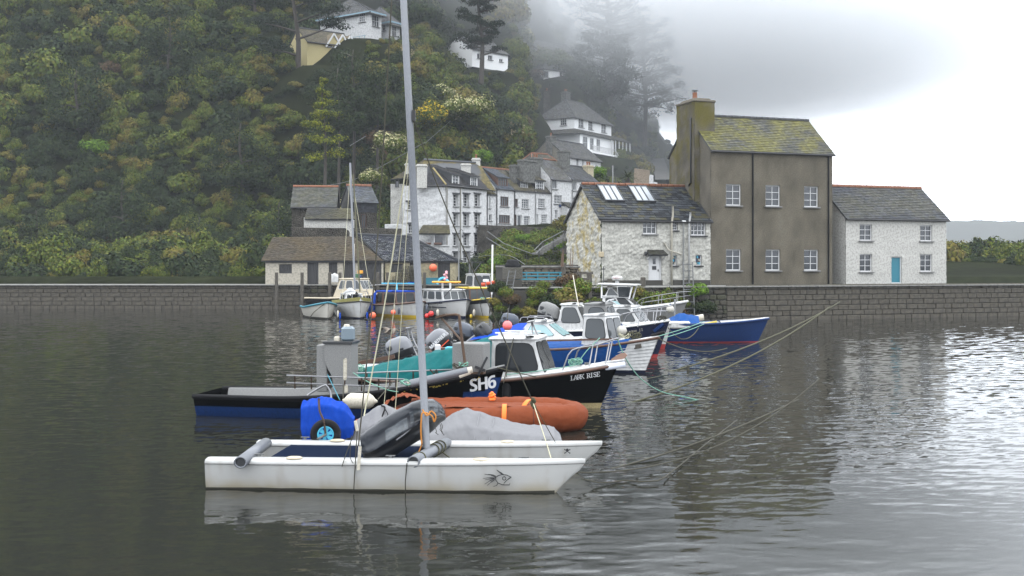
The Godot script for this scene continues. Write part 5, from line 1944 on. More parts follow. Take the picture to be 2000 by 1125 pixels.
func rail(root: Node, paths: Array, r := 0.016, m := "steel", called := "rail") -> void:
	for p in paths:
		var b := B.new(true)
		b.tube(curve(p, 12) if p.size() > 2 else p, r, 6)
		obj(called, b, mats[m], root)

# an outboard engine; local x aft-wards is -x, hinge at the origin, tilt lifts the leg
func outboard(root: Node, at: Vector3, yaw: float, tilt: float, s: float, cowl: String, leg: String, words := "") -> Node3D:
	var o := Node3D.new()
	o.name = "outboard"
	root.add_child(o, true)
	o.position = at
	o.basis = Basis(Vector3.UP, yaw) * Basis(Vector3(0, 0, 1), tilt) * Basis.from_scale(Vector3.ONE * s)
	var r := []
	for e in [[0.0, 0.15, 0.10, 0.0], [0.03, 0.19, 0.13, 0.0], [0.16, 0.22, 0.15, -0.01], [0.30, 0.215, 0.15, -0.02], [0.40, 0.18, 0.13, -0.03], [0.45, 0.09, 0.07, -0.04]]:
		var ring := []
		for k in 14:
			var a := TAU * k / 14
			var cx := signf(cos(a)) * pow(absf(cos(a)), 0.6)
			var cz := signf(sin(a)) * pow(absf(sin(a)), 0.6)
			ring.append(Vector3(-0.16 + e[3] + cx * e[1] * 1.25, 0.1 + e[0], cz * e[2]))
		r.append(ring)
	var b := B.new(true)
	b.loft(r.slice(2), true, false, true)
	obj("cowl", b, mats[cowl], o)
	b = B.new(true)
	b.loft(r.slice(0, 3), true, true, false)
	obj("lower_cowl", b, mats["engine black"], o)
	b = B.new()
	b.box(Vector3(-0.34, 0.38, 0.0), Vector3(0.12, 0.1, 0.31), Basis(), 0.02)
	b.box(Vector3(-0.12, 0.29, 0.0), Vector3(0.1, 0.05, 0.315), Basis(), 0.01)
	obj("badge_panel", b, mats["engine black"], o)
	b = B.new(true)
	b.lathe(Vector3(-0.16, 0.085, 0), [[0.2, 0], [0.24, 0.01], [0.24, 0.035], [0.2, 0.045]], 14, Basis.from_scale(Vector3(1.1, 1, 0.7)))
	obj("cowl_seam", b, mats["black rubber"], o)
	b = B.new()
	b.box(Vector3(-0.16, -0.1, 0), Vector3(0.26, 0.42, 0.15), Basis(), 0.03)
	b.box(Vector3(-0.17, -0.5, 0), Vector3(0.2, 0.5, 0.08), Basis(), 0.02)
	b.box(Vector3(-0.18, -0.66, 0), Vector3(0.34, 0.02, 0.2))
	b.smooth(true)
	b.lathe(Vector3(-0.32, -0.8, 0), [[0.0, 0], [0.055, 0.06], [0.06, 0.2], [0.03, 0.34], [0.0, 0.38]], 10, Basis(Vector3(0, 0, 1), -PI / 2))
	b.smooth(false)
	b.box(Vector3(-0.2, -0.93, 0), Vector3(0.13, 0.2, 0.02))
	obj("leg", b, mats[leg], o)
	b = B.new()
	for k in 3:
		var a := TAU * k / 3
		b.box(Vector3(-0.35, -0.8 + 0.08 * cos(a), 0.08 * sin(a)), Vector3(0.015, 0.12, 0.07), Basis(Vector3(1, 0, 0), a) * Basis(Vector3.UP, 0.4))
	obj("propeller", b, mats["engine black"], o)
	b = B.new()
	b.box(Vector3(0.0, -0.05, 0), Vector3(0.1, 0.36, 0.24), Basis(), 0.02)
	obj("clamp", b, mats["engine black"], o)
	if words:
		text_part("lettering", words, 0.075, 0.004, "Droid Sans", mats["letters"], o, Vector3(-0.17, 0.31, 0.163), Basis(), 800)
		b = B.new()
		b.box(Vector3(-0.17, 0.16, 0.155), Vector3(0.4, 0.02, 0.012))
		obj("stripe", b, mats["orange paint"], o)
	return o

func fender(label: String, at: Vector3, r: float, l: float, m: String, along := Vector3.UP, group := "") -> void:
	var o := thing("fender", label, "fender", at, 0.0, group)
	var bs := Basis()
	if absf(along.y) < 0.9:
		var x := along.cross(Vector3.UP).normalized()
		bs = Basis(x, along, x.cross(along))
	var b := B.new(true)
	b.lathe(Vector3.ZERO, [[0.15 * r, -0.62 * l], [0.3 * r, -0.55 * l], [0.7 * r, -0.46 * l], [r, -0.34 * l], [r, 0.34 * l], [0.7 * r, 0.46 * l], [0.3 * r, 0.55 * l], [0.15 * r, 0.62 * l]], 14, bs)
	obj("body", b, mats[m], o)
	b = B.new(true)
	b.tube([bs * Vector3(0, 0.6 * l, 0), bs * Vector3(0, 0.6 * l, 0) + Vector3(0, 0.35, -0.03)], 0.012, 5)
	obj("lanyard", b, mats["rope dark"], o)

func buoy(label: String, at: Vector3, r: float, m: String, group := "") -> void:
	var o := thing("buoy", label, "buoy", at, 0.0, group)
	var b := B.new(true)
	b.lathe(Vector3.ZERO, [[0.0, -r], [0.5 * r, -0.87 * r], [0.87 * r, -0.5 * r], [r, 0], [0.87 * r, 0.5 * r], [0.5 * r, 0.87 * r], [0.22 * r, r]], 18)
	obj("ball", b, mats[m], o)
	b = B.new(true)
	b.lathe(Vector3(0, r * 0.96, 0), [[0.26 * r, 0], [0.22 * r, 0.12 * r], [0.12 * r, 0.22 * r], [0.1 * r, 0.4 * r]], 10)
	obj("collar", b, mats["blue paint" if m == "buoy white" else "black rubber"], o)
	b = B.new(true)
	b.tube([Vector3(0, 1.3 * r, 0), Vector3(0.02, 1.3 * r + 0.3, -0.1)], 0.012, 5)
	obj("lanyard", b, mats["rope dark"], o)

# a cloth laid over ribs: ribs = array of cross sections (arrays of points), creased a little
func cloth(b: B, ribs: Array, crease := 0.02, freq := 3.0) -> void:
	b.smooth(true)
	var rows := []
	var n := (ribs.size() - 1) * 8
	for i in n + 1:
		var f := float(i) / n * (ribs.size() - 1)
		var k := mini(int(f), ribs.size() - 2)
		var t := f - k
		var ring := []
		var a: Array = ribs[k]
		var c: Array = ribs[k + 1]
		var m := (a.size() - 1) * 6
		for j in m + 1:
			var g := float(j) / m * (a.size() - 1)
			var e := mini(int(g), a.size() - 2)
			var s := g - e
			s = s * s * (3.0 - 2.0 * s) * 0.5 + s * 0.5
			var p: Vector3 = (a[e] as Vector3).lerp(a[e + 1], s).lerp((c[e] as Vector3).lerp(c[e + 1], s), t)
			var w := noise.get_noise_3d(p.x * freq, p.y * freq * 0.5, p.z * freq * 0.6)
			w = w * 0.45 + 0.9 * (0.3 - absf(noise.get_noise_2d(p.x * freq * 1.1 + p.y * 1.6, p.y * 0.5 + p.z * 0.3))) + 0.25 * noise.get_noise_2d(p.x * freq * 3.0 - p.y * 2.0, p.z * 0.8)
			ring.append(p + Vector3(0, w * crease, w * crease * 0.8))
		rows.append(ring)
	b.loft(rows, false)
	b.smooth(false)

func loc(o: Node3D, px: float, py: float, d: float) -> Vector3:
	return o.transform.affine_inverse() * P(px, py, d)

# lettering that follows the skin of a hull, starboard side, from t0 on, its middle at height y (fraction of the sheer)
func hull_text(root: Node, h: Hull, words: String, t0: float, y0: float, y1: float, t1: float, size: float, font: String, m: String, weight := 400) -> void:
	var n := words.length()
	for i in n:
		if words[i] == " ":
			continue
		var f := (i + 0.5) / n
		var t := lerpf(t0, t1, f)
		var y := lerpf(y0, y1, f)
		var o := h.pt(t, y, 1)
		var x := (h.pt(t + 0.015, lerpf(y0, y1, f + 0.015 / (t1 - t0)), 1) - h.pt(t - 0.015, lerpf(y0, y1, f - 0.015 / (t1 - t0)), 1)).normalized()
		var up := (h.pt(t, y + 0.06, 1) - h.pt(t, y - 0.06, 1)).normalized()
		var z := x.cross(up).normalized()
		up = z.cross(x)
		text_part("letter", words[i], size, 0.006, font, mats[m], root, o + z * 0.012, Basis(x, up, z), weight)

func strokes(b: B, lines: Array, o: Vector3, u: Vector3, back: Transform3D, w := 0.008, k := 1.0) -> void:
	for l in lines:
		for i in l.size() - 1:
			var a := on_wall(900.0 + l[i][0] / 5.113, 760.0 + l[i][1] / 5.113, o, u)
			var c := on_wall(900.0 + l[i + 1][0] / 5.113, 760.0 + l[i + 1][1] / 5.113, o, u)
			var A := back * (o + u * a.x + Vector3(0, a.y, 0))
			var C := back * (o + u * c.x + Vector3(0, c.y, 0))
			var ww: float = w * (1.0 if i < l.size() - 2 or l.size() == 2 else 0.6)
			b.bar(A, C + (C - A).normalized() * 0.003, 0.006, ww)

func near_boats() -> void:
	# catamaran
	var cy := deg_to_rad(-4.0)
	var cd := Vector3(cos(cy), 0, -sin(cy))
	var cs := Vector3(sin(cy), 0, cos(cy))
	var c := thing("catamaran", "white catamaran with a tall grey mast in the foreground", "catamaran", Vector3(-1.42, 0, -17.52), cy)
	for e in [[0.0, 0.0], [0.28, -1.78]]:
		var b := B.new(true)
		b.tint = grime.bind(e[1] * 9.0 + 3.0, 1.0)
		var rings := []
		for i in 97:
			var t := i / 96.0
			var x = lerpf(-3.4, 2.56, t) + e[0]
			var k := 1.0 if t < 0.6 else 1.0 - pow((t - 0.6) / 0.4, 2.2) * 0.97
			k *= 0.85 + 0.15 * smoothstep(0.0, 0.15, t)
			var dk := 0.445 + 0.05 * t * t
			var ring := []
			for q in [[0.0, dk + 0.035, 0.0], [0.16, dk + 0.02, 0.0], [0.198, dk - 0.02, 0.0], [0.19, dk - 0.045, 0.02], [0.183, 0.34, 0.2], [0.172, 0.26, 0.42], [0.161, 0.18, 0.58], [0.147, 0.1, 0.76], [0.135, 0.05, 0.86], [0.12, 0.0, 0.95], [0.03, -0.2, 1.35]]:
				ring.append(Vector3(x - 0.47 * q[2] * pow(t, 14.0), q[1], q[0] * k + e[1]))
			for q in [[0.03, -0.2, 1.35], [0.12, 0.0, 0.95], [0.135, 0.05, 0.86], [0.147, 0.1, 0.76], [0.161, 0.18, 0.58], [0.172, 0.26, 0.42], [0.183, 0.34, 0.2], [0.19, dk - 0.045, 0.02], [0.198, dk - 0.02, 0.0], [0.16, dk + 0.02, 0.0]]:
				ring.append(Vector3(x - 0.47 * q[2] * pow(t, 14.0), q[1], -q[0] * k + e[1]))
			rings.append(ring)
		b.loft(rings, true, true, true)
		var hu := obj("hull", b, mat("cat gelcoat", Color(0.375, 0.375, 0.365), 0.33, {"vc": true, "spec": 0.4}), c)
		b = B.new(true)
		rings = []
		for i in 20:
			var t := i / 19.0 * 0.965
			var x = lerpf(-3.4, 2.56, t) + e[0] - 0.47 * 0.93 * pow(t, 14.0)
			var k := (1.0 if t < 0.6 else 1.0 - pow((t - 0.6) / 0.4, 2.2) * 0.97)
			var w := noise.get_noise_2d(x * 3.0, e[1]) * 0.012
			rings.append([Vector3(x, 0.03 + w, (0.134 * k + 0.003) + e[1]), Vector3(x, -0.03, (0.115 * k + 0.006) + e[1]), Vector3(x, -0.15, 0.07 * k + e[1])])
		b.loft(rings, false)
		obj("weed_line", b, mats["weed"], hu)
		for sd in [1, -1]:
			b = B.new(true)
			var lip := []
			for i in 40:
				var t := i / 39.0
				var k := (1.0 if t < 0.6 else 1.0 - pow((t - 0.6) / 0.4, 2.2) * 0.97) * (0.85 + 0.15 * smoothstep(0.0, 0.15, t))
				lip.append(Vector3(lerpf(-3.4, 2.56, t) + e[0] - 0.47 * 0.01 * pow(t, 14.0), 0.405 + 0.05 * t * t, 0.195 * k * sd + e[1]))
			b.tube(lip, 0.008, 5)
			obj("deck_seam", b, mats["grey paint"], hu)
		for cx in [-2.6, -0.5, 1.6]:
			b = B.new()
			b.box(Vector3(cx + e[0], 0.50, e[1] - 0.08), Vector3(0.05, 0.03, 0.03))
			b.box(Vector3(cx + e[0], 0.52, e[1] - 0.08), Vector3(0.16, 0.02, 0.025), Basis(), 0.006)
			obj("cleat", b, mats["galvanised"], hu)
		for hx in [0.95, -2.0]:
			b = B.new(true)
			b.lathe(Vector3(hx + e[0], 0.475 + 0.02 * (hx + 3) / 6.0, e[1] + 0.05), [[0.0, 0], [0.13, 0], [0.13, 0.02], [0.1, 0.032], [0, 0.032]], 16, Basis.from_scale(Vector3(1, 1, 0.75)))
			obj("hatch_cover", b, mats["cream gelcoat"], hu)
	var inv := c.transform.affine_inverse()
	# the fish and the skull drawn on the hulls
	var face := c.position + cs * 0.185
	var b := B.new()
	var ring := []
	for i in 13:
		ring.append([433 + 17 * cos(TAU * i / 12), 892 + 17 * sin(TAU * i / 12)])
	strokes(b, [[[502, 878], [455, 858], [410, 853], [372, 864], [345, 885], [350, 910], [372, 938], [420, 957], [486, 957], [490, 940]], [[502, 882], [462, 908], [434, 936], [428, 952]], ring, [[432, 858], [398, 832], [360, 808]], [[412, 853], [385, 832], [362, 812]], [[345, 887], [290, 884], [225, 891]], [[348, 880], [300, 857], [240, 850]], [[352, 872], [320, 856], [275, 850]], [[338, 895], [290, 915], [240, 948]], [[340, 903], [300, 930], [265, 962]], [[336, 890], [290, 897], [245, 906]], [[372, 938], [358, 962], [328, 972]], [[505, 880], [480, 890], [462, 908]]], face, cd, inv, 0.011)
	obj("fish_drawing", b, mats["ink"], c)
	var face2 := c.position + cs * (-1.78 + 0.178)
	b = B.new()
	var sk := inv * (face2 + cd * on_wall(1108, 880, face2, cd).x + Vector3(0, on_wall(1108, 880, face2, cd).y, 0))
	for s in [-1, 1]:
		b.box(sk + Vector3(0, -0.012, 0.003), Vector3(0.105, 0.012, 0.006), Basis(Vector3(0, 0, 1), s * 0.6))
		for s2 in [-1, 1]:
			b.box(sk + Vector3(s2 * 0.043, -0.012 + s * 0.03, 0.003), Vector3(0.018, 0.018, 0.007))
	b.slab([[-0.024, 0.0], [-0.014, -0.018], [0.014, -0.018], [0.024, 0.0], [0.022, 0.02], [0.01, 0.032], [-0.01, 0.032], [-0.022, 0.02]], sk + Vector3(0, 0.003, 0.008), Basis(), 0.008)
	obj("skull_emblem", b, mats["ink"], c)
	# beams, net and mast
	for e in [[808, 908, 17.36, 872, 872, 19.2], [470, 905, 17.3, 520, 872, 19.2]]:
		b = B.new(true)
		var a := loc(c, e[0], e[1], e[2])
		var f := loc(c, e[3], e[4], e[5])
		a.y = 0.475; f.y = 0.475
		var rings := []
		var ax := (f - a).normalized()
		var sx := ax.cross(Vector3.UP).normalized()
		for k in [[0.0, 0.07], [0.0, 0.092], [1.0, 0.092]]:
			var rr := []
			for i in 16:
				rr.append(a.lerp(f, k[0]) - ax * 0.02 + (sx * cos(TAU * i / 16) * 1.12 + Vector3.UP * sin(TAU * i / 16)) * k[1])
			rings.append(rr)
		rings.push_front([])
		for i in 16:
			rings[0].append(a + ax * 0.5 + (sx * cos(TAU * i / 16) * 1.12 + Vector3.UP * sin(TAU * i / 16)) * 0.07)
		b.loft(rings, true, true, true)
		obj("crossbeam", b, mats["aluminium"], c)
		b = B.new()
		var hole := []
		for i in 16:
			hole.append(a + ax * 0.012 + (sx * cos(TAU * i / 16) * 1.12 + Vector3.UP * sin(TAU * i / 16)) * 0.0695)
		b.loft([hole, hole], true, true)
		obj("tube_end", b, mats["engine black"], c)
		if e[0] == 808:
			for k in [0.14, 0.55, 0.66, 0.76]:
				b = B.new(true)
				var lp := []
				for i in 17:
					var an := TAU * i / 16
					lp.append(a.lerp(f, k) + ax * (0.05 * sin(an)) + (sx * cos(an) * 1.15 + Vector3.UP * sin(an)) * 0.1)
				b.tube(lp, 0.011, 5)
				obj("lashing", b, mats["rope weedy"], c)
			b = B.new(true)
			b.tube([a + Vector3(-0.1, -0.02, 0.03), a + Vector3(-0.12, -0.3, 0.06), a + Vector3(-0.12, -0.52, 0.05)], 0.008, 5)
			obj("hanging_line", b, mats["rope dark"], c)
	b = B.new()
	b.box(Vector3(-1.35, 0.42, -0.9), Vector3(2.3, 0.02, 1.4))
	obj("trampoline", b, mat("navy net", Color(0.006, 0.012, 0.03), 0.95, {"vary": "grain", "scale": 6.0, "spec": 0.1}), c)
	b = B.new()
	b.box(Vector3(-0.72, 0.36, -1.45), Vector3(1.0, 0.05, 0.24), Basis(), 0.01)
	obj("side_board", b, mats["gelcoat"], c)
	var m0 := loc(c, 833, 876, 18.2)
	var m1 := loc(c, 788, 0, 18.35)
	var m2 := m0 + (m1 - m0) * 1.24
	b = B.new(true)
	var rings := []
	var ax := (m2 - m0).normalized()
	for k in [0.0, 0.5, 1.0]:
		var rr := []
		for i in 14:
			rr.append(m0.lerp(m2, k) + (ax.cross(Vector3(0, 0, 1)).normalized() * cos(TAU * i / 14) * 0.062 + Vector3(0, 0, 1) * sin(TAU * i / 14) * 0.05) * (1.0 - 0.12 * k))
		rings.append(rr)
	b.loft(rings, true, true, true)
	var mast := obj("mast", b, mats["aluminium"], c)
	b = B.new(true)
	b.tube([m0 + Vector3(0.045, 0.05, 0.0), m0.lerp(m2, 0.8) + Vector3(0.045, 0, 0.0)], 0.016, 6)
	obj("sail_track", b, mats["galvanised"], mast)
	b = B.new()
	b.box(m0 + Vector3(0, -0.06, 0), Vector3(0.2, 0.14, 0.18), Basis(), 0.02)
	obj("mast_step", b, mats["black rubber"], mast)
	var hounds := loc(c, 806, 232, 18.28)
	b = B.new()
	b.box(hounds + Vector3(0.02, 0.05, 0), Vector3(0.05, 0.18, 0.05))
	obj("shroud_tang", b, mats["ink"], mast)
	# rigging
	var knot := loc(c, 1041, 786, 18.3)
	for e in [["forestay", [hounds, loc(c, 890, 450, 18.3), knot], 0.011, "rope dark"], ["bridle_wire", [knot, loc(c, 1086, 866, 19.1)], 0.007, "rope weedy"], ["bridle_wire", [knot, loc(c, 1068, 868, 17.8), loc(c, 1079, 906, 17.5)], 0.009, "rope pale"], ["shroud", [loc(c, 700, 872, 17.5), loc(c, 737, 470, 18.0), loc(c, 766, -20, 18.4)], 0.012, "rope dark"], ["shroud_tackle", [loc(c, 695, 838, 17.5), loc(c, 677, 884, 17.45), loc(c, 668, 911, 17.4)], 0.007, "rope dark"], ["shroud_tackle", [loc(c, 698, 838, 17.5), loc(c, 694, 905, 17.4), loc(c, 691, 958, 17.35)], 0.009, "rope dark"], ["shroud_tackle", [loc(c, 686, 850, 17.5), loc(c, 684, 893, 17.45), loc(c, 690, 905, 17.4)], 0.006, "rope dark"], ["halyard", [loc(c, 711, 812, 18.6), loc(c, 757, 560, 18.6), loc(c, 806, 240, 18.4)], 0.012, "rope pale"], ["halyard", [loc(c, 772, 800, 18.9), loc(c, 782, 650, 18.8), loc(c, 806, 250, 18.5)], 0.006, "rope pale"], ["far_shroud", [loc(c, 750, 790, 19.3), loc(c, 790, 400, 18.8), loc(c, 808, 235, 18.4)], 0.005, "rope pale"], ["tie_line", [loc(c, 860, 880, 18.6), loc(c, 880, 895, 18.3), loc(c, 900, 906, 17.7)], 0.012, "rope weedy"]]:
		b = B.new(true)
		b.tube(curve(e[1], 20), e[2], 5)
		obj(e[0], b, mats[e[3]], c)
	b = B.new()
	b.box(loc(c, 696, 832, 17.5), Vector3(0.05, 0.17, 0.03), Basis(Vector3(0, 0, 1), 0.2), 0.01)
	obj("chainplate", b, mats["fender white"], c)
	b = B.new(true)
	for i in 5:
		b.blob(knot + Vector3(0.02 * sin(i * 2.0), 0.05 - i * 0.03, 0.02 * cos(i * 1.3)), Vector3(0.035, 0.04, 0.035), 8, 5)
	obj("knot", b, mats["rope weedy"], c)
	b = B.new()
	b.bar(loc(c, 1079, 906, 17.35), loc(c, 1083, 922, 17.33), 0.012, 0.02)
	obj("bridle_plate", b, mats["rust"], c)
	b = B.new()
	b.bar(loc(c, 703, 872, 17.35), loc(c, 700, 918, 17.33), 0.02, 0.05)
	obj("wooden_stake", b, mats["fender white"], c)
	b = B.new(true)
	b.tube(curve([loc(c, 825, 800, 18.12), loc(c, 834, 812, 18.08), loc(c, 842, 803, 18.12), loc(c, 851, 812, 18.1), loc(c, 848, 824, 18.1), loc(c, 843, 812, 18.1), loc(c, 826, 806, 18.1), loc(c, 822, 840, 18.1), loc(c, 824, 868, 18.1)], 40), 0.013, 6)
	b.tube(curve([loc(c, 824, 868, 18.1), loc(c, 818, 882, 18.1), loc(c, 812, 893, 18.0)], 8), 0.012, 5)
	obj("orange_lashing", b, mats["rope orange"], c)
	# the plastic hull lashed to the mast
	var kp := func(x: float, y: float) -> Vector3: return P(690.0 + x / 7.03, 760.0 + y / 7.03, 17.6 + x * 0.00105)
	var kay := thing("kayak", "dark grey glossy plastic kayak hull lashed with orange rope at the mast foot", "kayak", kp.call(680, 560))
	var kz := Vector3(0.05, 0.12, 1).normalized()
	var secs := [[96, 660, 150, 1000, 0.05], [92, 640, 152, 1012, 0.11], [165, 570, 245, 1060, 0.2], [300, 475, 345, 1045, 0.235], [440, 380, 505, 955, 0.25], [600, 282, 690, 835, 0.27], [800, 180, 870, 725, 0.28], [960, 128, 1010, 640, 0.27], [1100, 132, 1105, 565, 0.24], [1205, 205, 1195, 465, 0.18], [1258, 310, 1262, 420, 0.1], [1272, 355, 1274, 395, 0.03]]
	var sec := func(g: float, f: float, side: float, off: float) -> Vector3:
		var k := mini(int(g), secs.size() - 2)
		var t := g - k
		var s0: Array = secs[k]
		var s1: Array = secs[k + 1]
		var U: Vector3 = (kp.call(s0[0], s0[1]) as Vector3).lerp(kp.call(s1[0], s1[1]), t) - kay.position
		var W: Vector3 = (kp.call(s0[2], s0[3]) as Vector3).lerp(kp.call(s1[2], s1[3]), t) - kay.position
		var along := g / (secs.size() - 1)
		var bulge := pow(maxf(0.0, 1.0 - pow(absf(2.0 * f - 1.0), 2.6)), 0.55)
		if side > 0:
			bulge += 0.24 * exp(-pow((f - 0.57) * 14.0, 2.0)) - 0.3 * smoothstep(0.6, 0.72, f) * sin(PI * f)
			bulge -= 0.2 * exp(-pow((f - 0.33) * 7.0, 2.0)) * smoothstep(0.12, 0.3, along) * smoothstep(0.7, 0.45, along)
			bulge += 0.10 * noise.get_noise_2d(along * 6.0, f * 5.0)
		return U.lerp(W, f) + kz * (lerpf(s0[4], s1[4], t) * bulge * side + off)
	for part in [[0.0, 0.6, "shell", "kayak plastic", 1.0, 0.0, 11.0, 0.0, 45], [0.6, 1.0, "underside", "engine black", 1.0, 0.0, 11.0, 0.0, 45], [0.0, 1.0, "far_side", "engine black", -1.0, 0.0, 11.0, 0.0, 45], [0.30, 0.60, "side_panel", "panel grey", 1.0, 3.9, 5.6, 0.008, 12], [0.22, 0.5, "side_panel", "panel grey", 1.0, 5.8, 6.9, 0.008, 10], [0.12, 0.42, "side_panel", "panel grey", 1.0, 7.2, 8.6, 0.008, 10], [0.3, 0.52, "dark_recess", "engine black", 1.0, 6.1, 6.7, 0.014, 6], [0.25, 0.45, "dark_recess", "engine black", 1.0, 7.7, 8.1, 0.014, 6], [0.55, 0.75, "dark_recess", "engine black", 1.0, 8.3, 9.6, 0.014, 8]]:
		b = B.new(true)
		var rr := []
		for i in part[8]:
			var rg := []
			for a in 13:
				rg.append(sec.call(lerpf(part[5], part[6], i / (part[8] - 1.0)), lerpf(part[0], part[1], a / 12.0), part[4], part[7]))
			rr.append(rg)
		b.loft(rr, false, part[2] == "shell", false)
		obj(part[2], b, mats[part[3]], kay)
	b = B.new(true)
	b.tube(curve([kp.call(600, 690) - kay.position + kz * 0.27, kp.call(700, 620) - kay.position + kz * 0.28, kp.call(840, 500) - kay.position + kz * 0.29, kp.call(930, 430) - kay.position + kz * 0.27], 12), 0.014, 6)
	obj("seam", b, mats["engine silver"], kay)
	b = B.new(true)
	for e in [[1210, 470, 1.2], [1130, 540, 0.6], [1190, 480, 0.8]]:
		var p: Vector3 = kp.call(e[0], e[1]) - kay.position
		b.tube(curve([p, p + Vector3(0.02, -0.06, 0.03), p + Vector3(0.0, -0.1 * e[2], 0.05), p + Vector3(0.05, -0.16 * e[2], 0.05)], 8), 0.006, 5)
	obj("loose_cord", b, mats["rope dark"], kay)
	# dinghy under the grey cover
	var hg := Hull.new()
	hg.L = 4.15; hg.beam = 1.5; hg.mid = 0.2; hg.bow = 0.2; hg.aft = 0.2; hg.rake = 0.25
	var gp := Vector3(-3.25, 0, -20.9)
	var gd := thing("covered_dinghy", "dinghy under a creased pale grey cover, behind the catamaran's far hull", "boat", gp)
	hull_parts(gd, hg, {"cockpit": 0.0, "gun": "gelcoat", "gunw": 0.03})
	b = B.new()
	var ribs := []
	for e in [[655, 858], [668, 846], [700, 822], [738, 796], [752, 792], [790, 812], [830, 838], [860, 826], [892, 806], [912, 800], [940, 808], [985, 823], [1030, 833], [1060, 834], [1082, 838], [1094, 852], [1098, 868]]:
		var x := at_x(e[0], 20.9) - gp.x
		var y := at_y(e[1], 20.7)
		var end := smoothstep(0.0, 0.5, x + 0.1) * (1.0 if e[0] < 1060 else lerpf(1.0, 0.75, (e[0] - 1060) / 38.0))
		var w := 0.86 * end
		ribs.append([Vector3(x, 0.16, w), Vector3(x, 0.24, w * 0.99), Vector3(x, lerpf(0.3, y, 0.55), w * 0.72), Vector3(x, y - 0.02, w * 0.2), Vector3(x, y, 0), Vector3(x, y - 0.02, -w * 0.2), Vector3(x, lerpf(0.3, y, 0.55), -w * 0.72), Vector3(x, 0.16, -w)])
	cloth(b, ribs, 0.04, 2.2)
	var cv := obj("cover", b, mats["grey canvas"], gd)
	for px in [938, 966]:
		b = B.new(true)
		var pts := []
		for i in 9:
			var f := i / 8.0
			var y := lerpf(at_y(806 + (px - 938) * 0.4, 20.7), 0.24, f)
			pts.append(Vector3(at_x(px, 20.9) - gp.x - f * 0.12, y + 0.012, lerpf(0.1, 0.86, pow(f, 0.6)) + 0.035))
		b.tube(pts, 0.006, 5)
		obj("seam", b, mat("seam", Color(0.2, 0.2, 0.21), 0.8), cv)
	b = B.new(true)
	b.tube(curve([loc(gd, 745, 792, 20.75), loc(gd, 752, 796, 20.6), loc(gd, 747, 812, 20.5), loc(gd, 745, 822, 20.4)], 10), 0.015, 5)
	b.tube(curve([loc(gd, 750, 796, 20.6), loc(gd, 757, 808, 20.5), loc(gd, 757, 818, 20.4)], 8), 0.01, 5)
	obj("tie", b, mats["black rubber"], cv)
	# blue-wrapped outboard and the launching wheel at the left
	var bo := thing("covered_outboard", "outboard motor wrapped in a bright blue cover at the left edge", "outboard motor", P(636, 842, 20.2))
	b = B.new()
	ribs = []
	for i in 9:
		var t := i / 8.0
		var x := lerpf(-0.42, 0.53, t)
		var y := 0.1 + 0.5 * pow(maxf(0.0, 1.0 - pow(absf((x + 0.06) / 0.62), 2.4)), 0.55)
		var w := 0.28 * pow(maxf(0.02, 1.0 - pow(absf(x - 0.03) / 0.53, 3.0)), 0.5)
		ribs.append([Vector3(x * 0.92 + 0.03, -0.28 + 0.2 * t, w * 0.9), Vector3(x, 0.08, w), Vector3(x, y * 0.8, w * 0.8), Vector3(x, y, 0), Vector3(x, y * 0.8, -w * 0.8), Vector3(x * 0.92 + 0.03, -0.28 + 0.2 * t, -w * 0.9)])
	cloth(b, ribs, 0.06, 4.0)
	obj("cover", b, mats["bright blue canvas"], bo)
	b = B.new()
	b.box(Vector3(0.05, -0.2, 0), Vector3(0.16, 0.9, 0.12), Basis(Vector3(0, 0, 1), 0.4), 0.02)
	obj("leg", b, mats["engine black"], bo)
	var wh := thing("trolley_wheel", "black tyred launching wheel with a pale blue six-spoke hub", "wheel", P(636, 848, 19.6), 0.12)
	var wb := Basis(Vector3(1, 0, 0), PI / 2)
	b = B.new(true)
	var tor := []
	for i in 29:
		tor.append(Vector3(cos(TAU * i / 28) * 0.2, sin(TAU * i / 28) * 0.2, 0))
	b.tube(tor, 0.068, 12)
	obj("tyre", b, mats["black rubber"], wh)
	b = B.new(true)
	b.lathe(Vector3(0, 0, -0.02), [[0.145, 0], [0.145, 0.07], [0.118, 0.07], [0.118, 0]], 26, wb, false)
	b.lathe(Vector3(0, 0, -0.02), [[0.0, 0.055], [0.045, 0.06], [0.05, 0.0]], 14, wb, false)
	b.smooth(false)
	for i in 6:
		var an := TAU * (i + 0.3) / 6
		b.slab([[0.03, -0.018], [0.125, -0.042], [0.125, 0.042], [0.03, 0.018]], Vector3(0, 0, 0.04), Basis(Vector3(0, 0, 1), an), 0.025)
	obj("hub", b, mats["hub blue"], wh)
	b = B.new(true)
	b.tube([Vector3(0.01, 0.01, -0.1), Vector3(0.0, 0.0, 0.08), Vector3(-0.14, -0.07, 0.12)], 0.022, 8)
	obj("axle", b, mats["galvanised"], wh)
	b = B.new(true)
	b.tube(curve([Vector3(-0.12, 0.62, -0.05), Vector3(-0.1, 0.4, 0.02), Vector3(-0.03, 0.24, 0.05), Vector3(0, 0.0, 0.05)], 12), 0.018, 6)
	obj("frame_tube", b, mats["rust"], wh)
	# inflatable under rust covers
	var inf := thing("inflatable", "inflatable boat under rust-red covers with bright orange straps", "inflatable boat", Vector3(0, 0, -23.6))
	b = B.new(true)
	var path := curve([Vector3(-3.35, 0.12, 0.0), Vector3(-2.5, 0.24, 0.02), Vector3(-0.5, 0.28, 0.02), Vector3(0.7, 0.30, 0.0), Vector3(1.22, 0.3, -0.18), Vector3(1.36, 0.31, -0.5), Vector3(1.16, 0.33, -0.84), Vector3(0.6, 0.36, -1.0), Vector3(-0.5, 0.36, -1.02), Vector3(-2.2, 0.34, -1.0)], 140)
	rings = []
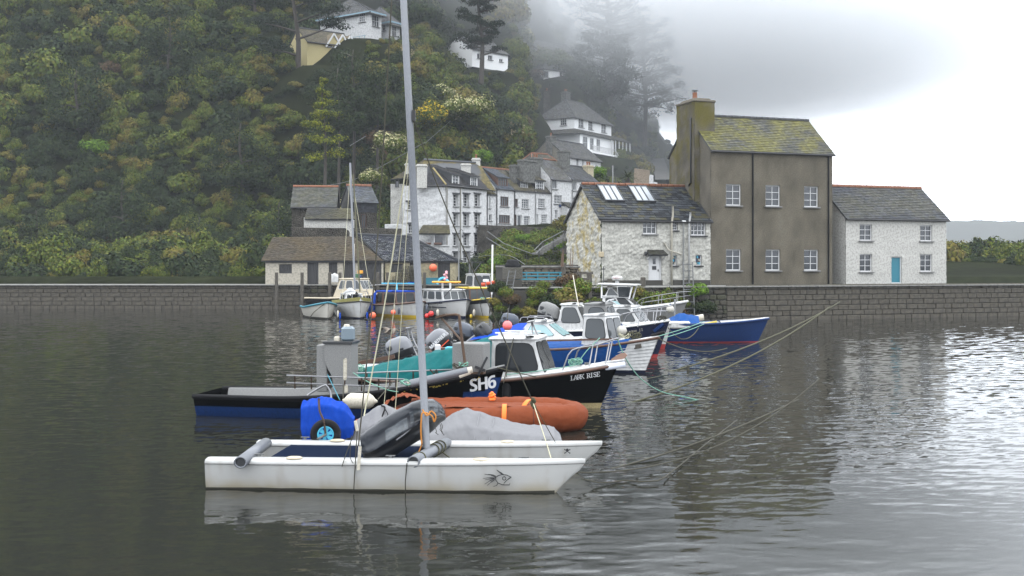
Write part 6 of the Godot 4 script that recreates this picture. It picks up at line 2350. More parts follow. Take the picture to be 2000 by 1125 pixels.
	for i in path.size():
		var t = ((path[mini(i + 1, path.size() - 1)] as Vector3) - path[maxi(i - 1, 0)]).normalized()
		var x = t.cross(Vector3.UP).normalized()
		var rr := []
		for a in 18:
			var an := TAU * a / 18
			var r := 0.272 * lerpf(0.55, 1.0, smoothstep(0.0, 28.0, i)) * (1.0 + 0.08 * noise.get_noise_2d(i * 0.24, an * 1.2) + 0.07 * (0.3 - absf(noise.get_noise_2d(i * 0.42 + an * 0.8, an * 1.1))))
			rr.append((path[i] as Vector3) + (x * cos(an) + Vector3.UP * sin(an) * (0.98 if sin(an) > 0 else 1.1)) * r)
		rings.append(rr)
	b.loft(rings, true, true, true)
	obj("covered_tube", b, mats["rust canvas"], inf)
	for sx in [-1.4, 0.45]:
		b = B.new(true)
		var sp := []
		for i in 15:
			var an := lerpf(-0.5, 2.6, i / 14.0)
			sp.append(Vector3(sx, 0.29 + 0.296 * sin(an), 0.01 + 0.296 * cos(an)))
		b.tube(sp, 0.006, 5)
		obj("seam", b, mat("seam rust", Color(0.05, 0.014, 0.008), 0.8), inf)
	b = B.new()
	cloth(b, [[Vector3(-2.6, 0.42, 0.12), Vector3(-2.5, 0.5, -0.5), Vector3(-2.2, 0.5, -1.1)], [Vector3(-1.2, 0.54, 0.1), Vector3(-1.2, 0.56, -0.5), Vector3(-1.2, 0.56, -1.1)], [Vector3(1.0, 0.52, 0.0), Vector3(1.1, 0.5, -0.5), Vector3(1.0, 0.54, -0.9)]], 0.06, 3.0)
	obj("centre_cover", b, mats["rust canvas"], inf)
	b = B.new()
	cloth(b, [[Vector3(-2.75, 0.5, -0.1), Vector3(-2.75, 0.55, -0.7)], [Vector3(-2.55, 0.66, -0.2), Vector3(-2.55, 0.68, -0.8)], [Vector3(-2.35, 0.72, -0.3), Vector3(-2.3, 0.74, -0.9)], [Vector3(-1.9, 0.66, -0.3), Vector3(-1.9, 0.6, -0.9)], [Vector3(-1.7, 0.5, -0.2), Vector3(-1.7, 0.5, -0.9)]], 0.12, 6.0)
	obj("bunched_cover", b, mats["rust canvas"], inf)
	for e in [[-0.22, 0.0, 0.1, 3.3], [0.02, -0.6, -0.3, 1.6]]:
		b = B.new(true)
		var rr := []
		for i in 13:
			var an := lerpf(-0.6, e[3], i / 12.0)
			var p := Vector3(e[0] + (0.32 * (i / 12.0) if e[0] > 0.0 else 0.03 * i / 12.0), 0.29 + 0.3 * sin(an) * 1.0 + (0.03 if e[0] > 0 else 0.0), 0.3 * cos(an) + (e[1]))
			rr.append([p, p + Vector3(0.095, 0, 0)])
		for w in rr:
			w[0] += Vector3(0, 0.012, 0.012); w[1] += Vector3(0, 0.012, 0.012)
		b.loft(rr, false)
		obj("strap", b, mats["orange web"], inf)
	b = B.new(true)
	for i in 7:
		b.blob(Vector3(-0.43 + 0.03 * sin(i * 2.1), 0.66 + i * 0.022 - 0.05, -0.75 + 0.03 * cos(i * 1.7)), Vector3(0.075 - i * 0.005, 0.035, 0.06), 8, 5, Basis(Vector3(0, 0, 1), sin(i * 1.9) * 0.6))
	obj("strap_bundle", b, mats["orange web"], inf)
	fishing_boat()
	lark()

func fishing_boat() -> void:
	var h := Hull.new()
	h.L = 7.2; h.beam = 2.1; h.mid = 0.50; h.bow = 1.17; h.aft = 0.5; h.rake = 0.34; h.full = 2.6
	var s := boat("work_boat", "black and blue open fishing boat lettered SH6 on the bow", 957, 815, -8.0, h, {"hull": "black paint", "boot": 0.24, "bootmat": "blue paint", "gun": "black rubber", "gunw": 0.055, "cockpit": 0.9, "deck": "grey paint"}, "fishing boat")
	hull_text(s, h, "SH6", 0.9, 0.76, 0.84, 0.985, 0.30, "Droid Sans", "letters", 800)
	var b := B.new(true)
	skin(b, h, 0.955, 0.999, 0.24, 0.93, 0.008, [1], false, 6, 4)
	skin(b, h, 0.885, 0.955, 0.24, 0.62, 0.008, [1], false, 6, 4)
	obj("blue_panel", b, mats["blue paint"], s)
	b = B.new(true)
	skin(b, h, 0.0, 0.62, 0.40, 1.0, 0.012, [1, -1], false, 20, 3)
	obj("rubbing_band", b, mats["black rubber"], s)
	# chipped paint along the upper strake
	b = B.new()
	for i in 26:
		var t := rng.randf_range(0.70, 0.93)
		var p := h.pt(t, h.sheer(t) * rng.randf_range(0.86, 0.91), 1)
		b.box(p + Vector3(0, 0, 0.004), Vector3(rng.randf_range(0.01, 0.06), rng.randf_range(0.01, 0.04), 0.006), Basis(Vector3(0, 0, 1), 0.2))
	stuff(obj("paint_chips", b, mats["rope yellow"], s))
	# rails on stanchions
	var lo0 := loc(s, 560, 733, 26.1)
	var lo1 := loc(s, 790, 741, 25.4)
	var up0 := loc(s, 690, 729, 26.6)
	var up1 := loc(s, 882, 722, 25.6)
	rail(s, [[lo0, lo1], [lo0 + Vector3(0, -0.17, 0), lo1 + Vector3(0, -0.19, 0)], [up0, up1]], 0.02, "steel")
	for i in 7:
		var p := lo0.lerp(lo1, (i + 0.5) / 7.0)
		rail(s, [[p, p + Vector3(0.0, -0.3, 0)]], 0.018, "rust", "stanchion")
	for i in 4:
		var p := up0.lerp(up1, (i + 0.6) / 4.2)
		rail(s, [[p, p + Vector3(0, -0.34, 0)]], 0.018, "rust", "stanchion")
	rail(s, [[up1 + Vector3(-0.35, 0, 0), up1 + Vector3(-0.5, -0.3, 0)], [up1 + Vector3(-0.5, 0, 0), up1 + Vector3(-0.25, -0.3, 0)]], 0.015, "rust", "brace")
	# net roller on the rail
	var r0 := loc(s, 802, 749, 25.05)
	var r1 := loc(s, 914, 724, 25.0)
	b = B.new(true)
	b.tube([r0, r1], 0.088, 14)
	obj("roller", b, mats["aluminium"], s)
	b = B.new(true)
	b.tube([r0 - (r1 - r0).normalized() * 0.06, r0 + (r1 - r0).normalized() * 0.02], 0.065, 12)
	b.tube([r1, r1 + (r1 - r0).normalized() * 0.1], 0.075, 12)
	obj("roller_end", b, mats["fender white"], s)
	b = B.new(true)
	b.tube([loc(s, 897, 734, 25.0), loc(s, 918, 726, 24.98)], 0.06, 10)
	obj("roller_block", b, mats["fender white"], s)
	# console
	b = B.new()
	var kb := loc(s, 632, 766, 26.2)
	b.slab([[0.08, 0.0], [0.66, 0.0], [0.66, 1.14], [0.02, 1.14], [0.02, 0.75], [0.1, 0.55], [0.2, 0.38], [0.24, 0.15]], kb, Basis(), 0.6)
	obj("console", b, mats["grey paint"], s)
	b = B.new()
	b.box(kb + Vector3(0.34, 1.16, -0.3), Vector3(0.72, 0.06, 0.68), Basis(), 0.01)
	obj("console_top", b, mats["engine black"], s)
	b = B.new()
	b.box(kb + Vector3(-0.06, 0.55, -0.35), Vector3(0.26, 1.1, 0.6), Basis(), 0.02)
	obj("console_wing", b, mats["grey paint"], s)
	b = B.new()
	b.box(kb + Vector3(0.53, 1.36, -0.2), Vector3(0.32, 0.34, 0.34), Basis(Vector3(0, 1, 0), 0.3), 0.05)
	var tank := obj("header_tank", b, mat("blue grey", Color(0.13, 0.17, 0.2), 0.4), s)
	b = B.new(true)
	b.lathe(kb + Vector3(0.5, 1.53, -0.2), [[0.07, 0], [0.075, 0.02], [0.06, 0.05], [0, 0.055]], 12)
	obj("cap", b, mats["fender white"], tank)
	b = B.new()
	b.box(kb + Vector3(0.3, 1.24, -0.1), Vector3(0.14, 0.12, 0.1), Basis(), 0.02)
	obj("lamp", b, mats["fender white"], s)
	for e in [[674, 700, 742], [676, 752, 768]]:
		b = B.new()
		var p := loc(s, e[0], (e[1] + e[2]) * 0.5, 25.6)
		b.box(p, Vector3(0.085, (e[2] - e[1]) / 84.0, 0.05), Basis(), 0.03)
		obj("fender_board", b, mats["fender white"], s)
	# grey fish box at the bow and the rusty gallows
	b = B.new()
	var fb := loc(s, 921, 697, 25.9)
	b.box(fb, Vector3(0.74, 0.66, 0.62), Basis(Vector3.UP, -0.12), 0.02)
	obj("fish_box", b, mats["grey paint"], s)
	b = B.new()
	b.box(fb + Vector3(0, -0.34, 0), Vector3(0.75, 0.05, 0.63), Basis(Vector3.UP, -0.12))
	obj("box_rim", b, mats["rust"], s)
	var g0 := loc(s, 909, 716, 25.35)
	var g1 := loc(s, 896, 614, 25.5)
	var g2 := loc(s, 866, 616, 25.9)
	rail(s, [[g0, g0.lerp(g1, 0.95), g1, g1.lerp(g2, 0.3), g2]], 0.035, "rust", "gallows")
	rail(s, [[g0.lerp(g1, 0.48), loc(s, 862, 621, 25.9)]], 0.025, "rust", "gallows_brace")
	b = B.new()
	b.box(loc(s, 862, 617, 25.95), Vector3(0.24, 0.05, 0.24), Basis(Vector3(0, 0, 1), 0.25))
	obj("gallows_plate", b, mats["rust"], s)
	b = B.new()
	b.bar(loc(s, 934, 732, 25.5), loc(s, 952, 697, 25.45), 0.03, 0.05)
	b.bar(loc(s, 948, 724, 25.5), loc(s, 928, 716, 25.5), 0.05, 0.06)
	obj("anchor", b, mats["engine black"], s)
	tangle(s, "rope_coil", loc(s, 793, 748, 25.05), 0.13, "rope green", 3)
	tangle(s, "rope_coil", loc(s, 905, 712, 25.3), 0.12, "rope green", 2)
	tangle(s, "rope_coil", loc(s, 896, 716, 25.3), 0.14, "rope dark", 3)
	rail(s, [sag(loc(s, 690, 728, 25.9), loc(s, 745, 757, 25.3), 0.03), sag(loc(s, 745, 757, 25.3), loc(s, 778, 765, 25.2), 0.02)], 0.011, "rope green", "rope")
	rail(s, [sag(loc(s, 640, 732, 25.9), loc(s, 664, 782, 24.9), 0.0)], 0.012, "turquoise paint", "rope")
	fender("long cream fender hanging level against the black fishing boat", P(703, 783, 24.72), 0.17, 0.62, "fender white", Vector3(-1, 0.03, 0))
	rail(s, [[loc(s, 738, 780, 24.8), loc(s, 768, 745, 25.2)]], 0.012, "rope dark", "fender_line")
	# bow rail tube at the left
	rail(s, [[loc(s, 600, 772, 25.2), loc(s, 636, 752, 25.2), loc(s, 645, 765, 25.2), loc(s, 648, 790, 25.1)]], 0.025, "steel", "grab_rail")

# a heap of rope: loops round a point
func tangle(root: Node, called: String, at: Vector3, r: float, m: String, loops := 4) -> void:
	var b := B.new(true)
	for k in loops:
		var pts := []
		var ph := rng.randf() * TAU
		for i in 15:
			var a := TAU * i / 14.0 + ph
			pts.append(at + Vector3(cos(a) * r * rng.randf_range(0.6, 1.1), sin(a * 2.0 + ph) * r * 0.35 + k * 0.012, sin(a) * r * rng.randf_range(0.6, 1.1)))
		b.tube(curve(pts, 26), 0.012, 5)
	obj(called, b, mats[m], root)

func lark() -> void:
	var h := Hull.new()
	h.L = 6.8; h.beam = 2.15; h.mid = 0.62; h.bow = 1.10; h.aft = 0.66; h.rake = 0.46; h.full = 2.5
	var s := boat("cabin_boat", "black hulled cabin boat lettered LARK RISE with a white wheelhouse", 1172, 797, -15.0, h, {"hull": "black paint", "boot": 0.13, "bootmat": "antifoul", "gun": "brown timber", "gunw": 0.042, "cockpit": 0.52, "camber": 0.12}, "motor boat")
	hull_text(s, h, "LARK RISE", 0.845, 0.775, 0.865, 0.945, 0.125, "Droid Serif", "letters", 400)
	var b := B.new(true)
	for sd in [1, -1]:
		b = B.new(true)
		b.tube(h.edge(sd, 0.5, 0.99, 14, 0.035, -0.02), 0.03, 6)
		obj("toe_rail", b, mats["gelcoat"], s)
	var cab := cabin(s, 3.75, 5.12, 0.84, 0.72, 0.96, {"rf": 0.30, "rb": 0.03, "tw": 0.9, "over": 0.07, "side": [[0.09, 0.93]], "lowf": 0.20, "inset": 0.04, "drop": 0.06, "nose": 0.8, "glass": "boat glass"})
	for sd in [0.45, -0.45]:
		b = B.new()
		b.box(Vector3(4.25, 1.84, sd), Vector3(0.95, 0.04, 0.05), Basis(), 0.01)
		for k in 3:
			b.box(Vector3(3.9 + k * 0.35, 1.80, sd), Vector3(0.08, 0.06, 0.05))
		obj("roof_rail", b, mats["window white"], cab)
	rail(cab, [[Vector3(4.93, 1.62, 0.3), Vector3(5.02, 1.38, 0.34), Vector3(5.1, 1.15, 0.15)]], 0.012, "ink", "wiper")
	rail(cab, [[Vector3(4.6, 1.75, -0.1), Vector3(4.58, 2.1, -0.1)], [Vector3(4.74, 1.75, -0.1), Vector3(4.58, 2.1, -0.1)]], 0.02, "steel", "mast_bracket")
	b = B.new()
	b.box(Vector3(4.55, 2.1, -0.1), Vector3(0.2, 0.03, 0.1), Basis(Vector3(0, 0, 1), 0.2))
	obj("lamp_bar", b, mats["galvanised"], cab)
	# text below the side window
	text_part("lettering", "Plymouth Pilots", 0.05, 0.004, "Droid Serif", mats["engine blue"], cab, Vector3(4.35, 0.75, 0.875), Basis(), 400)
	# pulpit
	for sd in [1, -1]:
		var d := func(t: float, y: float, k: float) -> Vector3: return h.pt(t, h.sheer(t), sd) * Vector3(1, 1, k) + Vector3(0, y, 0)
		rail(s, [[d.call(0.81, 0.0, 0.9), d.call(0.825, 0.3, 0.9), d.call(0.84, 0.5, 0.9), d.call(0.87, 0.56, 0.9), d.call(0.93, 0.56, 0.95), Vector3(6.72, 1.72, sd * 0.16), Vector3(6.82, 1.73, 0.0)]], 0.02, "steel", "pulpit")
		rail(s, [[d.call(0.9, 0.0, 0.85), d.call(0.915, 0.56, 0.93)], [d.call(0.955, 0.0, 0.8), Vector3(6.62, 1.71, sd * 0.2)]], 0.017, "steel", "pulpit_leg")
	rail(s, [[Vector3(6.05, 0.98, 0.1), Vector3(6.05, 1.12, 0.1)], [Vector3(5.97, 1.1, 0.1), Vector3(6.13, 1.1, 0.1)]], 0.03, "galvanised", "bollard")
	tangle(s, "rope_coil", Vector3(5.75, 1.12, 0.15), 0.17, "rope green", 5)
	rail(s, [[Vector3(5.8, 1.1, 0.1), Vector3(6.0, 1.4, 0.0), Vector3(6.3, 1.72, -0.2)], sag(Vector3(4.2, 0.86, 0.92), Vector3(5.8, 1.08, 0.4), 0.02)], 0.012, "rope green", "mooring_line")
	b = B.new(true)
	b.tube([Vector3(6.5, 1.02, 0.12), Vector3(6.98, 1.1, 0.12)], 0.075, 12)
	obj("bow_fender", b, mat("pale blue fender", Color(0.55, 0.58, 0.66), 0.4), s)
	b = B.new()
	b.box(Vector3(6.66, 1.16, -0.02), Vector3(0.62, 0.05, 0.2), Basis(Vector3(0, 0, 1), 0.15), 0.015)
	obj("bow_roller", b, mats["gelcoat"], s)
	b = B.new()
	b.slab([[0, 0], [0.34, 0.08], [0.4, 0.16], [0.34, 0.22], [0.22, 0.2], [0, 0.06]], Vector3(6.62, 1.16, 0.03), Basis(), 0.05)
	obj("anchor_plate", b, mat("worn copper", Color(0.25, 0.15, 0.11), 0.5), s)
	# teal canopy and cover over the cockpit
	b = B.new()
	var ribs := []
	for e in [[0.15, 0.84, 0.72, 0.05], [0.9, 1.02, 0.86, 0.3], [1.8, 1.24, 0.96, 0.35], [2.5, 1.40, 1.0, 0.4], [2.95, 1.52, 1.0, 0.5], [3.35, 1.66, 0.95, 0.75], [3.6, 1.72, 0.9, 0.84], [3.8, 1.72, 0.86, 0.88]]:
		var y: float = e[1]
		var w: float = e[2]
		var z: float = lerpf(0.7, y, e[3])
		ribs.append([Vector3(e[0], 0.56, w + 0.06), Vector3(e[0], 0.66, w + 0.05), Vector3(e[0], z, w * 0.97), Vector3(e[0], y - 0.02, w * 0.55), Vector3(e[0], y + 0.02, 0), Vector3(e[0], y - 0.02, -w * 0.55), Vector3(e[0], z, -w * 0.97), Vector3(e[0], 0.66, -w - 0.05), Vector3(e[0], 0.56, -w - 0.06)])
	cloth(b, ribs, 0.06, 2.4)
	obj("cockpit_cover", b, mats["teal canvas"], s)
	tangle(s, "rope_coil", Vector3(0.15, 0.86, 0.7), 0.22, "rope green", 5)
	b = B.new()
	b.bar(Vector3(-0.35, 0.9, -0.2), Vector3(0.75, 1.12, -0.5), 0.05, 0.1)
	obj("tiller", b, mats["brown timber"], s)
	b = B.new()
	b.box(Vector3(0.0, 0.62, 0), Vector3(0.08, 0.34, 1.5), Basis(), 0.01)
	obj("transom_board", b, mats["brown timber"], s)
	fender("black fender hanging at the black cabin boat's side", s.transform * (h.pt(0.62, 0.38, 1) + Vector3(0, 0, 0.1)), 0.105, 0.55, "black rubber")
	rail(s, [[h.pt(0.62, 0.66, 1) + Vector3(-0.05, 0, 0.1), Vector3(4.35, 1.75, 0.82)]], 0.012, "rope dark", "fender_line")
	buoy("pink ball buoy hung behind the black cabin boat's white roof", P(991, 636, 30.5), 0.135, "buoy pink")

func mid_boats() -> void:
	# clinker boat under a blue cover
	var h := Hull.new()
	h.L = 6.0; h.beam = 2.1; h.mid = 0.72; h.bow = 1.2; h.aft = 0.75; h.rake = 0.5; h.full = 2.3
	var s := boat("clinker_boat", "white clinker planked boat with a blue cover over its side", 1259, 729, -30.0, h, {"hull": "white paint", "boot": 0.1, "bootmat": "navy paint", "gun": "brown timber", "gunw": 0.05, "cockpit": 0.4, "deck": "gelcoat"}, "motor boat")
	for sd in [1, -1]:
		for k in 9:
			var b := B.new()
			skin(b, h, 0.3 if sd > 0 else 0.5, 0.997, 0.09 + k * 0.1, 0.09 + (k + 1.12) * 0.1, 0.004, [sd], true, 16, 2, 0.034)
			obj("plank", b, mats["white paint"], s)
	var cv := B.new()
	var ribs := []
	for i in 9:
		var t := lerpf(0.06, 0.86, i / 8.0)
		var sh := h.sheer(t)
		var p := h.pt(t, sh, 1)
		var lowp := h.pt(t, 0.08, 1)
		var mid := h.pt(t, sh * 0.5, 1)
		var rk := 0.16 if i == 8 else 0.0
		ribs.append([lowp + Vector3(-rk * 2.0, 0, 0.06), mid + Vector3(-rk, 0, 0.07), p + Vector3(0, -0.03, 0.05), p + Vector3(0, 0.05, 0.0), Vector3(p.x, sh + 0.10, p.z * 0.6)])
	cloth(cv, ribs, 0.05, 2.2)
	obj("side_cover", cv, mats["blue canvas"], s)
	var b := B.new()
	ribs = []
	for i in 6:
		var t := lerpf(0.02, 0.58, i / 5.0)
		var p := h.pt(t, h.sheer(t), 1)
		ribs.append([Vector3(p.x, p.y + 0.02, p.z * 1.03), Vector3(p.x, p.y + 0.14, p.z * 0.6), Vector3(p.x, p.y + 0.2, 0), Vector3(p.x, p.y + 0.14, -p.z * 0.6), Vector3(p.x, p.y, -p.z)])
	cloth(b, ribs, 0.05, 2.4)
	obj("deck_cover", b, mats["blue canvas"], s)
	cabin(s, 3.55, 4.55, 0.72, 0.92, 0.92, {"rf": 0.22, "rb": 0.06, "tw": 0.86, "side": [[0.1, 0.92]], "lowf": 0.2, "glass": "glass grey", "over": 0.03})
	b = B.new()
	b.bar(Vector3(2.0, 1.0, 0.95), Vector3(4.9, 1.14, 0.72), 0.04, 0.06)
	obj("coaming", b, mats["brown timber"], s)
	b = B.new()
	var np := h.pt(0.9, 0.88, 1)
	b.box(np + Vector3(0, 0, 0.03), Vector3(0.5, 0.14, 0.03), Basis(Vector3.UP, -0.32) * Basis(Vector3(0, 0, 1), 0.2), 0.01)
	obj("name_board", b, mats["grey timber"], s)
	tangle(s, "rope_coil", Vector3(5.1, 1.2, 0.0), 0.25, "rope weedy", 6)
	tangle(s, "rope_coil", Vector3(4.85, 1.2, 0.2), 0.2, "rope pale", 4)
	buoy("dirty grey ball buoy lying on the clinker boat's foredeck", s.transform * Vector3(4.75, 1.38, 0.15), 0.17, "buoy white")
	b = B.new(true)
	b.tube([Vector3(5.75, 1.24, 0), Vector3(6.2, 1.36, 0)], 0.05, 8)
	obj("stem_head", b, mats["black rubber"], s)
	# small cruiser with a tinted screen
	h = Hull.new()
	h.L = 5.8; h.beam = 2.1; h.mid = 0.74; h.bow = 0.95; h.aft = 0.72; h.rake = 0.5
	s = boat("small_cruiser", "small white cruiser with a raked tinted screen", 1158, 707, -14.0, h, {"gun": "black rubber", "gunw": 0.035, "cockpit": 0.36}, "motor boat")
	cabin(s, 2.5, 4.55, 0.86, 0.8, 0.62, {"rf": 0.85, "rb": 0.5, "tw": 0.78, "side": [[0.18, 0.86]], "lowf": 0.25, "front": 2, "glass": "tinted glass", "over": 0.02})
	rail(s, [[Vector3(2.7, 1.5, 0.6), Vector3(2.75, 1.62, 0.58), Vector3(3.6, 1.62, 0.55), Vector3(3.7, 1.5, 0.55)], [Vector3(2.7, 1.5, -0.6), Vector3(2.75, 1.62, -0.58), Vector3(3.6, 1.62, -0.55), Vector3(3.7, 1.5, -0.55)], [Vector3(5.0, 0.9, 0.5), Vector3(5.1, 1.2, 0.45), Vector3(5.5, 1.25, 0.2)]], 0.017)
	b = B.new()
	cloth(b, [[Vector3(0.9, 0.8, 1.0), Vector3(0.9, 0.95, 0), Vector3(0.9, 0.8, -1.0)], [Vector3(1.8, 0.9, 1.0), Vector3(1.8, 1.2, 0), Vector3(1.8, 0.9, -1.0)], [Vector3(2.9, 1.2, 0.85), Vector3(2.9, 1.45, 0), Vector3(2.9, 1.2, -0.85)]], 0.05, 2.0)
	obj("cockpit_cover", b, mats["bright blue canvas"], s)
	outboard(s, loc(s, 886, 675, 41.2), 0.15, 0.75, 1.65, "engine silver", "engine blue", "MARINER")
	outboard(s, loc(s, 912, 676, 42.0), 0.0, -0.25, 1.5, "engine blue", "engine black")
	outboard(s, loc(s, 935, 672, 41.6), 0.1, -0.9, 1.3, "engine black", "engine silver")
	outboard(s, loc(s, 1003, 650, 43.5), 0.2, -0.2, 1.3, "engine blue", "engine black")
	# skiff whose tilted silver engine and chrome bar show above the teal cover
	h = Hull.new()
	h.L = 4.6; h.beam = 1.8; h.mid = 0.42; h.bow = 0.62; h.aft = 0.42; h.rake = 0.3
	s = boat("skiff", "low skiff with a chrome bar and a tilted silver engine behind the teal cover", 905, 745, -8.0, h, {"gun": "grey paint", "gunw": 0.03, "cockpit": 0.75, "hull": "grey paint"}, "boat")
	outboard(s, loc(s, 806, 703, 33.2), 0.1, 0.35, 1.45, "engine silver", "engine black")
	for z in [0.0, 0.28]:
		rail(s, [[loc(s, 794 + z * 22, 641, 33.5 - z), loc(s, 800 + z * 26, 664, 33.5 - z), loc(s, 812 + z * 30, 690, 33.4 - z), loc(s, 822 + z * 20, 712, 33.2 - z)]], 0.028, "steel", "tow_bar")
	rail(s, [[loc(s, 794, 641, 33.5), loc(s, 800, 641, 33.2)]], 0.03, "steel", "tow_bar")
	b = B.new()
	b.box(loc(s, 855, 681, 33.0), Vector3(0.16, 0.26, 0.14), Basis(), 0.03)
	obj("bottle", b, mats["window white"], s)
	b = B.new()
	b.box(loc(s, 866, 683, 33.4), Vector3(0.5, 0.12, 0.3))
	obj("thwart", b, mats["brown timber"], s)
	b = B.new()
	b.box(loc(s, 884, 682, 33.0), Vector3(0.4, 0.14, 0.3), Basis(), 0.02)
	obj("blue_crate", b, mats["hub blue"], s)
	# white wheelhouse boat with a navy hull
	h = Hull.new()
	h.L = 6.2; h.beam = 2.2; h.mid = 0.8; h.bow = 1.15; h.aft = 0.8; h.rake = 0.5
	s = boat("wheelhouse_boat", "navy hulled boat with a tall white wheelhouse and a long whip aerial", 1240, 690, -14.0, h, {"hull": "navy paint", "gun": "black rubber", "gunw": 0.04, "cockpit": 0.4}, "motor boat")
	var cab := cabin(s, 2.62, 3.95, 0.85, 0.84, 1.08, {"rf": 0.5, "rb": 0.22, "tw": 0.84, "side": [[0.1, 0.9]], "lowf": 0.34, "glass": "glass grey", "over": 0.06})
	rail(cab, [[Vector3(2.8, 2.0, 0.5), Vector3(2.85, 2.1, 0.5), Vector3(3.5, 2.1, 0.5), Vector3(3.55, 2.0, 0.5)], [Vector3(2.8, 2.0, -0.5), Vector3(2.85, 2.1, -0.5), Vector3(3.5, 2.1, -0.5), Vector3(3.55, 2.0, -0.5)]], 0.018, "rust", "roof_rail")
	rail(cab, [[loc(s, 1130, 598, 44.6), loc(s, 1119, 537, 44.6)]], 0.02, "fender white", "aerial")
	outboard(s, loc(s, 1076, 640, 45.6), 0.0, -0.35, 1.7, "grey paint", "engine black")
	outboard(s, loc(s, 1068, 646, 44.6), 0.3, -0.5, 0.8, "window white", "engine black")
	rail(s, [[loc(s, 1064, 640, 44.5), loc(s, 1068, 632, 44.4), loc(s, 1098, 628, 44.4)], [loc(s, 1062, 620, 44.5), loc(s, 1062, 642, 44.5)]], 0.018, "steel")
	b = B.new(true)
	b.blob(loc(s, 1062, 609, 44.5), Vector3(0.1, 0.1, 0.08))
	obj("deck_lamp", b, mats["galvanised"], s)
	# navy boat with the grey cabin
	h = Hull.new()
	h.L = 6.4; h.beam = 2.1; h.mid = 1.0; h.bow = 1.45; h.aft = 0.95; h.rake = 0.5
	s = boat("grey_cabin_boat", "navy hulled boat lettered Jolaque II with a rounded grey cabin", 1283, 699, -20.0, h, {"hull": "navy paint", "gun": "gelcoat", "gunw": 0.03, "cockpit": 0.45, "boot": 0.14, "bootmat": "red paint"}, "motor boat")
	hull_text(s, h, "Jolaque II", 0.74, 0.98, 1.1, 0.86, 0.10, "Droid Serif", "fender white", 400)
	cab = cabin(s, 3.15, 4.3, 0.72, 1.08, 0.92, {"rf": 0.28, "rb": 0.05, "tw": 0.9, "side": [[0.18, 0.92]], "lowf": 0.14, "mat": "grey paint", "glass": "glass grey", "round": 0.34, "over": 0.02})
	rail(cab, [[Vector3(3.3, 2.08, 0.5), Vector3(3.4, 2.14, 0.5), Vector3(3.9, 2.14, 0.5), Vector3(4.0, 2.08, 0.5)]], 0.022, "ink", "roof_rail")
	b = B.new()
	b.box(Vector3(4.55, 1.2, 0.25), Vector3(0.6, 0.3, 0.7), Basis(), 0.04)
	obj("deck_box", b, mats["gelcoat"], s)
	for sd in [1, -1]:
		rail(s, [[Vector3(4.35, 1.15, 0.85 * sd), Vector3(4.5, 1.55, 0.85 * sd), Vector3(4.9, 1.72, 0.75 * sd), Vector3(6.5, 2.0, 0.08 * sd)], [Vector3(5.3, 1.2, 0.62 * sd), Vector3(5.4, 1.8, 0.6 * sd)], [Vector3(5.9, 1.3, 0.35 * sd), Vector3(6.0, 1.9, 0.35 * sd)]], 0.018)
	b = B.new(true)
	b.tube([h.pt(0.975, 1.3, 1) + Vector3(0, 0, 0.08), h.pt(0.93, 1.02, 1) + Vector3(0, 0, 0.1)], 0.085, 10)
	obj("bow_fender", b, mats["blue paint"], s)
	tangle(s, "rope_coil", Vector3(6.1, 1.5, 0.0), 0.2, "rope dark", 5)
	# white boat behind it
	h = Hull.new()
	h.L = 6.0; h.beam = 2.2; h.mid = 0.85; h.bow = 1.1; h.aft = 0.85; h.rake = 0.3
	s = boat("cabin_cruiser", "white cabin cruiser with three-cornered windows and a red waterline", 1298, 681, -24.0, h, {"boot": 0.2, "bootmat": "red paint", "gun": "gelcoat", "gunw": 0.04, "cockpit": 0.4}, "motor boat")
	cabin(s, 2.9, 4.95, 0.82, 0.95, 0.78, {"rf": 0.55, "rb": 0.1, "tw": 0.82, "side": [[0.06, 0.46], [0.52, 0.93]], "lowf": 0.25, "glass": "glass grey", "over": 0.03})
	for sd in [1, -1]:
		rail(s, [[Vector3(4.0, 0.98, 0.9 * sd), Vector3(4.15, 1.5, 0.85 * sd), Vector3(5.8, 1.6, 0.1 * sd)], [Vector3(5.0, 1.0, 0.6 * sd), Vector3(5.05, 1.55, 0.58 * sd)]], 0.018)
	buoy("white ball buoy on the white cabin cruiser's bow", P(1309, 604, 49.5), 0.18, "buoy white")
	fender("cream fender hanging at the white cabin cruiser's stem", P(1301, 636, 47.2), 0.07, 0.3, "fender white")
	# open speedboat with a folded screen
	h = Hull.new()
	h.L = 5.0; h.beam = 2.0; h.mid = 1.2; h.bow = 1.35; h.aft = 1.15; h.rake = 0.6
	s = boat("speedboat", "white open speedboat with a framed raked screen beside the perched gull", 1232, 668, -16.0, h, {"gun": "gelcoat", "gunw": 0.05, "cockpit": 0.5}, "motor boat")
	var sc := [[2.6, 1.25, 0.8], [3.5, 1.95, 0.55], [3.5, 1.95, -0.55], [2.6, 1.25, -0.8]]
	rail(s, [[v3(sc[0]), v3(sc[1])], [v3(sc[1]), v3(sc[2])], [v3(sc[2]), v3(sc[3])], [v3(sc[1]), Vector3(4.2, 1.5, 0.4)]], 0.035, "window white", "screen_frame")
	port(s, [Vector3(3.35, 1.55, 0.6), Vector3(4.25, 1.5, 0.4), Vector3(3.85, 1.9, 0.4), Vector3(3.5, 1.93, 0.55)], "tinted glass", "engine black", 0.06, 0.15, "windscreen")
	b = B.new()
	b.box(Vector3(2.0, 1.35, 0.3), Vector3(1.6, 0.3, 0.9), Basis(), 0.08)
	obj("seat", b, mats["cream gelcoat"], s)
	# hardtop cruiser at the quay
	h = Hull.new()
	h.L = 7.0; h.beam = 2.5; h.mid = 1.15; h.bow = 1.65; h.aft = 1.1; h.rake = 0.8
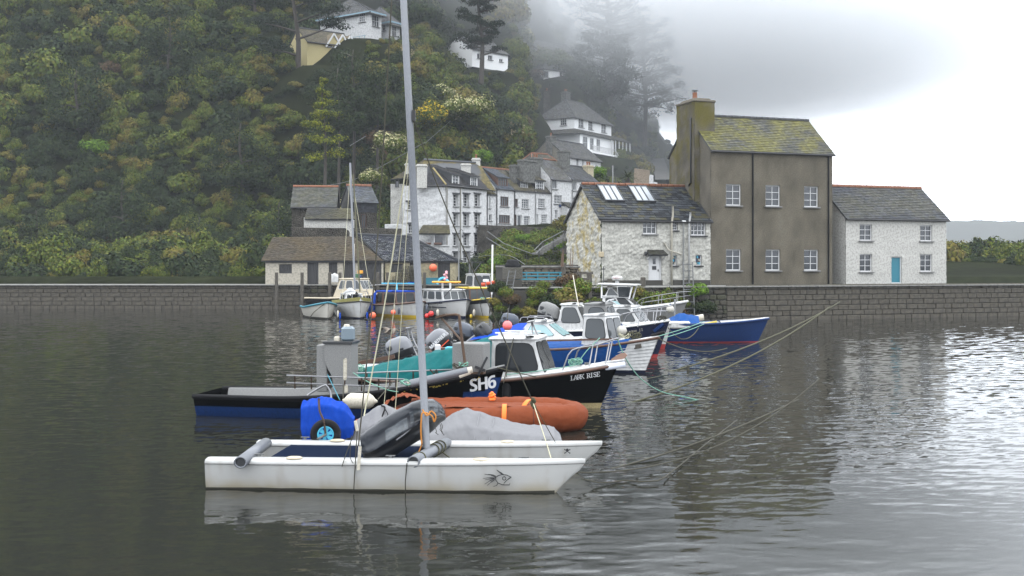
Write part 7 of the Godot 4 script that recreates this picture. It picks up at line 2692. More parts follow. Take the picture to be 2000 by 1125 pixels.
	s = boat("hardtop_cruiser", "white cruiser with a flat hardtop and radar moored against the quay", 1314, 648, -14.0, h, {"hull": "grey paint", "gun": "gelcoat", "gunw": 0.07, "cockpit": 0.35}, "motor boat")
	cab = cabin(s, 2.55, 4.5, 0.95, 1.25, 0.6, {"rf": 0.7, "rb": 0.0, "tw": 0.84, "side": [[0.1, 0.5], [0.55, 0.92]], "lowf": 0.3, "glass": "boat glass"})
	var c2 := cabin(cab, 2.6, 3.6, 0.8, 1.8, 0.5, {"rf": 0.55, "rb": 0.25, "tw": 0.85, "side": [[0.12, 0.9]], "lowf": 0.15, "glass": "glass grey"})
	b = B.new()
	b.box(Vector3(3.35, 2.52, 0), Vector3(2.1, 0.1, 1.9), Basis(Vector3(0, 0, 1), -0.03), 0.045)
	obj("hardtop", b, mats["gelcoat"], s)
	rail(s, [[Vector3(3.95, 1.75, 0.8), Vector3(4.15, 2.48, 0.8)], [Vector3(3.95, 1.75, -0.8), Vector3(4.15, 2.48, -0.8)], [Vector3(2.5, 1.8, 0.8), Vector3(2.5, 2.48, 0.8)]], 0.05, "window white", "hardtop_post")
	port(s, [Vector3(3.4, 1.84, 0.86), Vector3(3.98, 1.84, 0.86), Vector3(4.1, 2.42, 0.86), Vector3(3.35, 2.42, 0.86)], "glass dark", "window white", 0.05, 0.1, "side_screen")
	b = B.new(true)
	b.lathe(Vector3(3.2, 2.78, 0), [[0.22, 0], [0.3, 0.04], [0.3, 0.14], [0.2, 0.2], [0, 0.21]], 16)
	b.lathe(Vector3(3.2, 2.56, 0), [[0.12, 0], [0.08, 0.22]], 10)
	obj("radar", b, mats["gelcoat"], s)
	text_part("lettering", "Raymarine", 0.05, 0.004, "Droid Sans", mats["red paint"], s, Vector3(3.2, 2.87, 0.31), Basis(), 700)
	rail(s, [[Vector3(2.5, 2.55, 0.2), Vector3(2.5, 3.5, 0.2)], [Vector3(2.4, 3.35, 0.2), Vector3(2.6, 3.35, 0.2)]], 0.025, "ink", "mast_pole")
	for sd in [1, -1]:
		rail(s, [[Vector3(4.4, 1.3, 1.05 * sd), Vector3(4.6, 1.75, 1.0 * sd), Vector3(6.4, 2.1, 0.35 * sd), Vector3(7.15, 2.15, 0.1 * sd)], [Vector3(4.6, 1.55, 1.0 * sd), Vector3(7.1, 1.95, 0.1 * sd)], [Vector3(5.5, 1.4, 0.75 * sd), Vector3(5.55, 1.95, 0.72 * sd)], [Vector3(6.4, 1.5, 0.4 * sd), Vector3(6.45, 2.1, 0.35 * sd)]], 0.014, "steel")
	rail(s, [[loc(s, 1318, 622, 53.0), loc(s, 1318, 584, 53.0)]], 0.045, "galvanised", "bow_post")
	# blue workboat at the right edge
	h = Hull.new()
	h.L = 5.6; h.beam = 2.0; h.mid = 0.85; h.bow = 1.1; h.aft = 0.85; h.rake = 0.5
	s = boat("blue_boat", "blue hulled open boat with a white locker and blue sheet at the right edge", 1480, 668, -6.0, h, {"hull": "blue paint", "gun": "blue paint", "gunw": 0.06, "cockpit": 0.6, "boot": 0.04, "bootmat": "red paint"}, "boat")
	b = B.new()
	b.box(loc(s, 1327, 634, 51.6), Vector3(0.95, 0.34, 0.9), Basis(), 0.06)
	obj("locker", b, mats["gelcoat"], s)
	b = B.new()
	cloth(b, [[Vector3(0.9, 0.85, 0.9), Vector3(0.9, 1.0, 0), Vector3(0.9, 0.85, -0.9)], [Vector3(1.5, 0.9, 0.9), Vector3(1.5, 1.35, 0.1), Vector3(1.5, 0.9, -0.9)], [Vector3(2.4, 0.88, 0.9), Vector3(2.4, 1.2, 0), Vector3(2.4, 0.88, -0.9)]], 0.1, 3.0)
	obj("sheet", b, mats["blue canvas"], s)
	b = B.new(true)
	b.tube([loc(s, 1358, 622, 52.2), loc(s, 1374, 619, 52.2)], 0.14, 12)
	obj("white_roll", b, mats["fender white"], s)
	rail(s, [[loc(s, 1342, 640, 51.4), loc(s, 1400, 628, 51.4)]], 0.05, "rope yellow", "yellow_pole")
	rail(s, [sag(loc(s, 1302, 628, 51.6), loc(s, 1362, 636, 51.3), 0.1)], 0.02, "rope weedy", "rope")

func far_boats() -> void:
	# cabin launch
	var h := Hull.new()
	h.L = 6.4; h.beam = 2.5; h.mid = 0.95; h.bow = 1.3; h.aft = 0.95; h.rake = 0.25; h.full = 3.2; h.vee = 0.7
	var s := boat("cabin_launch", "white launch lettered FLORA with a white cabin across the harbour", 909, 621.5, -60.0, h, {"gun": "navy paint", "gunw": 0.06, "cockpit": 0.2, "boot": 0.14, "bootmat": "navy paint"}, "motor boat")
	cabin(s, 1.6, 4.7, 1.05, 1.05, 0.78, {"rf": 0.3, "rb": 0.1, "tw": 0.94, "nose": 0.9, "side": [[0.03, 0.22], [0.26, 0.62], [0.66, 0.97]], "lowf": 0.2, "rim": "window white", "glass": "glass grey", "front": 3, "over": 0.1})
	hull_text(s, h, "FLORA", 0.62, 0.98, 1.02, 0.74, 0.16, "Droid Sans", "navy paint", 700)
	for k in [0, 1]:
		var b := B.new(true)
		skin(b, h, 0.15, 0.78 if k == 0 else 0.3, 0.66 + k * 0.1, 0.72 + k * 0.1, 0.02, [1], false, 10, 2)
		obj("rubbing_strake", b, mats["navy paint"], s)
		var p := h.pt(0.45, 0.9, 1)
		b = B.new(true)
		b.blob(h.pt(0.2 + 0.25 * k, 0.88, 1), Vector3(0.16, 0.1, 0.03), 10, 6)
		obj("porthole", b, mats["ink"], s)
	rail(s, [[Vector3(4.3, 1.1, 0.95), Vector3(5.2, 2.0, 0.5), Vector3(5.9, 2.0, 0.1)], [Vector3(5.9, 1.3, 0.1), Vector3(5.9, 2.0, 0.1)]], 0.025, "ink")
	var b := B.new()
	b.box(Vector3(3.3, 2.4, 0), Vector3(2.0, 0.14, 0.5), Basis(Vector3.UP, 0.9), 0.05)
	obj("roof_raft", b, mats["amber paint"], s)
	for x in [2.7, 3.9]:
		b = B.new()
		b.box(Vector3(x, 2.12, 0), Vector3(0.1, 0.45, 0.1))
		obj("raft_post", b, mats["window white"], s)
	b = B.new(true)
	for i in 6:
		b.blob(Vector3(3.2 + 0.08 * sin(i * 2.0), 2.6 + i * 0.1, 0.08 * cos(i * 2.0)), Vector3(0.12, 0.09, 0.1), 8, 5)
	obj("pink_bundle", b, mat("faded pink", Color(0.6, 0.32, 0.36), 0.9), s)
	# blue-canopy boat
	h = Hull.new()
	h.L = 5.6; h.beam = 2.2; h.mid = 0.85; h.bow = 1.15; h.aft = 0.8; h.rake = 0.2; h.full = 2.8; h.vee = 0.7
	s = boat("canopy_boat", "white boat with brown window frames and a bright blue canopy by the mast", 825, 621.5, -52.0, h, {"gun": "brown timber", "gunw": 0.07, "cockpit": 0.2, "boot": 0.18, "bootmat": "yellow paint"}, "motor boat")
	cabin(s, 0.9, 3.4, 0.9, 0.9, 0.82, {"rf": 0.2, "rb": 0.1, "tw": 0.95, "side": [[0.03, 0.3], [0.36, 0.97]], "lowf": 0.08, "rim": "brown timber", "roof": "bright blue canvas", "mat": "brown timber", "front": 2, "glass": "boat glass"})
	b = B.new()
	cloth(b, [[Vector3(1.0, 1.85, 0.9), Vector3(1.0, 1.2, 1.0), Vector3(0.9, 0.4, 1.02)], [Vector3(0.4, 1.4, 0.95), Vector3(0.3, 0.9, 1.0), Vector3(0.2, 0.3, 1.0)], [Vector3(-0.1, 0.7, 0.8), Vector3(-0.2, 0.4, 0.9), Vector3(-0.3, 0.05, 0.9)]], 0.06, 3.0)
	obj("canopy_curtain", b, mats["bright blue canvas"], s)
	rail(s, [[Vector3(1.0, 2.3, 0.5), Vector3(3.6, 2.3, -0.6)], [Vector3(2.2, 1.85, 0), Vector3(2.2, 2.3, 0)]], 0.05, "hub blue", "roof_spar")
	# yellow and brown boat
	h = Hull.new()
	h.L = 5.8; h.beam = 2.1; h.mid = 1.0; h.bow = 1.35; h.aft = 1.0; h.rake = 0.15; h.full = 3.0; h.vee = 0.7
	s = boat("yellow_roof_boat", "white boat with a brown cabin and a yellow roof against the quay corner", 955, 621, -66.0, h, {"gun": "yellow paint", "gunw": 0.05, "cockpit": 0.2, "boot": 0.14, "bootmat": "yellow paint"}, "motor boat")
	b = B.new(true)
	skin(b, h, 0.0, 0.99, 0.76, 0.98, 0.02, [-1, 1], true)
	obj("black_strake", b, mats["black rubber"], s)
	cabin(s, 1.5, 4.2, 0.9, 1.1, 0.85, {"rf": 0.15, "rb": 0.1, "tw": 0.96, "side": [[0.03, 0.32], [0.36, 0.66], [0.7, 0.97]], "lowf": 0.15, "rim": "brown timber", "roof": "yellow paint", "mat": "brown timber", "front": 3, "glass": "glass grey"})
	tangle(s, "rope_coil", h.pt(0.95, 1.2, 1) + Vector3(0.0, 0.1, 0.1), 0.2, "rope green", 4)
	for e in [[0.3, "hanging_rope"], [0.9, "hanging_rope"]]:
		rail(s, [[h.pt(e[0], 1.1, 1) + Vector3(0, 0, 0.06), h.pt(e[0], 0.4, 1) + Vector3(0.2, 0, 0.1), h.pt(e[0], 0.1, 1) + Vector3(0.5, 0, 0.2)]], 0.02, "rope dark", e[1])
	# small sailing boat
	h = Hull.new()
	h.L = 6.2; h.beam = 2.35; h.mid = 0.95; h.bow = 1.2; h.aft = 0.9; h.rake = 0.3; h.full = 2.8; h.vee = 0.75
	s = boat("sailing_boat", "white sailing boat with a mossy yellow-green deck edge, bow on", 703, 623, -72.0, h, {"gun": "weed", "gunw": 0.05, "cockpit": 0.3, "boot": 0.1, "bootmat": "navy paint", "camber": 0.18}, "sailing boat")
	b = B.new(true)
	skin(b, h, 0.05, 0.99, 0.98, 1.22, -0.02, [-1, 1], true)
	obj("deck_edge", b, mat("mossy gelcoat", Color(0.36, 0.33, 0.09), 0.8, {"vary": "blotch", "scale": 1.5}), s)
	cabin(s, 1.8, 4.2, 0.75, 1.1, 0.45, {"rf": 0.6, "rb": 0.1, "tw": 0.8, "side": [[0.2, 0.8]], "lowf": 0.3, "front": 1})
	var mp := loc(s, 693, 566, 75.5)
	rail(s, [[mp, loc(s, 684, 318, 76.0)]], 0.07, "aluminium", "mast")
	rail(s, [[loc(s, 703, 570, 74.6), loc(s, 690, 340, 76.0)]], 0.05, "rope weedy", "furled_sail")
	rail(s, [[loc(s, 668, 590, 76.5), loc(s, 684, 330, 76.0)], [loc(s, 726, 590, 76.5), loc(s, 685, 330, 76.0)]], 0.012, "rope pale", "shroud")
	b = B.new()
	cloth(b, [[Vector3(1.5, 1.5, 0.35), Vector3(1.5, 1.85, 0), Vector3(1.5, 1.5, -0.35)], [Vector3(3.0, 1.6, 0.4), Vector3(3.0, 2.0, 0.1), Vector3(3.0, 1.6, -0.3)], [Vector3(4.4, 1.5, 0.3), Vector3(4.4, 1.8, 0), Vector3(4.4, 1.5, -0.3)]], 0.25, 4.0)
	obj("stowed_sail", b, mats["gelcoat"], s)
	for sd in [1, -1]:
		rail(s, [[Vector3(4.6, 1.2, 0.8 * sd), Vector3(4.7, 1.75, 0.75 * sd), Vector3(6.1, 1.8, 0.1 * sd)], [Vector3(5.5, 1.2, 0.5 * sd), Vector3(5.6, 1.78, 0.4 * sd)]], 0.02)
	# turquoise-edged punt at the left edge
	h = Hull.new()
	h.L = 5.0; h.beam = 2.0; h.mid = 0.75; h.bow = 1.15; h.aft = 0.75; h.rake = 0.2; h.full = 2.8; h.vee = 0.7
	s = boat("turquoise_boat", "grubby white boat with a turquoise gunwale at the left edge", 640, 624, -68.0, h, {"gun": "turquoise paint", "gunw": 0.07, "cockpit": 0.6, "boot": 0.12, "bootmat": "weed", "hull": "buoy white"}, "boat")
	rail(s, [[h.pt(0.97, 1.1, 1), h.pt(0.8, 0.5, 1) + Vector3(0.3, 0, 0.2), h.pt(0.6, 0.0, 1) + Vector3(0.2, 0, 0.3)]], 0.025, "rope weedy", "rope")
	# cream wheelhouse boat alongside the far quay
	h = Hull.new()
	h.L = 7.6; h.beam = 2.7; h.mid = 0.95; h.bow = 1.5; h.aft = 0.95; h.rake = 0.5
	s = boat("cream_boat", "black hulled boat with a rounded cream wheelhouse moored under the sheds", 757, 606, -24.0, h, {"hull": "black rubber", "gun": "cream gelcoat", "gunw": 0.08, "cockpit": 0.25, "deck": "cream gelcoat"}, "motor boat")
	var cab := cabin(s, 2.7, 5.6, 1.05, 1.1, 1.35, {"rf": 0.7, "rb": 0.5, "tw": 0.82, "side": [[0.08, 0.3], [0.36, 0.66], [0.72, 0.94]], "lowf": 0.42, "mat": "cream gelcoat", "rim": "window white", "glass": "glass grey", "front": 3, "over": 0.08})
	rail(cab, [[Vector3(4.0, 2.5, 0), Vector3(4.0, 5.3, 0)]], 0.04, "fender white", "mast_pole")
	b = B.new(true)
	b.blob(Vector3(4.7, 2.65, 0.2), Vector3(0.14, 0.14, 0.14))
	obj("blue_lamp", b, mats["blue paint"], cab)
	rail(s, [[Vector3(5.8, 1.3, 0.9), Vector3(5.9, 1.9, 0.9), Vector3(7.5, 2.1, 0.1)]], 0.03)
	# white boat beyond the quay corner
	h = Hull.new()
	h.L = 6.5; h.beam = 2.4; h.mid = 1.4; h.bow = 1.8; h.aft = 1.3; h.rake = 0.3
	s = boat("rescue_boat", "white boat with orange rings and a tall white mast behind the quay corner", 960, 606, -70.0, h, {"gun": "orange paint", "gunw": 0.1, "cockpit": 0.3}, "motor boat")
	cabin(s, 2.0, 4.0, 0.9, 1.6, 1.2, {"rf": 0.2, "side": [[0.1, 0.9]], "glass": "glass grey"})
	rail(s, [[loc(s, 961, 575, 88), loc(s, 962, 478, 88)]], 0.07, "window white", "mast_pole")
	for k in 3:
		b = B.new(true)
		b.tube([loc(s, 940 + k * 10, 556 - k * 2, 86.5), loc(s, 948 + k * 10, 556 - k * 2, 86.5)], 0.16, 10)
		obj("orange_roll", b, mats["orange paint"], s)
	b = B.new(true)
	b.lathe(loc(s, 949, 550, 86.8), [[0.24, 0], [0.24, 0.18], [0.0, 0.2]], 12)
	b.lathe(loc(s, 949, 560, 86.8), [[0.07, 0], [0.07, 0.4]], 8)
	obj("radar", b, mats["gelcoat"], s)
	# buoys and fenders of the far boats
	for e in [[728, 616, 73.6, 0.22, "buoy orange", "orange ball buoy at the white sailing boat's side"], [768, 610, 74.0, 0.17, "buoy orange", "faded orange ball buoy at the blue canopy boat's stern"], [842, 613, 73.8, 0.19, "buoy red", "red ball buoy between the mast and the white launch"], [834, 617, 73.9, 0.16, "buoy red", "smaller red ball buoy low in the water beside the tall mast"], [747, 596, 83.5, 0.2, "buoy white", "left white ball fender on the black hull of the cream boat"], [757, 596, 83.0, 0.2, "buoy white", "right white ball fender on the black hull of the cream boat"], [764, 592, 83.0, 0.18, "buoy orange", "pale orange ball fender at the bow of the cream boat"]]:
		buoy(e[5], P(e[0], e[1], e[2]), e[3], e[4])
	for e in [[660, 613, 73.5, 0.07, 0.4, "fender white", "cream fender between the punt and the sailing boat"], [664, 617, 73.4, 0.06, 0.4, "bright blue canvas", "blue fender at the sailing boat's port bow"], [717, 616, 73.4, 0.06, 0.4, "bright blue canvas", "blue fender beside the orange buoy"], [779, 607, 74.3, 0.08, 0.4, "engine blue", "dark blue fender on the blue canopy boat"], [770, 600, 74.4, 0.06, 0.35, "fender white", "white fender at the blue canopy boat's stern"], [855, 611, 73.9, 0.1, 0.4, "fender white", "fat white fender on the white launch"], [926, 611, 74.5, 0.09, 0.4, "fender white", "white fender between the launch and the yellow roofed boat"], [920, 618, 74.4, 0.09, 0.25, "yellow paint", "short yellow fender at the launch's bow"], [834, 604, 74.3, 0.1, 0.6, "engine blue", "long dark fender between the mast and the launch"]]:
		fender(e[6], P(e[0], e[1], e[2]), e[3], e[4], e[5])

func rope(label: String, pts: Array, r: float, m: String, group := "") -> void:
	var b := B.new(true)
	b.tube(pts, r, 6)
	tag(obj("mooring_rope", b, mats[m]), label, "rope", group)

func gull(called: String, label: String, at: Vector3, yaw: float, flying: bool) -> void:
	var g := thing(called, label, "gull", at, yaw)
	var b := B.new(true)
	var body := []
	for e in [[-0.26, 0.0, 0.004], [-0.2, 0.01, 0.03], [-0.08, 0.01, 0.062], [0.04, 0.0, 0.075], [0.14, 0.03, 0.06], [0.19, 0.07, 0.045], [0.23, 0.095, 0.043], [0.27, 0.095, 0.03], [0.29, 0.09, 0.01]]:
		var ring := []
		for k in 10:
			var a := TAU * k / 10
			ring.append(Vector3(e[0], e[1] + sin(a) * e[2], cos(a) * e[2]))
		body.append(ring)
	b.loft(body, true, true, true)
	obj("body", b, mats["feather brown" if flying else "feather white"], g)
	b = B.new(true)
	b.tube([Vector3(0.28, 0.09, 0), Vector3(0.34, 0.08, 0)], 0.013, 6, 0.004)
	obj("beak", b, mats["beak"], g)
	if flying:
		for s in [1, -1]:
			b = B.new(true)
			var rr := []
			for e in [[0.05, 0.16, 0.02, 0.0], [0.22, 0.15, 0.13, 0.02], [0.42, 0.13, 0.17, 0.0], [0.58, 0.09, 0.1, -0.08], [0.72, 0.02, 0.0, -0.18]]:
				var z: float = e[0] * s
				rr.append([Vector3(e[1] * 0.6 + e[3], e[2], z), Vector3(e[1] * 0.1 + e[3], e[2] + 0.02, z), Vector3(-e[1] + e[3], e[2] - 0.005, z), Vector3(e[1] * 0.1 + e[3], e[2] - 0.008, z)])
			b.loft(rr, true, true, true)
			obj("wing", b, mats["feather brown"], g)
	else:
		for s in [1, -1]:
			b = B.new(true)
			b.blob(Vector3(-0.05, 0.02, 0.055 * s), Vector3(0.2, 0.06, 0.025), 10, 6, Basis(Vector3(0, 0, 1), 0.12))
			obj("wing", b, mats["feather grey"], g)
			b = B.new(true)
			b.tube([Vector3(0.02, -0.06, 0.03 * s), Vector3(0.02, -0.2, 0.03 * s)], 0.008, 5)
			obj("leg", b, mats["beak"], g)
	b = B.new()
	b.box(Vector3(-0.28, 0.005, 0), Vector3(0.12, 0.014, 0.07))
	obj("tail", b, mats["feather dark"], g)

func lines() -> void:
	# moorings running off to the right
	var R := func(px: float, py: float, d: float) -> Vector3: return P(px, py, d)
	rope("heavy weedy rope rising from the water to the right above the loose lines", sag(P(1110, 936, 18.6), P(1560, 780, 24.0), 0.16, 24), 0.018, "rope dark")
	rope("weedy rope dipping between the catamaran bow and the right", sag(P(1100, 922, 17.6), P(1600, 740, 23.0), 0.55, 24), 0.012, "rope dark")
	rope("thick green-brown rope from the black cabin boat's forefoot to the right", sag(P(1150, 808, 27.3), P(1620, 600, 40.0), 0.45, 28), 0.026, "rope weedy")
	rope("brown mooring rope from the clinker boat's forefoot to the right", sag(P(1245, 742, 35.5), P(1640, 590, 52.0), 0.35, 28), 0.03, "rope weedy")
	rope("thin rope sagging along the black cabin boat's side", sag(P(972, 718, 25.6), P(1290, 734, 34.0), 0.28, 30), 0.012, "rope weedy")
	rope("pale green line falling from the pulpit into the water on the right", curve([P(1206, 662, 27.4), P(1222, 700, 27.6), P(1250, 738, 28.2), P(1290, 764, 29.0), P(1340, 776, 29.6), P(1385, 786, 29.2)], 30), 0.014, "rope green")
	rope("pale green line from the clinker boat's bow to the blue boat at the right", sag(P(1212, 676, 37.5), P(1375, 633, 50.8), 0.12), 0.016, "rope green")
	rope("upper green line from the clinker boat's deck to the blue boat at the right", sag(P(1240, 668, 37.0), P(1375, 628, 50.8), 0.05), 0.016, "rope green")
	rope("dark rope hanging from the clinker boat's stem", sag(P(1288, 662, 36.2), P(1420, 680, 44.0), 0.25), 0.018, "rope weedy")
	rope("yellowish rope from the cabin cruiser to the blue boat", sag(P(1305, 640, 47.0), P(1365, 640, 51.0), 0.5), 0.02, "rope weedy")
	rope("dark loose line lying on the water right of the catamaran", curve([P(1135, 935, 17.8), P(1180, 944, 17.9), P(1215, 938, 18.2), P(1280, 940, 18.0), P(1320, 915, 19.2), P(1375, 870, 21.6), P(1440, 820, 25.0)], 30), 0.011, "rope dark")
	rope("dark weedy line hanging straight down from the heavy brown rope", [P(1344, 716, 37.8), P(1345, 735, 37.5), P(1344, 752, 37.4)], 0.05, "rope dark")
	rope("mooring line from the quay pile to the sailing boat at the left", sag(P(640, 588, 91), P(668, 562, 91.5), 0.1), 0.02, "rope pale")
	# overhead wires
	var wires := ["overhead wire rising across the wooded slope behind the mast", "short overhead wire up to the blossoming bushes", "short slack wire at the left above the workshop roof", "slack wire over the bank beside the bench"]
	for e in [[[640, 362, 118], [705, 345, 124], [830, 278, 140]], [[830, 280, 140], [880, 236, 150]], [[683, 285, 122], [714, 266, 126]], [[900, 505, 104], [985, 498, 98], [1030, 520, 80]]]:
		var pts := []
		for k in e:
			pts.append(P(k[0], k[1], k[2]))
		rope("thin " + wires.pop_front(), curve(pts, 16), 0.025, "galvanised", "overhead wires")
	# gulls
	gull("flying_gull", "brown flecked gull flying low over the water with raised wings", P(762, 650, 40.0), 0.5, true)
	gull("perched_gull", "grey backed gull standing on a boat beside the white wheelhouse", P(1147, 601, 45.2), PI - 0.3, false)
	# street lamp, camera pole and the things on the far quay
	var l := thing("street_lamp", "tall swan-necked street lamp before the white harbour house", "street lamp", P(896, 556, 92.6))
	var hh := at_y(458, 92.6) - l.position.y
	var b := B.new(true)
	b.tube([Vector3.ZERO, Vector3(0, hh, 0)], 0.06, 8, 0.045)
	obj("post", b, mats["galvanised"], l)
	b = B.new(true)
	b.tube(curve([Vector3(0, hh, 0), Vector3(0.05, hh + 0.28, 0), Vector3(0.2, hh + 0.4, 0), Vector3(0.34, hh + 0.28, 0), Vector3(0.36, hh, 0)], 14), 0.03, 6)
	obj("neck", b, mats["galvanised"], l)
	b = B.new(true)
	b.lathe(Vector3(0.36, hh - 0.25, 0), [[0.1, 0], [0.12, 0.1], [0.06, 0.22], [0.04, 0.28]], 10)
	obj("lantern", b, mats["engine black"], l)
	l = thing("derrick_pole", "black pole with a side bracket in front of the white harbour house", "pole", P(917, 560, 93))
	b = B.new(true)
	b.tube([Vector3.ZERO, Vector3(0, at_y(490, 93) - at_y(560, 93), 0)], 0.09, 8, 0.06)
	obj("post", b, mats["engine black"], l)
	rail(l, [[Vector3(0, 2.6, 0), Vector3(0.4, 2.75, 0), Vector3(0.42, 3.5, 0)], [Vector3(-0.35, 2.85, 0), Vector3(0.3, 2.85, 0)]], 0.035, "engine black", "bracket")
	l = thing("pole", "grey pole standing up behind the cottage ridge with a lamp beside it", "pole", P(1197, 372, 84))
	rail(l, [[Vector3.ZERO, Vector3(0, 1.9, 0)]], 0.06, "galvanised", "post")
	rail(l, [[Vector3(0.3, 0, 0), Vector3(0.12, 1.3, 0)]], 0.04, "ink", "stay")
	l = thing("davit", "small iron davit arm on the far quay beside the black pole", "davit", P(922, 556, 92.4))
	rail(l, [[Vector3(0, 0, 0), Vector3(0, 1.9, 0)], [Vector3(0, 1.85, 0), Vector3(0.95, 1.85, 0)], [Vector3(0.1, 1.0, 0), Vector3(0.75, 1.85, 0)]], 0.04, "engine black", "arm")
	buoy("big orange buoy hanging on the cream wall of the fish shed", P(846, 523, 93.6), 0.33, "buoy orange")
	buoy("orange buoy half hidden in the bushes beside the tall white house", P(928, 540, 93.8), 0.22, "buoy orange")
	# stacked lobster pots
	var pot := thing("lobster_pot", "weathered lobster pot in the heap against the fish shed", "lobster pot", Vector3.ZERO, 0.0, "lobster pots heaped on the far quay")
	b = B.new()
	for k in 3:
		b.box(Vector3(0, 0.02, -0.18 + k * 0.18), Vector3(0.62, 0.03, 0.05))
	obj("base", b, mats["grey timber"], pot)
	for k in 3:
		b = B.new(true)
		var hp := []
		for i in 9:
			var a := PI * i / 8
			hp.append(Vector3(-0.3 + k * 0.3, 0.03 + sin(a) * 0.34, cos(a) * 0.22))
		b.tube(hp, 0.018, 5)
		obj("hoop", b, mats["grey timber"], pot)
	b = B.new()
	for k in 5:
		for s in [-1, 1]:
			var pts := []
			for i in 7:
				var a := PI * i / 6
				pts.append(Vector3(clampf(-0.3 + k * 0.15 + s * (i - 3) * 0.05, -0.3, 0.3), 0.03 + sin(a) * 0.335, cos(a) * 0.215))
			b.tube(pts, 0.009, 4, -1.0, false)
	stuff(obj("netting", b, mats["rope weedy"], pot))
	var n := 0
	for row in 5:
		for i in 11 - row * 2:
			var px := 768.0 + row * 6.0 + i * 15.5
			if px > 812:
				continue
			for dz in 2:
				if n > 0:
					var c := pot.duplicate()
					c.name = numbered("lobster_pot")
					add_child(c)
					c.position = Vector3(at_x(px + dz * 5, 92.7 + dz * 0.5), 2.0 + row * 0.3, -92.7 - dz * 0.5)
					c.rotation.y = rng.randf_range(-0.25, 0.25)
				n += 1
	pot.position = Vector3(at_x(768, 92.7), 2.0, -92.7)
	for e in [[760, 552, 0.0], [735, 548, 0.2], [728, 553, 0.1], [881, 551, 0.1], [888, 551, 0.3]]:
		var c := pot.duplicate()
		c.name = numbered("lobster_pot")
		add_child(c)
		c.position = Vector3(at_x(e[0], 92.9), 2.0, -92.9)
		c.rotation.y = e[2]
	for e in [[842, 549, 1.15, 0.55, "turquoise paint", "turquoise open fish tub on the quay below the orange buoy"], [860, 551, 0.7, 0.3, "blue paint", "blue fish box beside the turquoise tub"], [804, 553, 0.5, 0.2, "bright blue canvas", "bright blue tray left of the tall mast"]]:
		var t := thing("fish_box", e[5], "box", Vector3(at_x(e[0], 92.8), 2.0, -92.8))
		var w: float = e[2]
		var g: float = e[3]
		b = B.new()
		for s in [-1, 1]:
			b.box(Vector3(s * w * 0.5, g * 0.5, 0), Vector3(0.05, g, 0.6))
			b.box(Vector3(0, g * 0.5, s * 0.3), Vector3(w, g, 0.05))
		b.box(Vector3(0, 0.03, 0), Vector3(w, 0.05, 0.6))
		obj("tub", b, mats[e[4]], t)
		b = B.new()
		for s in [-1, 1]:
			b.box(Vector3(0, g - 0.03, s * 0.33), Vector3(w + 0.08, 0.06, 0.04))
		obj("rim", b, mats[e[4]], t)
	b = B.new(true)
	b.tube(curve([Vector3(-0.5, 0, 0.2), Vector3(-0.3, 0.4, 0.1), Vector3(0.1, 0.5, 0), Vector3(0.5, 0.1, 0.2)], 12), 0.12, 8)
	put(tag(obj("blue_hose", b, mats["hub blue"]), "thick blue hose lying over the fish box", "hose"), Vector3(at_x(866, 92.7), 2.0, -92.7))
	l = thing("white_tarp", "white wrapped bundle between two piles at the left edge", "bundle", P(653, 551, 92.6))
	b = B.new()
	cloth(b, [[Vector3(-0.35, 0, 0.3), Vector3(-0.35, 0.5, 0.2), Vector3(-0.35, 0.6, -0.2)], [Vector3(0.0, 0, 0.35), Vector3(0.0, 0.65, 0.25), Vector3(0.0, 0.75, -0.2)], [Vector3(0.4, 0, 0.3), Vector3(0.4, 0.45, 0.2), Vector3(0.4, 0.55, -0.2)]], 0.12, 5.0)
	obj("sheet", b, mats["gelcoat"], l)
	l = thing("covered_box", "amber box on a green wheeled bin at the left shed", "bin", P(699, 556, 92.8))
	b = B.new()
	b.box(Vector3(0, 0.45, 0), Vector3(0.5, 0.9, 0.5), Basis(), 0.04)
	obj("bin", b, mat("green plastic", Color(0.02, 0.09, 0.03), 0.5), l)
	b = B.new()
	b.box(Vector3(0.2, 1.05, 0), Vector3(0.42, 0.26, 0.4), Basis(), 0.02)
	obj("box", b, mats["amber paint"], l)

# ---------- plants ----------
# leaves spread through lumps: lumps = [centre, radii]; each leaf a small bent quad with its own tone
func leaves(V: PackedVector3Array, C: PackedColorArray, c: Vector3, r: Vector3, n: int, size: float, pal: Array, lean := 0.35, hollow := 0.55) -> void:
	for i in n:
		var d := Vector3(rng.randfn(), rng.randfn(), rng.randfn()).normalized()
		var k := lerpf(hollow, 1.0, sqrt(rng.randf())) * (1.0 + 0.18 * noise.get_noise_3d(d.x * 2.0 + c.x, d.y * 2.0 + c.y, d.z * 2.0 + c.z))
		var p := c + Vector3(d.x * r.x, d.y * r.y, d.z * r.z) * k
		var nn := (d + Vector3(rng.randf_range(-1, 1), rng.randf_range(-0.6, 1.2), rng.randf_range(-1, 1)) * 0.55).normalized()
		var x := nn.cross(Vector3(rng.randf_range(-1, 1), rng.randf_range(-1, 1), rng.randf_range(-1, 1))).normalized()
		var y := nn.cross(x)
		var s := size * rng.randf_range(0.6, 1.35)
		var col: Color = pal[rng.randi() % pal.size()]
		var t := rng.randf_range(0.65, 1.35)
		t *= 0.68
		col = Color(col.r * t, col.g * t, col.b * t)
		var a := p - x * s * 0.5
		var e := p + x * s * 0.5
		var q := p + y * s * lean
		var w := p - y * s * lean
		for v in [a, q, e, a, e, w]:
			V.append(v)
			C.append(col)

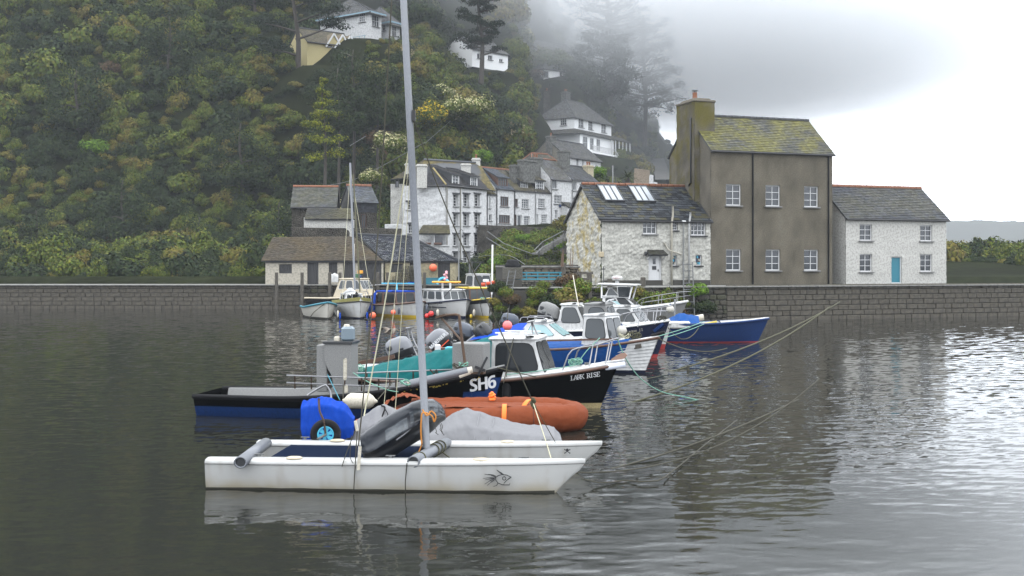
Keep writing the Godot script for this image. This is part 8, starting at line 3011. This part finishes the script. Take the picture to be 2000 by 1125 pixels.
func leaf_mesh(V: PackedVector3Array, C: PackedColorArray) -> ArrayMesh:
	var N := PackedVector3Array()
	N.resize(V.size())
	for i in range(0, V.size(), 3):
		var n := (V[i + 2] - V[i]).cross(V[i + 1] - V[i]).normalized()
		N[i] = n; N[i + 1] = n; N[i + 2] = n
	var arr := []
	arr.resize(Mesh.ARRAY_MAX)
	arr[Mesh.ARRAY_VERTEX] = V
	arr[Mesh.ARRAY_NORMAL] = N
	arr[Mesh.ARRAY_COLOR] = C
	var m := ArrayMesh.new()
	m.add_surface_from_arrays(Mesh.PRIMITIVE_TRIANGLES, arr)
	return m

# a rounded bush about 1 m in radius made of several lumps, with a few stems
func bush_mesh(n: int, size: float, pal: Array, tip: Array, tall := 0.8) -> ArrayMesh:
	var V := PackedVector3Array()
	var C := PackedColorArray()
	for k in 9:
		var a := TAU * k / 8.0 + rng.randf_range(-0.3, 0.3)
		var f := 0.0 if k == 8 else rng.randf_range(0.35, 0.62)
		var rr := rng.randf_range(0.32, 0.58)
		var c := Vector3(cos(a) * f, tall * rng.randf_range(0.3, 0.75) + (0.25 if k == 8 else 0.0), sin(a) * f)
		leaves(V, C, c, Vector3(rr, rr * rng.randf_range(0.75, 1.1), rr), n / 9, size, pal)
		if tip.size():
			leaves(V, C, c + Vector3(0, rr * 0.25, 0), Vector3(rr, rr * 0.9, rr) * 1.04, n / 26, size * 0.8, tip, 0.35, 0.92)
	return leaf_mesh(V, C)

func plume_mesh(n: int) -> ArrayMesh:
	var V := PackedVector3Array()
	var C := PackedColorArray()
	for i in n:
		var a := rng.randf() * TAU
		var f := rng.randf_range(0.1, 0.75)
		var p := Vector3(0, 0, 0)
		var q := Vector3(cos(a) * f, rng.randf_range(0.8, 1.5) - f * 0.5, sin(a) * f)
		var s := Vector3(-sin(a), 0, cos(a)) * 0.02
		for v in [p - s, q, p + s]:
			V.append(v)
			C.append(Color(0.12, 0.13, 0.05))
		if i % 3 == 0:
			leaves(V, C, q + Vector3(0, 0.08, 0), Vector3(0.07, 0.2, 0.07), 16, 0.09, [Color(0.40, 0.33, 0.20), Color(0.48, 0.40, 0.26)])
	return leaf_mesh(V, C)

# level pads of needles in tiers up a trunk: height, spread, share of bare trunk, tiers, pads in each, how much the top narrows
func tiers(ht: float, spread: float, bare: float, n: int, each: int, taper: float) -> Array:
	var r := []
	for i in n:
		var f := float(i) / (n - 1)
		var y := ht * lerpf(bare, 0.99, f)
		var R := spread * (1.0 - taper * f * f) * (0.75 + 0.25 * sin(f * 3.0))
		for k in each:
			var a := TAU * (k + 0.37 * i) / each + rng.randf_range(-0.35, 0.35)
			var q := R * rng.randf_range(0.35, 1.0)
			var w := spread * rng.randf_range(0.26, 0.4)
			r.append([cos(a) * q, y + rng.randf_range(-0.06, 0.06) * ht, sin(a) * q, w, w * rng.randf_range(0.4, 0.62)])
	return r

# a wind-shaped pine: trunk, limbs and flat pads of needles
func pine(called: String, label: String, at: Vector3, ht: float, pads: Array, pal: Array, leafs := 520, size := 0.34, category := "tree") -> void:
	var t := thing(called, label, category, at)
	var b := B.new(true)
	var low := minf(-1.5, ground(at.x, -at.z) - at.y - 0.6)
	b.tube(curve([Vector3(0, low, 0), Vector3(0.1 * ht * 0.2, ht * 0.35, 0), Vector3(-0.02 * ht, ht * 0.7, 0.1), Vector3(0, ht * 0.98, 0)], 12), ht * 0.028, 8, ht * 0.006)
	obj("trunk", b, mats["bark"], t)
	var V := PackedVector3Array()
	var C := PackedColorArray()
	for p in pads:
		b = B.new(true)
		var c := Vector3(p[0], p[1], p[2])
		var y0: float = clampf(p[1] - 0.35 * Vector2(p[0], p[2]).length(), ht * 0.15, ht * 0.95)
		b.tube(curve([Vector3(0, y0, 0), Vector3(p[0] * 0.5, lerpf(y0, p[1], 0.35), p[2] * 0.5), c - Vector3(0, p[4] * 0.4, 0)], 8), ht * 0.011, 6, ht * 0.003)
		obj("limb", b, mats["bark"], t)
		for k in 5:
			var o := Vector3(rng.randf_range(-0.6, 0.6) * p[3], rng.randf_range(-0.5, 0.5) * p[4], rng.randf_range(-0.6, 0.6) * p[3])
			leaves(V, C, c + o, Vector3(p[3] * 0.55, p[4] * 0.55, p[3] * 0.55), leafs / 5, size, pal, 0.22, 0.2)
	obj("crown", leaf_mesh(V, C), mats["leaf"], t)

var shrub_stock := {}
# the views of the houses from the quay that no bush may grow into: left, right, foot, distance
const OPEN := [[1054, 1236, 190, 325, 184], [655, 788, -20, 80, 164], [590, 708, 62, 129, 155], [912, 998, 78, 143, 171], [1044, 1114, 90, 160, 195], [1035, 1178, 272, 350, 160], [1274, 1312, 315, 366, 230], [600, 745, 365, 462, 108], [755, 960, 315, 445, 128]]

func hides(x: float, low: float, top: float, d: float, r: float) -> bool:
	var px := 1000.0 + x / d * FL
	var y1 := 520.0 - (low - EYE) / d * FL
	var y0 := 520.0 - (top - EYE) / d * FL
	var w := r / d * FL * 0.8
	for o in OPEN:
		if d < o[4] and px + w > o[0] and px - w < o[1] and y0 < o[3] - 2.0 and y1 > o[2]:
			return true
	return false

func shrub(kind: String, label: String, at: Vector3, r: float, hgt: float, group: String, category := "shrub") -> void:
	if not shrub_stock.has(kind):
		return
	var o := MeshInstance3D.new()
	var list: Array = shrub_stock[kind]
	o.mesh = list[rng.randi() % list.size()]
	o.material_override = mats["leaf"]
	o.name = numbered(kind)
	add_child(o)
	tag(o, label, category, group)
	o.position = at
	o.rotation.y = rng.randf() * TAU
	o.scale = Vector3(r, r * hgt, r)

func greenery() -> void:
	var dark := [Color(0.024, 0.040, 0.014), Color(0.034, 0.052, 0.017), Color(0.02, 0.032, 0.016), Color(0.045, 0.058, 0.02)]
	var mid := [Color(0.085, 0.115, 0.018), Color(0.11, 0.14, 0.02), Color(0.065, 0.095, 0.02), Color(0.14, 0.145, 0.026)]
	var olive := [Color(0.16, 0.145, 0.028), Color(0.12, 0.12, 0.024), Color(0.20, 0.165, 0.036), Color(0.13, 0.10, 0.03)]
	var pale := [Color(0.55, 0.50, 0.28), Color(0.42, 0.42, 0.20)]
	var bright := [Color(0.15, 0.26, 0.022), Color(0.11, 0.20, 0.02), Color(0.075, 0.14, 0.02)]
	var gold := [Color(0.70, 0.46, 0.02), Color(0.55, 0.42, 0.03)]
	var rusty := [Color(0.10, 0.06, 0.035), Color(0.13, 0.085, 0.045), Color(0.08, 0.065, 0.03)]
	var stock := {"laurel_bush": [dark, []], "green_bush": [mid, []], "olive_bush": [olive, []], "pale_flowering_bush": [mid, pale], "bright_bush": [bright, []], "gorse_bush": [mid, gold], "rusty_bush": [rusty, []]}
	for k in stock:
		var l := []
		for i in 4:
			l.append(bush_mesh(2600, 0.14, stock[k][0], stock[k][1]))
		shrub_stock[k] = l
	var fine := []
	for i in 3:
		fine.append(bush_mesh(1500, 0.13, [mid[0], mid[1], bright[1], olive[0]], [], 0.6))
	shrub_stock["creeper"] = fine
	var gp := []
	for i in 2:
		gp.append(plume_mesh(90))
	shrub_stock["pampas_grass"] = gp
	# the hillside: bushes of a few kinds in drifts
	var kinds := ["laurel_bush", "green_bush", "olive_bush", "pale_flowering_bush", "bright_bush", "rusty_bush"]
	var names := {"laurel_bush": "dark evergreen hillside bush", "green_bush": "mid green rounded hillside bush", "olive_bush": "olive brown hillside bush", "pale_flowering_bush": "green bush with cream blossom", "bright_bush": "fresh bright green hillside bush", "rusty_bush": "brown withered hillside bush", "gorse_bush": "bush with a yellow flowering top on the hillside"}
	var houses := [[723, 40, 160, 7.0], [764, 60, 164, 5.0], [640, 100, 153, 7.5], [1150, 260, 184, 9.0], [955, 115, 176, 6.0], [1085, 145, 190, 5.0], [1120, 320, 160, 6.0], [1040, 330, 152, 5.0]]
	var made := 0
	var tries := 0
	while made < 560 and tries < 9000:
		tries += 1
		var d := rng.randf_range(128.0, 205.0)
		var px := rng.randf_range(-60, 2060) if made % 3 == 0 else rng.randf_range(600, 1370)
		var x := at_x(px, d)
		var g := hill(x, d)
		if g < 4.5 or g > 75.0:
			continue
		var back := -0.766 * (x - R0.x) - 0.643 * (-d - R0.z)
		var along := 0.643 * (x - R0.x) - 0.766 * (-d - R0.z)
		if along > -3.0 and along < 27.0 and back < 7.0:
			continue
		var clear := true
		for h in houses:
			if Vector2(x - at_x(h[0], h[2]), d - h[2]).length() < h[3] or (absf(px - h[0]) < h[3] * 5.5 and d < h[2] and h[2] - d < 14.0 and g + 2.2 > at_y(h[1], h[2]) - 1.0):
				clear = false
		if absf(px - 1292) < 16 and d > 160:
			clear = false
		if not clear:
			continue
		if hides(x, g, g + 2.6, d, 2.6):
			continue
		var f := noise.get_noise_2d(x * 0.06, d * 0.06) + rng.randf_range(-0.35, 0.35)
		var k = "laurel_bush" if f < -0.18 else "green_bush" if f < 0.16 else "olive_bush" if f < 0.3 else ["pale_flowering_bush", "bright_bush", "rusty_bush", "olive_bush"][rng.randi() % 4]
		if px < 760 and rng.randf() < 0.55:
			k = "laurel_bush"
		var r := rng.randf_range(1.5, 3.3) * (1.0 + (d - 130.0) * 0.004)
		var py := 520.0 - (g - EYE) / d * FL
		var zone := "far left of the fish sheds" if px < 610 else "far right, beyond the lane" if px > 1380 else "around the yellow and blue-trimmed houses" if px < 790 and py < 190 else "between the workshop and the mast" if px < 790 else "between the mast and the bungalow" if py < 190 and px < 1010 else "above the tall white house and its row" if px < 1040 else "round the villa and the misty pines"
		shrub(k, names[k] + ", " + zone, Vector3(x, g - r * 0.35, -d), r, rng.randf_range(0.85, 1.25), k.replace("_", " ") + "es " + zone)
		made += 1
	# the mass of undergrowth between them
	var ug := [["laurel_bush", 0], ["green_bush", 1], ["olive_bush", 2], ["laurel_bush", 3], ["green_bush", 2]]
	for e in ug:
		var spots := []
		while spots.size() < 4200:
			var x := rng.randf_range(-95, 100)
			var d := rng.randf_range(100, 290) if rng.randf() < 0.35 else rng.randf_range(100, 190)
			if absf(x) > 0.56 * d or (x > -22.0 and x < 26.0 and d < 128.0):
				if spots.size() % 5 != 0:
					spots.append(null)
					continue
			var g := ground(x, d)
			var back := -0.766 * (x - R0.x) - 0.643 * (-d - R0.z)
			var along := 0.643 * (x - R0.x) - 0.766 * (-d - R0.z)
			var clear := g > 2.5 and not (along > -4.0 and along < 27.0 and back < 7.5) and not (x > 3.0 and x < 40.0 and d < 96.0) and absf(x - at_x(1292, d)) > 1.3 and not (x > -20.0 and x < -7.0 and d < 128.0 and d > 100.0 and x > -14.0)
			if x > -20.0 and x < -12.0 and d < 112.0:
				clear = false
			for p in PADS:
				if Vector2(x - p[0], d - p[1]).length() < p[3] * 0.72:
					clear = false
			var r := rng.randf_range(0.6, 1.5) * (1.7 if rng.randf() < 0.2 else 1.0)
			if clear and hides(x, g, g + r * 0.6, d, r):
				r *= 0.45
				clear = not hides(x, g, g + r * 0.5, d, r)
			spots.append(Transform3D(Basis(Vector3.UP, rng.randf() * TAU).scaled(Vector3(r, r * rng.randf_range(0.7, 1.5), r)), Vector3(x, g - r * 0.4, -d)) if clear else null)
		spots = spots.filter(func(v): return v != null)
		var mm := MultiMesh.new()
		mm.transform_format = MultiMesh.TRANSFORM_3D
		mm.mesh = shrub_stock[e[0]][e[1]]
		mm.instance_count = spots.size()
		for i in spots.size():
			mm.set_instance_transform(i, spots[i])
		var mi := MultiMeshInstance3D.new()
		mi.name = numbered("undergrowth")
		mi.multimesh = mm
		mi.material_override = mats["leaf"]
		add_child(mi)
		tag(mi, "tangled low undergrowth covering the slope between the bushes", "undergrowth", "undergrowth of the hillside")
		stuff(mi)
	# individual plants one can pick out
	for e in [["pale_flowering_bush", 893, 202, 150, 2.6, "large bush white with blossom right of the mast"], ["pale_flowering_bush", 930, 200, 152, 2.6, "second large bush white with blossom, right of the gorse"], ["gorse_bush", 842, 218, 147, 2.2, "bush crowned with yellow flowers right beside the tall mast"], ["pampas_grass", 1004, 262, 158, 2.2, "clump of cream pampas plumes left of the villa"], ["pampas_grass", 785, 118, 158, 3.0, "tall brownish pampas plumes behind the mast"], ["bright_bush", 943, 296, 142, 1.4, "small bright green bush above the chimneys"], ["green_bush", 852, 306, 140, 1.7, "round green bush above the mossy roof"], ["pale_flowering_bush", 760, 270, 134, 2.3, "bush with cream blossom left of the mast"], ["pale_flowering_bush", 722, 340, 124, 1.6, "bush with pale blossom above the slate-hung workshop"], ["bright_bush", 1165, 330, 150, 1.6, "green bush below the villa's stairs"], ["olive_bush", 1100, 432, 128, 1.6, "olive bush at the end of the retaining wall"]]:
		var p := P(e[1], e[2], e[3])
		shrub(e[0], e[5], p - Vector3(0, e[4] * 0.7, 0), e[4], 1.0, "", "shrub")
	# trees
	var pine_pal := [Color(0.016, 0.027, 0.018), Color(0.022, 0.034, 0.02), Color(0.03, 0.04, 0.022)]
	pine("cedar", "dark cedar with level branches hanging in at the top left corner", P(578, 172, 150), 17.0, [[3.0, 12.0, 1.0, 3.4, 1.1], [3.9, 10.2, 1.4, 3.8, 1.0], [-1.0, 13.5, 0, 3.5, 1.6], [-4.0, 9.0, 1.0, 3.6, 1.3], [2.0, 15.0, 1.0, 2.6, 1.2], [-3.0, 5.5, 1.0, 3.4, 1.2], [5.2, 8.4, 1.5, 2.6, 0.9]], pine_pal, 900)
	pine("tall_pine", "tall broad pine in front of the white bungalow", P(938, 156, 162), 15.5, tiers(15.5, 4.6, 0.34, 7, 5, 0.9), pine_pal, 300)
	pine("umbrella_pine", "spreading umbrella pine with a leaning trunk behind the villa", P(1182, 226, 200), 13.5, tiers(13.5, 7.6, 0.34, 6, 9, 0.4), pine_pal, 380)
	pine("misty_pine", "tall thin-branched pine half lost in the mist above the umbrella pine", P(1190, 170, 214), 24.0, tiers(24.0, 8.0, 0.38, 8, 9, 0.45), pine_pal, 280)
	pine("misty_pine", "pale broad pine at the misty right end of the hill", P(1258, 235, 222), 19.0, tiers(19.0, 9.0, 0.16, 8, 9, 0.4), pine_pal, 320)
	for e in [[830, 60, 172, "dark bushy tree right of the tall mast near the top"], [880, 80, 178, "dark bushy tree left of the tall pine"], [860, 20, 182, "dusky tree near the top beside the mast"], [690, 175, 140, "large dark evergreen tree below the yellow house"], [660, 215, 136, "large dark evergreen tree at the left edge of the slope"], [735, 215, 140, "large dark evergreen tree left of the mast"]]:
		pine("dark_tree", e[3], P(e[0], e[1] + 60, e[2]), 9.0, [[0, 7.0, 0, 3.2, 2.6], [-2.4, 5.0, 0.5, 2.8, 2.2], [2.4, 5.2, 0.5, 2.8, 2.2], [0.4, 3.2, 1.4, 2.8, 2.0], [-1.8, 2.2, 1.0, 2.4, 1.6], [2.0, 2.4, 1.0, 2.4, 1.6]], dark, 700, 0.38)
	# trees of the slope to the left of the view
	var first: Node3D = find_child("dark_tree", false, false)
	var places := [[545, 300, 132, 0.9], [470, 240, 140, 1.1], [390, 330, 128, 0.8], [330, 180, 150, 1.2], [240, 290, 134, 1.0], [150, 200, 146, 1.1], [70, 320, 130, 0.9], [500, 90, 162, 1.1], [280, 60, 168, 1.2], [90, 70, 166, 1.1]]
	for e in places:
		var c: Node3D = first.duplicate()
		c.name = numbered("dark_tree")
		add_child(c)
		var x := at_x(e[0], e[2])
		c.position = Vector3(x, hill(x, e[2]) - 0.5, -e[2])
		c.rotation.y = rng.randf() * TAU
		c.scale = Vector3.ONE * e[3]
		tag(c, "dark bushy tree on the slope left of the fish sheds", "tree", "trees on the left slope")
	pine("golden_conifer", "feathery yellow-green conifer at the left edge", P(632, 330, 118), 9.5, [[0, 1.5, 0.4, 2.4, 0.8], [0.5, 3.0, 0.4, 2.3, 0.7], [-0.2, 4.4, 0.3, 2.0, 0.7], [0.4, 5.7, 0.2, 1.8, 0.6], [0, 6.9, 0, 1.4, 0.6], [0.2, 8.0, 0, 1.0, 0.6], [0, 9.1, 0, 0.5, 0.6]], [Color(0.24, 0.25, 0.018), Color(0.17, 0.19, 0.018), Color(0.06, 0.085, 0.02)], 500, 0.28)
	# palm by the lane
	var pl := thing("palm", "bushy dark green palm beside the lane below the villa", "palm", P(1226, 362, 146))
	var V := PackedVector3Array()
	var C := PackedColorArray()
	for i in 70:
		var a := rng.randf() * TAU
		var el := rng.randf_range(0.1, 1.3)
		var L := rng.randf_range(1.5, 2.4)
		var prev := Vector3(0, 0.9, 0)
		for k in 5:
			var f := (k + 1) / 5.0
			var q := Vector3(cos(a) * cos(el) * L * f, 0.9 + sin(el) * L * f - 1.0 * f * f, sin(a) * cos(el) * L * f)
			var w := Vector3(-sin(a), 0.0, cos(a)) * 0.22 * (1.0 - f * 0.8)
			var col := Color(0.05, 0.06, 0.022) * rng.randf_range(0.6, 1.5)
			for v in [prev - w, q, prev + w]:
				V.append(v)
				C.append(col)
			prev = q
	obj("fronds", leaf_mesh(V, C), mats["leaf"], pl)
	var b := B.new(true)
	b.tube([Vector3(0, -1.5, 0), Vector3(0, 1.0, 0)], 0.3, 8)
	obj("trunk", b, mats["bark"], pl)
	# ivy and weeds of the quays and walls
	for e in [[1125, 592, 66.6, 1.0], [1100, 575, 66.6, 0.8], [1062, 556, 67.0, 0.5], [1048, 570, 66.2, 0.7], [1130, 560, 67.2, 1.0], [1160, 590, 67.6, 0.6], [1285, 585, 69.2, 1.0], [1262, 580, 69.0, 0.8], [1305, 578, 69.4, 0.8], [1240, 590, 68.6, 0.7], [1082, 612, 65.6, 0.6], [988, 570, 65.8, 0.6], [976, 600, 65.6, 0.45], [1010, 605, 65.6, 0.4], [1170, 565, 68.4, 0.5], [1330, 590, 70.0, 0.6], [1040, 590, 65.9, 0.5], [1215, 575, 68.4, 0.5]]:
		shrub("creeper", "green weeds and creeper growing over the dark quay wall", P(e[0], e[1], e[2]) - Vector3(0, e[3] * 0.4, 0), e[3], 1.0, "weeds on the quay wall", "plant")
	for e in [[1110, 585, 66.3, 1.2], [1140, 610, 66.9, 0.9], [1075, 590, 66.0, 0.8], [1030, 610, 65.6, 0.7], [1290, 602, 69.0, 1.0], [1235, 572, 69.0, 0.9], [1180, 600, 67.6, 0.7], [1000, 585, 65.7, 0.6], [968, 620, 65.4, 0.5], [972, 560, 66.4, 0.7], [966, 590, 65.8, 0.5], [1112, 548, 69.0, 0.9], [1320, 610, 69.6, 0.8], [1375, 600, 70.2, 0.9]]:
		shrub(["laurel_bush", "rusty_bush", "olive_bush"][rng.randi() % 3], "dark straggling plant rooted in the shaded quay wall", P(e[0], e[1], e[2]) - Vector3(0, e[3] * 0.4, 0), e[3], 0.9, "dark plants on the quay wall", "plant")
	shrub("bright_bush", "bright green bush at the top of the steel ladder, right edge", P(1362, 562, 70.6) - Vector3(0, 0.45, 0), 0.85, 0.9, "", "shrub")
	for e in [[985, 465, 122], [1000, 470, 121], [1020, 462, 120], [1040, 468, 119], [1060, 462, 120], [1010, 480, 112], [985, 485, 112], [970, 490, 108], [1030, 488, 106], [1080, 478, 112], [1092, 470, 114], [1068, 490, 106], [1002, 452, 124], [1045, 455, 124], [1075, 450, 127], [960, 500, 104], [975, 508, 100], [1000, 500, 100], [940, 535, 96], [950, 545, 95], [958, 520, 99], [1090, 495, 100]]:
		var r := rng.randf_range(0.8, 1.5)
		shrub(["creeper", "green_bush", "bright_bush", "creeper"][rng.randi() % 4], "green scrub on the bank below the retaining wall", P(e[0], e[1], e[2]) - Vector3(0, r * 0.5, 0), r, 0.8, "scrub on the bank", "plant")
	# dead flower spikes on the terrace
	var sp := thing("dock_plants", "brown dead flower spikes on the terrace by the cottage corner", "plant", P(1110, 518, 69.8))
	for i in 8:
		b = B.new(true)
		var x := rng.randf_range(-0.5, 0.4)
		var hh := rng.randf_range(0.5, 1.0)
		b.tube([Vector3(x, -0.1, 0), Vector3(x + 0.05, hh, 0.05)], 0.03, 5, 0.015)
		obj("spike", b, mats["rust"], sp)
